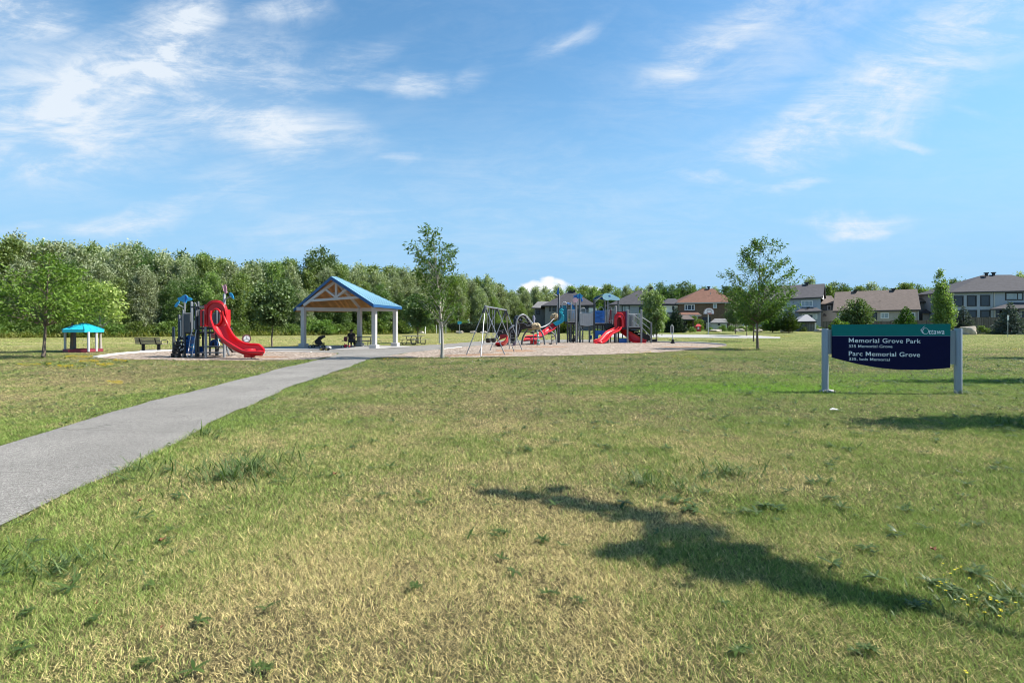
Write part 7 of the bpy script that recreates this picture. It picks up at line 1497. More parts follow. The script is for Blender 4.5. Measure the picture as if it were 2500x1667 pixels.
# ------------------------------------------------------------------ arch climber with ropes and rocks
def arch_climber():
    def c5(cx, cy, d=41.5): return at(1230 + cx / 10.453, 720 + cy / 10.453, d)
    o = c5(420, 0, 42.0); t = Thing("arch_climber", "grey tube arch climber with black rope netting and tan climbing rocks", "climber", (o.x, o.y, 0))
    def low(cx, d): p = c5(cx, 0, d); return Vector((p.x, p.y, -.03))
    def arch(name, pts, r, m, n=7): mb = MB(); mb.tube(spline(pts, n), r, 10); return t.part(name, mb, m)
    arch("front_arch", [low(285, 40.6), c5(318, 1100, 40.7), c5(318, 780, 41), c5(345, 620, 41), c5(420, 525, 41.1), c5(510, 508, 41.3), c5(600, 565, 41.6), c5(690, 680, 42), c5(740, 760, 42)], .07, P_LGREY)
    arch("rear_arch", [low(100, 43), c5(110, 1000, 43), c5(140, 880, 43), c5(200, 800, 43), c5(300, 760, 43), c5(420, 755, 43), c5(560, 740, 42.8), c5(700, 760, 42.5)], .075, P_GREY)
    arch("top_arch", [c5(275, 800, 43.2), c5(262, 650, 43.4), c5(290, 560, 43.4), c5(340, 535, 43.4), c5(420, 560, 43.2)], .06, P_DGREY)
    arch("ground_beam", [c5(535, 1072, 43), c5(760, 1072, 43), c5(1010, 1075, 43)], .055, P_DGREY)
    arch("bow_leg", [low(455, 43), c5(470, 1150, 43), c5(520, 1010, 43), c5(600, 900, 42.8), c5(690, 840, 42.6)], .07, P_GREY); arch("bow_leg", [low(1045, 42.5), c5(1025, 1120, 42.5), c5(985, 990, 42.5), c5(920, 890, 42.5), c5(850, 830, 42.4)], .075, P_GREY)
    arch("bow_leg", [low(1352, 43.5), c5(1330, 1120, 43.5), c5(1290, 1010, 43.5), c5(1210, 935, 43.4)], .055, P_LGREY); arch("straight_leg", [low(1350, 43.3), c5(1315, 950, 43.3), c5(1300, 890, 43.3)], .055, P_LGREY)
    arch("curved_rail", [c5(905, 830, 42.5), c5(1000, 815, 42.7), c5(1100, 770, 43), c5(1180, 715, 43.2)], .06, P_LGREY); arch("dark_rail", [c5(1180, 715, 43.2), c5(1240, 640, 43.6), c5(1330, 580, 44)], .075, P_DGREY)
    arch("vertical_pole", [low(760, 43), c5(760, 1000, 43), c5(760, 900, 43)], .045, P_LGREY)
    for k_ in (.35, .75, 1.15): mb = MB(); mb.tube(spline([c5(x, y, 41.1 + k_) for x, y in ((330 - 60 * k_, 900), (322 - 50 * k_, 760), (350 - 50 * k_, 625), (425 - 40 * k_, 540), (510 - 40 * k_, 525), (600 - 45 * k_, 585), (690 - 60 * k_, 700), (735 - 60 * k_, 780))], 5), .06, 7); t.part("tunnel_ring", mb, P_BLACK)
    # black rubber climbing skins with pale grips
    def skin(pts, d0, d1, name="climbing_skin"):
        mb = MB(); k = len(pts); V = [c5(x, y, d0 + (d1 - d0) * i / k) for i, (x, y) in enumerate(pts)]; mb.plate(V, (0, .12, 0)); return t.part(name, mb, P_BLACK, smooth=False)
    s1 = skin([(160, 1245), (135, 1100), (140, 930), (185, 850), (245, 850), (285, 905), (290, 1050), (275, 1230)], 41.6, 41.6); s2 = skin([(300, 720), (420, 690), (560, 700), (690, 760), (720, 850), (600, 860), (470, 890), (410, 990), (370, 1080), (335, 1080), (330, 900)], 41.6, 42); s3 = skin([(262, 640), (285, 570), (335, 545), (325, 620), (312, 700), (318, 790), (275, 800)], 42.8, 42.8); skin([(395, 560), (470, 590), (470, 680), (400, 700), (365, 640)], 42.6, 42.6)
    mb = MB()
    for x, y in ((205, 1040), (215, 950), (455, 870), (520, 812), (575, 790), (610, 830), (420, 618), (430, 640), (350, 600), (480, 800), (395, 850)): mb.ell(c5(x, y, 41.45 if x < 300 else 41.85), (.055, .05, .05), 8, 6)
    t.part("hand_grip", mb, P_LGREY)
    # ropes
    mb = MB()
    for pts in ([(340, 700), (400, 640), (470, 660), (500, 620), (480, 560), (560, 620), (580, 655), (520, 670), (470, 720), (390, 725), (345, 690)], [(480, 560), (440, 545)], [(560, 620), (590, 560), (575, 540)], [(590, 560), (640, 640), (690, 690), (690, 770), (560, 745), (480, 700)], [(520, 670), (690, 690)], [(355, 690), (410, 800), (370, 960), (390, 1010)], [(180, 1180), (165, 1050), (185, 920), (215, 890), (270, 895)], [(180, 1180), (215, 1195), (275, 1195)], [(190, 1095), (280, 1100)], [(330, 610), (300, 600), (310, 545), (350, 540)], [(560, 745), (590, 790), (640, 790), (690, 770)]): mb.tube([c5(x, y, 41.2) for x, y in pts], .024, 5, False)
    t.part("rope_net", mb, P_LGREY)
    # tan rocks
    def rock(name, cx, cy, d, r, sd, m): 
        mb = MB(); mb.ell(c5(cx, cy, d), r, 12, 8, .06, sd, Matrix.Rotation(-.35, 3, 'Y')); return t.part(name, mb, m, ang=25)
    rock("climbing_rock", 770, 800, 42, (.42, .32, .27), 1, P_TAN); rock("climbing_rock", 865, 800, 42, (.24, .24, .30), 2, P_TAN); rk = rock("climbing_rock", 1290, 550, 44, (.36, .26, .29), 3, P_TAN); rock("climbing_rock", 700, 830, 42.3, (.3, .25, .18), 4, P_TAN)
    mb = MB(); mb.tube([c5(1345 + 45 * math.cos(a), 545 + 62 * math.sin(a), 43.8) for a in np.linspace(0, 2 * PI, 21)], .02, 5, False); mb.beam(c5(1292, 500, 43.65), c5(1305, 550, 43.65), .06, .05); t.part("rock_strap", mb, P_BLACK, rk)
    mb = MB(); mb.beam(c5(870, 770, 41.75), c5(885, 815, 41.72), .05, .05); mb.tube([c5(825, 770, 41.7), c5(835, 800, 41.7), c5(826, 840, 41.7)], .018, 5, False); t.part("rock_slot", mb, P_BLACK)
    # mauve spindle handle
    mb = MB(); mb.tube([c5(765, 740, 42.4), c5(765, 600, 42.4), c5(757, 530, 42.4), c5(752, 520, 42.4)], [.07, .075, .085, .03], 10); mb.tube(spline([c5(740, 570, 42.4), c5(728, 620, 42.4), c5(745, 660, 42.4)], 4), .02, 5); mb.tube(spline([c5(785, 570, 42.4), c5(808, 610, 42.4), c5(785, 650, 42.4)], 4), .02, 5); t.part("spindle_handle", mb, mat("spindle_mauve", (.26, .26, .34), .4))
    # red swoop at the left foot: a curled scoop
    def c3(cx, cy, d): return at(1120 + cx / 7.84, 690 + cy / 7.84, d)
    A = [c3(*p, 38.6) for p in ((925, 1000), (900, 1075), (860, 1120), (800, 1140), (735, 1145), (708, 1150))]; B = [c3(*p, 39.6) for p in ((942, 1060), (925, 1130), (880, 1180), (810, 1198), (740, 1196), (708, 1172))]; mb = MB(); mb.chute(spline(A, 4), spline(B, 4), .06, .06, .05); sc = t.part("red_scoop", mb, P_RED)
    mb = MB(); mb.plate([c3(*p, 39.9) for p in ((790, 1000), (850, 985), (930, 995), (910, 1050), (840, 1075), (800, 1090), (730, 1140), (735, 1110), (790, 1060))], (0, .12, 0)); t.part("scoop_back", mb, P_RED2, sc, smooth=False)
    mb = MB(); mb.plate([c3(*p, 41) for p in ((755, 920), (830, 900), (930, 900), (920, 990), (800, 1000), (740, 1090), (720, 1030))], (0, .15, 0)); t.part("climbing_skin", mb, P_BLACK, smooth=False); mb = MB(); mb.tube([c3(x, y, 40.8) for x, y in ((720, 1080), (720, 1010), (770, 900), (790, 930), (860, 905))], .03, 6); mb.ell(c3(835, 950, 40.9), .07, 8, 6); mb.tube(spline([c3(930, 930, 40.7), c3(990, 870, 40.7), c3(1060, 820, 40.9)], 4), .06, 7); t.part("hand_grip", mb, P_GREY)
    mb = MB(); p = c3(1052, 1205, 40.4); mb.tube([(p.x - .1, p.y, -.02), (p.x + .05, p.y, .12), (p.x + .15, p.y, .32)], [.10, .12, .06], 8); t.part("post_foot", mb, mat("foot_mauve", (.12, .09, .12), .5))
arch_climber()
def spinner():
    def c5(cx, cy, d=42.2): return at(1230 + cx / 10.453, 720 + cy / 10.453, d)
    p = c5(880, 0); t = Thing("pod_climber", "short white pole with green rings in front of the arch climber", "climber", (p.x, p.y, 0), None); mb = MB(); top = c5(835, 860); mb.tube([(p.x + .03, p.y, -.02), c5(880, 1130), c5(865, 960), top], [.08, .075, .07, .06], 10); t.part("pole", mb, P_WHITE); G = mat("ring_green", (.10, .30, .24), .5)
    for cx, cy, r, h in ((878, 1250, .16, .10), (882, 1150, .16, .09), (878, 1060, .17, .05), (868, 978, .15, .06), (850, 900, .13, .05)): q = c5(cx, cy); mb = MB(); mb.tube([q - Vector((0, 0, h)), q, q + Vector((0, 0, h * .4))], [r * .7, r, r * .6], 14); t.part("ring", mb, G)
    mb = MB(); mb.tube([(p.x, p.y, -.02), (p.x, p.y, .14)], [.18, .13], 12); t.part("base", mb, P_DGREY)
    for cx, cyt, d, lab in ((1225, 960, 43, "thin tree-like stepping post with black pads, right of the green ringed pole"), (762, 900, 42.9, "slim grey stepping post under the tan rocks")):
        p = c5(cx, 0, d); t = Thing("stepping_post", lab, "climber", (p.x, p.y, 0), "stepping posts by the arch climber"); mb = MB(); mb.tube([(p.x, p.y, -.02), c5(cx - 5, 1100, d), c5(cx - 25, cyt, d)], .035, 8); t.part("post", mb, P_LGREY)
        for j, (dx, cy) in enumerate(((-30, 1245), (20, 1160), (25, 1060), (-50, 975), (-15, 960))):
            q = c5(cx + dx, cy, d); mb = MB(); mb.ell(q, (.15, .11, .05), 10, 6); st = t.part("step_pad", mb, P_BLACK); mb = MB(); mb.tube([c5(cx - (1245 - cy) * .07, cy + 10, d), q], .02, 5); t.part("pad_arm", mb, P_DGREY, st)
        mb = MB(); mb.tube([(p.x, p.y, -.02), (p.x, p.y, .04)], .12, 10); t.part("base", mb, P_DGREY)
spinner()

# ------------------------------------------------------------------ right play structure
def right_structure():
    D0 = 47.5
    def c(cx, cy, o=0.0): return at(1330 + cx / 7.587, 680 + cy / 7.587, D0 + o)
    def foot(cx, o): p = c(cx, 0, o); return Vector((p.x, p.y, -.03))
    t = Thing("play_structure", "wide play structure with teal slide hood, blue panels, bridge and red slides, behind the swings", "play structure", foot(1050, 1.5))
    for cx, ct, o, r, m in ((258, 300, .3, .075, P_DGREY), (272, 290, .9, .05, P_LGREY), (237, 450, 2.0, .05, P_GREY), (420, 470, -.2, .07, P_DGREY), (488, 445, 1.6, .075, P_LGREY), (583, 440, -.3, .085, P_LGREY), (650, 370, .4, .085, P_GREY), (652, 640, .1, .05, P_GREY), (825, 890, 1.6, .075, P_LGREY), (915, 390, 0, .085, P_DGREY), (928, 395, .7, .05, P_LGREY), (1110, 420, 1.8, .075, P_GREY), (1168, 395, .2, .07, P_LGREY), (1316, 510, .1, .09, P_LGREY), (1362, 405, 1.6, .085, P_GREY), (1533, 580, -.5, .085, P_LGREY), (1566, 590, 1.4, .07, P_GREY), (1578, 900, .6, .06, P_DGREY), (1788, 580, -.5, .095, P_LGREY), (1972, 815, -.5, .08, P_GREY), (1120, 560, .3, .05, P_LGREY)):  # some posts in darker grey, their shaded sides put into the colour
        f = foot(cx, o); tp = c(cx, ct, o); mb = MB(); mb.tube([f, tp, tp + Vector((0, 0, .03))], [r, r, r * .5], 12); t.part("post", mb, m)
    def box(name, x0, y0, x1, y1, o, th, m, par=None): a, b = c(x0, y1, o), c(x1, y0, o); mb = MB(); mb.box(((a.x + b.x) / 2, a.y + th / 2, (a.z + b.z) / 2), (b.x - a.x, th, b.z - a.z)); return t.part(name, mb, m, par, smooth=False)
    # decks
    box("deck", 410, 798, 590, 838, -.2, 1.9, P_DECK); box("deck", 905, 832, 1320, 872, 0, 1.8, P_DECK); box("deck", 1310, 900, 1790, 942, -.5, 1.9, P_DECK)
    for x0, y0, x1, y1, o, m in ((590, 560, 648, 800, 1.75, P_DGREY), (1000, 600, 1110, 838, 1.75, P_DGREY), (1330, 640, 1400, 900, 1.75, P_NAVY), (1560, 690, 1640, 900, 1.35, P_DGREY), (440, 905, 470, 1165, 1.2, P_DGREY), (1120, 880, 1300, 960, 1.3, P_DGREY)): box("rear_panel", x0, y0, x1, y1, o, .05, m)
    for cx, o in ((470, 1.9), (530, .9), (605, 1.0), (705, 1.7), (980, 1.9), (1070, .9), (1220, 1.9), (1290, .8), (1440, 1.8), (1690, 1.6)): f = foot(cx, o); mb = MB(); mb.tube([f, Vector((f.x, f.y, c(0, 640, o).z))], .055, 8); t.part("post", mb, P_DGREY)
    # bar railings
    def rail(x0, yt0, yb0, x1, yt1, yb1, o0, o1, n, m, bend=0.0, r=.02, name="railing"):
        mb = MB(); T = []; B = []
        for i in range(n + 1):
            q = i / n; s = bend * 4 * q * (1 - q); o = o0 + (o1 - o0) * q; tp = c(x0 + (x1 - x0) * q, yt0 + (yt1 - yt0) * q + s, o); bt = c(x0 + (x1 - x0) * q, yb0 + (yb1 - yb0) * q + s, o); T.append(tp); B.append(bt); mb.tube([tp, bt], r, 5, False)
        mb.tube(T, r * 1.5, 6); mb.tube(B, r * 1.5, 6); return t.part(name, mb, m)
    rail(425, 580, 800, 575, 580, 800, -.3, -.3, 7, P_WHITE); rail(495, 580, 790, 580, 580, 790, 1.5, 1.5, 5, P_LGREY); rail(1115, 590, 840, 1185, 590, 840, .1, .1, 4, P_WHITE); rail(1240, 590, 840, 1310, 590, 840, .2, .2, 3, P_LGREY); rail(1558, 655, 893, 1770, 655, 893, -.55, -.55, 10, P_WHITE); rail(660, 575, 640, 820, 575, 800, 1.6, 1.6, 7, P_LGREY)
    # bridge with curved railings, mesh deck
    rail(650, 630, 850, 905, 630, 850, -.1, .0, 22, P_WHITE, 22, .026, "bridge_railing"); rail(660, 610, 830, 905, 610, 830, 1.4, 1.4, 14, P_WHITE, 22, .022, "bridge_railing")
    mb = MB(); pts = [c(650 + 255 * q, 858 + 24 * 4 * q * (1 - q), 0) for q in np.linspace(0, 1, 9)]; V = []; 
    for p in pts: V += [p, p + Vector((0, 1.3, 0)), p + Vector((0, 0, -.08)), p + Vector((0, 1.3, -.08))]
    mb.add(V, [f for i in range(8) for f in ((4 * i, 4 * i + 1, 4 * i + 5, 4 * i + 4), (4 * i + 2, 4 * i + 6, 4 * i + 7, 4 * i + 3), (4 * i, 4 * i + 4, 4 * i + 6, 4 * i + 2), (4 * i + 1, 4 * i + 3, 4 * i + 7, 4 * i + 5))]); t.part("bridge_deck", mb, P_DGREY, smooth=False)
    # teal slide hood and long enclosed chute (teal then red)
    n = 24; outer = []; inner = []
    for i in range(n):
        a = 2 * PI * i / n; sa = math.sin(a); outer.append((330 + 85 * math.copysign(abs(math.cos(a)) ** .7, math.cos(a)), 645 - (145 if sa > 0 else 150) * math.copysign(abs(sa) ** .7, sa))); inner.append((300 + 38 * math.cos(a), 690 - 85 * sa))
    mb = MB(); mb.plate([c(x, y, .35) for x, y in [(255, 790), (258, 640), (270, 560), (300, 512), (345, 492), (385, 500), (408, 540), (412, 640), (412, 795)]], (0, .12, 0)); hd = t.part("slide_hood", mb, P_TEAL, smooth=False)
    mb = MB(); mb.plate([c(x, y, .1) for x, y in [(262, 780), (262, 640), (275, 575), (310, 555), (345, 575), (345, 780)]], (0, .3, 0)); t.part("hood_side", mb, P_TEAL, hd, smooth=False)
    mb = MB(); A = [c(x, y, .02) for x, y in ((318, 600), (312, 690), (285, 760), (225, 790), (160, 825))]; B = [c(x, y, -.3) for x, y in ((335, 640), (340, 720), (335, 790), (262, 835), (215, 870))]; mb.chute(spline(A, 4), spline(B, 4), .12, .05, .05); ch = t.part("slide_chute", mb, P_TEAL_L)
    mb = MB(); mb.tube(spline([c(270, 630, .05), c(285, 585, .0), c(315, 570, -.02), c(345, 590, -.02)], 5), .05, 7); mb.tube(spline([c(275, 670, .0), c(290, 625, -.05), c(315, 612, -.05), c(342, 625, -.05)], 5), .03, 6); t.part("moulded_ridge", mb, P_TEAL_L, hd)
    A = [c(x, y, o) for x, y, o in ((155, 828, .1), (80, 880, -.3), (0, 940, -.9), (-70, 985, -1.6), (-150, 1030, -2.4), (-230, 1055, -3.2), (-330, 1062, -4.0), (-370, 1085, -4.4))]; B = [c(x, y, o) for x, y, o in ((235, 868, -.2), (150, 940, -.8), (70, 985, -1.4), (-10, 1035, -2.1), (-85, 1085, -2.9), (-150, 1118, -3.6), (-270, 1125, -4.4), (-390, 1128, -4.8))]; mb = MB(); mb.chute(spline(A, 4), spline(B, 4), .20, .06, .07); t.part("lower_chute", mb, P_RED, ch)
    mb = MB()
    for q in ((8, 930, 70, 1000), (86, 880, 140, 945), (-95, 1000, -30, 1060)): mb.tube([c(q[0], q[1], -.9), c(q[2], q[3], -1.6)], .03, 6)
    t.part("chute_band", mb, P_LGREY, ch)
    mb = MB(); p = c(-210, 1130, -3.9); mb.box((p.x, p.y, .18), (.55, .4, .4)); t.part("chute_foot", mb, P_RED, ch, smooth=False)
    # hoop rails over the decks
    for cx, cy, r, o in ((363, 475, 42, .3), (710, 590, 48, .4), (1042, 570, 42, .6), (1205, 560, 32, 1.2)):
        mb = MB(); mb.tube(spline([c(cx - r, cy + 70, o)] + [c(cx + r * math.cos(a), cy - r * math.sin(a), o) for a in np.linspace(PI, 0, 7)] + [c(cx + r, cy + 70, o)], 3), .03, 7); t.part("hoop_rail", mb, P_WHITE)
    mb = MB(); a, b = c(505, 740, 1.3), c(555, 480, 1.3); mb.plate([c(500, 745, 1.3), c(558, 745, 1.3), c(558, 560, 1.3), c(530, 500, 1.3), c(505, 480, 1.3)], (0, .06, 0)); t.part("side_panel", mb, P_SKY, smooth=False); mb = MB(); mb.plate([c(510, 480, 1.2), c(535, 495, 1.2), c(560, 550, 1.2), c(545, 560, 1.2)], (0, .3, 0)); mb.tube(spline([c(405, 470, .6), c(440, 462, .9), c(470, 478, 1.1)], 4), .06, 7); t.part("panel_cap", mb, P_BLUE, smooth=False)
    # blue panels
    b1 = box("blue_panel", 930, 595, 1108, 822, -.05, .07, P_BLUE); mb = MB()
    for cx, cy, rx, ry in ((985, 725, 42, 14), (1060, 765, 38, 22), (1010, 640, 55, 12), (1040, 690, 25, 10)): mb.tube([c(cx + rx * math.cos(a), cy + ry * math.sin(a), -.07) for a in np.linspace(0, 2 * PI, 17)], .014, 4, False)
    t.part("panel_relief", mb, P_NAVY, b1)
    mb = MB(); pts = [(930, 1115), (930, 965), (1110, 965), (1110, 1115), (1048, 1115), (1048, 1060), (1040, 1040), (1000, 1040), (992, 1060), (990, 1115)]; mb.plate([c(x, y, 0) for x, y in pts], (0, .06, 0)); t.part("blue_counter_panel", mb, P_BLUE, smooth=False)
    box("blue_ground_panel", 1375, 1105, 1520, 1195, -.2, .08, P_BLUE); mb = MB()
    for i in range(9): mb.box(c(940 + i * 20, 828, -.08), (.05, .05, .09))
    t.part("panel_bolt", mb, P_WHITE, smooth=False)
    # curved canopy on top: dark shell and pale aqua face
    mb = MB(); T = [(888, 380), (930, 330), (1000, 292), (1075, 278), (1130, 290)]; n_ = 14; prof = []
    arc = [(890 + (1386 - 890) * q, 385 - 105 * math.sin(PI * min(1, q * 1.04)) ** .8 + 10 * q) for q in np.linspace(0, 1, n_)]
    V = []
    for x, y in arc: V += [c(x - 40 * 0, y, 1.7), c(x, y, .1), c(x, y + 14, .1), c(x, y + 14, 1.7)]
    mb.add(V, [(4 * i + j, 4 * i + (j + 1) % 4, 4 * i + 4 + (j + 1) % 4, 4 * i + 4 + j) for i in range(n_ - 1) for j in range(4)] + [(0, 1, 2, 3), tuple(4 * (n_ - 1) + j for j in (3, 2, 1, 0))]); cn = t.part("canopy", mb, mat("canopy_navy", (.02, .10, .24), .4), ang=30)
    out = [(1068, 330), (1085, 297), (1120, 276), (1170, 270), (1230, 285), (1300, 318), (1360, 350), (1390, 372), (1385, 398), (1330, 405), (1270, 398), (1210, 395), (1160, 402), (1110, 392), (1080, 365)]; mb = MB(); mb.plate([c(p.x, p.y, -.05) for p in spline([(x, y, 0) for x, y in out + out[:1]], 3)[:-1]], (0, .08, 0)); t.part("canopy_face", mb, P_AQUA, cn, smooth=False)
    mb = MB(); mb.ell(c(1203, 327, -.07), (.13, .03, .075), 14, 6); t.part("canopy_vent", mb, P_BLUE, cn); mb = MB(); mb.plate([c(x, y, 1.3) for x, y in ((890, 410), (1000, 380), (1110, 400), (1080, 350), (1000, 330), (930, 360))], (0, .08, 0)); t.part("canopy_back", mb, P_BLUE, cn, smooth=False)
    mb = MB(); mb.tube([c(925, 440, .2), c(1075, 310, .2)], .035, 6); mb.tube([c(930, 400, .2), c(1060, 330, .2)], .03, 6); t.part("canopy_brace", mb, P_WHITE, cn)
    # ornaments
    mb = MB(); mb.plate([c(x, y, .3) for x, y in ((262, 155), (240, 190), (224, 240), (222, 285), (238, 300), (262, 292), (268, 240))], (0, .05, 0)); t.part("ornament_leaf", mb, P_BLUE, smooth=False); mb = MB(); mb.tube([c(250, 335, .3), c(178, 292, .2)], .04, 6); t.part("ornament_arm", mb, P_WHITE)
    mb = MB(); p = c(568, 400, -.35); mb.tube([p, p + Vector((0, .06, 0))], .24, 24); t.part("ornament_disc", mb, P_PINK_L)
    mb = MB(); mb.plate([c(x, y, .35) for x, y in ((650, 270), (675, 300), (712, 315), (690, 345), (680, 370), (650, 385), (648, 330))], (0, .05, 0)); mb.plate([c(x, y, .34) for x, y in ((650, 270), (625, 285), (590, 295), (600, 325), (605, 345), (630, 365), (650, 385))], (0, .05, 0)); st = t.part("ornament_flower", mb, P_SKY, smooth=False)
    mb = MB(); mb.plate([c(x, y, .5) for x, y in ((520, 305), (560, 312), (590, 295), (600, 340), (640, 365), (600, 375), (560, 380), (530, 360), (540, 335))], (0, .05, 0)); mb.ell(c(682, 400, .5), (.11, .03, .17), 10, 6); mb.plate([c(x, y, .3) for x, y in ((648, 272), (656, 300), (652, 385), (640, 360), (630, 330))], (0, .05, 0)); t.part("ornament_petal", mb, P_BLUE, st, smooth=False); mb = MB()
    for x, y in ((632, 310), (660, 312), (690, 318), (622, 335)): mb.ell(c(x, y, .31), .025, 6, 4)
    t.part("petal_spot", mb, P_NAVY, st)
    # dark drum drive panel by the red slide
    mb = MB(); p = c(1150, 900, -.1); mb.ell(p, (.24, .18, .26), 12, 8, .1, 5); mb.box(c(1215, 880, 0), (.5, .2, .28)); mb.ell(c(1265, 875, -.05), (.22, .2, .14), 10, 6, .1, 3); t.part("drum_panel", mb, P_BLACK, ang=30)
    mb = MB(); mb.tube([c(1195, 785, 0), c(1255, 768, 0), c(1255, 850, 0)], .025, 6); mb.tube([c(1200, 575, .2), c(1215, 840, .2)], .03, 6); t.part("handrail", mb, P_WHITE); box("red_back_panel", 1188, 580, 1240, 820, .9, .06, P_RED2)
    # front red double-curve slide with arch hood
    box("slide_back_panel", 1328, 612, 1500, 905, .05, .08, P_RED2); box("blue_side_panel", 1500, 600, 1530, 905, -.2, .06, P_NAVY)
    n = 20; ou = []; inn = []
    for i in range(n): a = PI * i / (n - 1); ou.append((1382 + 92 * math.cos(a), 760 - 120 * math.sin(a) ** .8)); inn.append((1385 + 45 * math.cos(a), 790 - 75 * math.sin(a) ** .9))
    ou = [(1474, 905)] + ou + [(1288, 900)]; inn = [(1430, 905)] + inn + [(1338, 900)]; V = [c(x, y, -.45) for x, y in ou] + [c(x, y, -.62) for x, y in inn]; m_ = len(ou); mb = MB(); e = Vector((0, .35, 0)); mb.add(V + [v + e for v in V], [f for i in range(m_ - 1) for f in ((i, i + 1, m_ + i + 1, m_ + i), (2 * m_ + i, 3 * m_ + i, 3 * m_ + i + 1, 2 * m_ + i + 1), (i, 2 * m_ + i, 2 * m_ + i + 1, i + 1), (m_ + i, m_ + i + 1, 3 * m_ + i + 1, 3 * m_ + i))]); hh = t.part("slide_arch", mb, P_RED, ang=35)
    mb = MB(); mb.tube(spline([c(x, y, -.5) for x, y in ou[1:-1:3]], 3), .05, 7); mb.ell(c(1400, 655, -.45), (.16, .1, .09), 10, 6); t.part("moulded_ridge", mb, P_RED, hh)
    A = [c(x, y, o) for x, y, o in ((1335, 870, -.5), (1290, 915, -.6), (1210, 950, -.9), (1140, 985, -1.2), (1085, 1040, -1.5), (1030, 1100, -1.8), (980, 1130, -2.0), (905, 1150, -2.2))]; B = [c(x, y, o) for x, y, o in ((1415, 895, -.8), (1380, 950, -1.0), (1310, 985, -1.3), (1245, 1020, -1.6), (1190, 1085, -1.9), (1130, 1150, -2.2), (1060, 1190, -2.4), (945, 1215, -2.6))]; mb = MB(); mb.chute(spline(A, 4), spline(B, 4), .17, .06, .09); sl = t.part("slide_chute", mb, P_RED)
    mb = MB(); mb.tube(spline([a.lerp(b, .5) + Vector((0, 0, -.03)) for a, b in zip(A, B)], 4), .06, 7); mb.tube(spline(A, 4), .07, 7); mb.tube(spline(B, 4), .08, 7); t.part("slide_rim", mb, P_RED, sl); mb = MB(); p = c(1020, 1215, -2.4); mb.ell((p.x, p.y, .1), (.27, .2, .17), 14, 8); t.part("slide_foot", mb, P_RED, sl)
    # long slide behind running to the right
    A = [c(x, y, o) for x, y, o in ((1395, 930, .6), (1440, 900, .5), (1520, 940, .3), (1590, 985, .1), (1690, 1050, -.1), (1770, 1095, -.2), (1890, 1130, -.3))]; B = [c(x, y, o) for x, y, o in ((1400, 980, .1), (1460, 1030, 0), (1530, 1080, -.15), (1600, 1150, -.3), (1690, 1185, -.45), (1770, 1190, -.5), (1870, 1190, -.6))]; mb = MB(); mb.chute(spline(A, 4), spline(B, 4), .14, .06, .07); t.part("rear_slide", mb, P_RED)
    # stairs with white rails
    mb = MB()
    for i in range(6): p = c(1600 + i * 62, 925 + i * 36, .3); mb.box((p.x, p.y, p.z - .05), (.42, 1.3, .14)); mb.box((p.x - .18, p.y, p.z - .15), (.06, 1.3, .26))
    mb.plate([c(1800, 985, -.35), c(1950, 1060, -.35), (c(1950, 0, -.35).x, D0 - .35, .18), c(1810, 1105, -.35)], (0, .08, 0)); t.part("stair", mb, P_BLACK, smooth=False)
    for a, b in (((1800, 715), (1955, 815)), ((1800, 810), (1945, 930)), ((1800, 905), (1950, 1060))):
        for o in (-.5, 1.0): mb = MB(); mb.tube([c(*a, o), c(*b, o)], .03, 7); t.part("stair_rail", mb, P_WHITE)
    mb = MB()
    for a, b in (((1640, 665), (1760, 760)), ((1620, 780), (1740, 870))): mb.tube([c(*a, .9), c(*b, .9)], .025, 6)
    t.part("stair_rail", mb, P_WHITE)
    # rope and chain climber below the left deck
    mb = MB()
    for y in (840, 905, 950, 1010, 1060, 1120): mb.tube([c(430, y, -.2), c(575, y, -.25)], .02, 5, False)
    for x in (455, 510, 545): mb.tube([c(x, 830, -.22), c(x - 15, 1000, -.22), c(x + 10, 1150, -.22)], .018, 5, False)
    t.part("chain_climber", mb, P_DGREY); mb = MB(); mb.tube(spline([c(500, 960, .1), c(525, 1040, .0), c(570, 1090, -.1), c(560, 1150, -.1), c(500, 1165, -.1)], 5), .05, 6); mb.tube(spline([c(505, 1165, 0), c(560, 1100, 0)], 3), .14, 8); t.part("rubber_saddle", mb, P_BLACK)
    mb = MB(); mb.tube(spline([c(610, 850, -.1), c(640, 900, -.1), (c(610, 0, -.1).x, D0 - .1, .3), c(600, 1170, -.1)], 5), .035, 6); mb.tube([c(655, 880, -.1), c(705, 965, -.1)], .045, 6); mb.tube([c(700, 990, -.1), c(665, 1175, -.2)], .03, 6); mb.tube(spline([c(610, 900, -.2), c(655, 1000, -.2), c(600, 1090, -.2)], 4), .02, 5); t.part("twisted_climber", mb, P_LGREY)
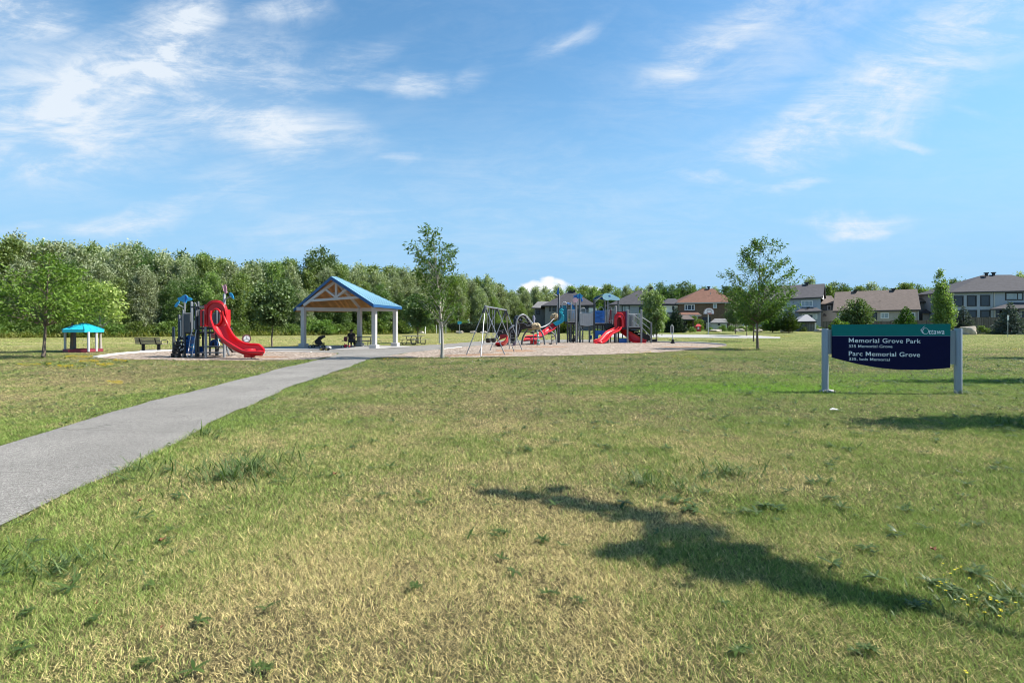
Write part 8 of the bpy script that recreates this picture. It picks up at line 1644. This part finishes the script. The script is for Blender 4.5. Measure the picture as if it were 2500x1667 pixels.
    mb = MB(); mb.tube([c(850, 950, 1.0), c(850, 1140, 1.0)], .02, 5); mb.box(c(852, 1085, 1.0), (.2, .15, .35)); t.part("hanging_step", mb, P_BLUE, smooth=False)
    mb = MB(); mb.tube([c(1155, 1190, 0), c(1185, 1130, 0)], .09, 8); mb.tube([c(1110, 1190, -.1), c(1140, 1185, -.1)], .07, 7); t.part("stepping_pod", mb, P_GREY)
right_structure()
def small_equipment():
    def c6(cx, cy, d): return at(1500 + cx / 10.455, 720 + cy / 10.455, d)
    # low platform swing at the right end
    d = 49.0; p = c6(1035, 0, d); t = Thing("bench_platform", "small black platform with hanging rods beside the right stair", "play platform", (p.x, d, 0)); mb = MB(); a, b = c6(965, 1190, d), c6(1090, 1125, d); mb.box(((a.x + b.x) / 2, d + .3, (a.z + b.z) / 2 - .02), (b.x - a.x, .7, .24)); t.part("platform", mb, P_BLACK, smooth=False); mb = MB(); mb.box(((a.x + b.x) / 2 + .2, d + .3, .04), (b.x - a.x + .7, 1.0, .05)); t.part("base_plate", mb, P_DGREY, smooth=False)
    mb = MB(); mb.tube([c6(1040, 740, d), c6(1040, 1130, d)], .02, 5); t.part("hanging_rod", mb, P_BLACK)
    # white stand-up spinner
    d = 45.8; p = c6(1490, 0, d); t = Thing("stand_up_spinner", "white loop handled spinner on a black foot, alone at the wood chips' right end", "spinner", (p.x, d, 0)); mb = MB(); mb.tube([(p.x, d, .1), c6(1475, 980, d)], .045, 9); mb.tube([c6(1469, 975, d), c6(1469, 750, d)], .03, 8)
    L_ = [(1469, 985), (1440, 965), (1437, 880), (1440, 800), (1469, 770), (1500, 800), (1503, 880), (1498, 960), (1469, 985)]; mb.tube(spline([c6(x, y, d) for x, y in L_], 4), .028, 7); t.part("handle_loop", mb, P_WHITE)
    mb = MB(); q = c6(1487, 1275, d); mb.tube([(p.x, d, -.02), (p.x, d, .04), (p.x, d, .30), (p.x, d, .34)], [.2, .2, .09, .1], 14); mb.tube([(p.x, d, .33), (p.x, d, .37)], .34, 20); t.part("foot_plate", mb, P_BLACK)
    # rocker disc half sunk beside it
    # small marker on the chips
small_equipment()
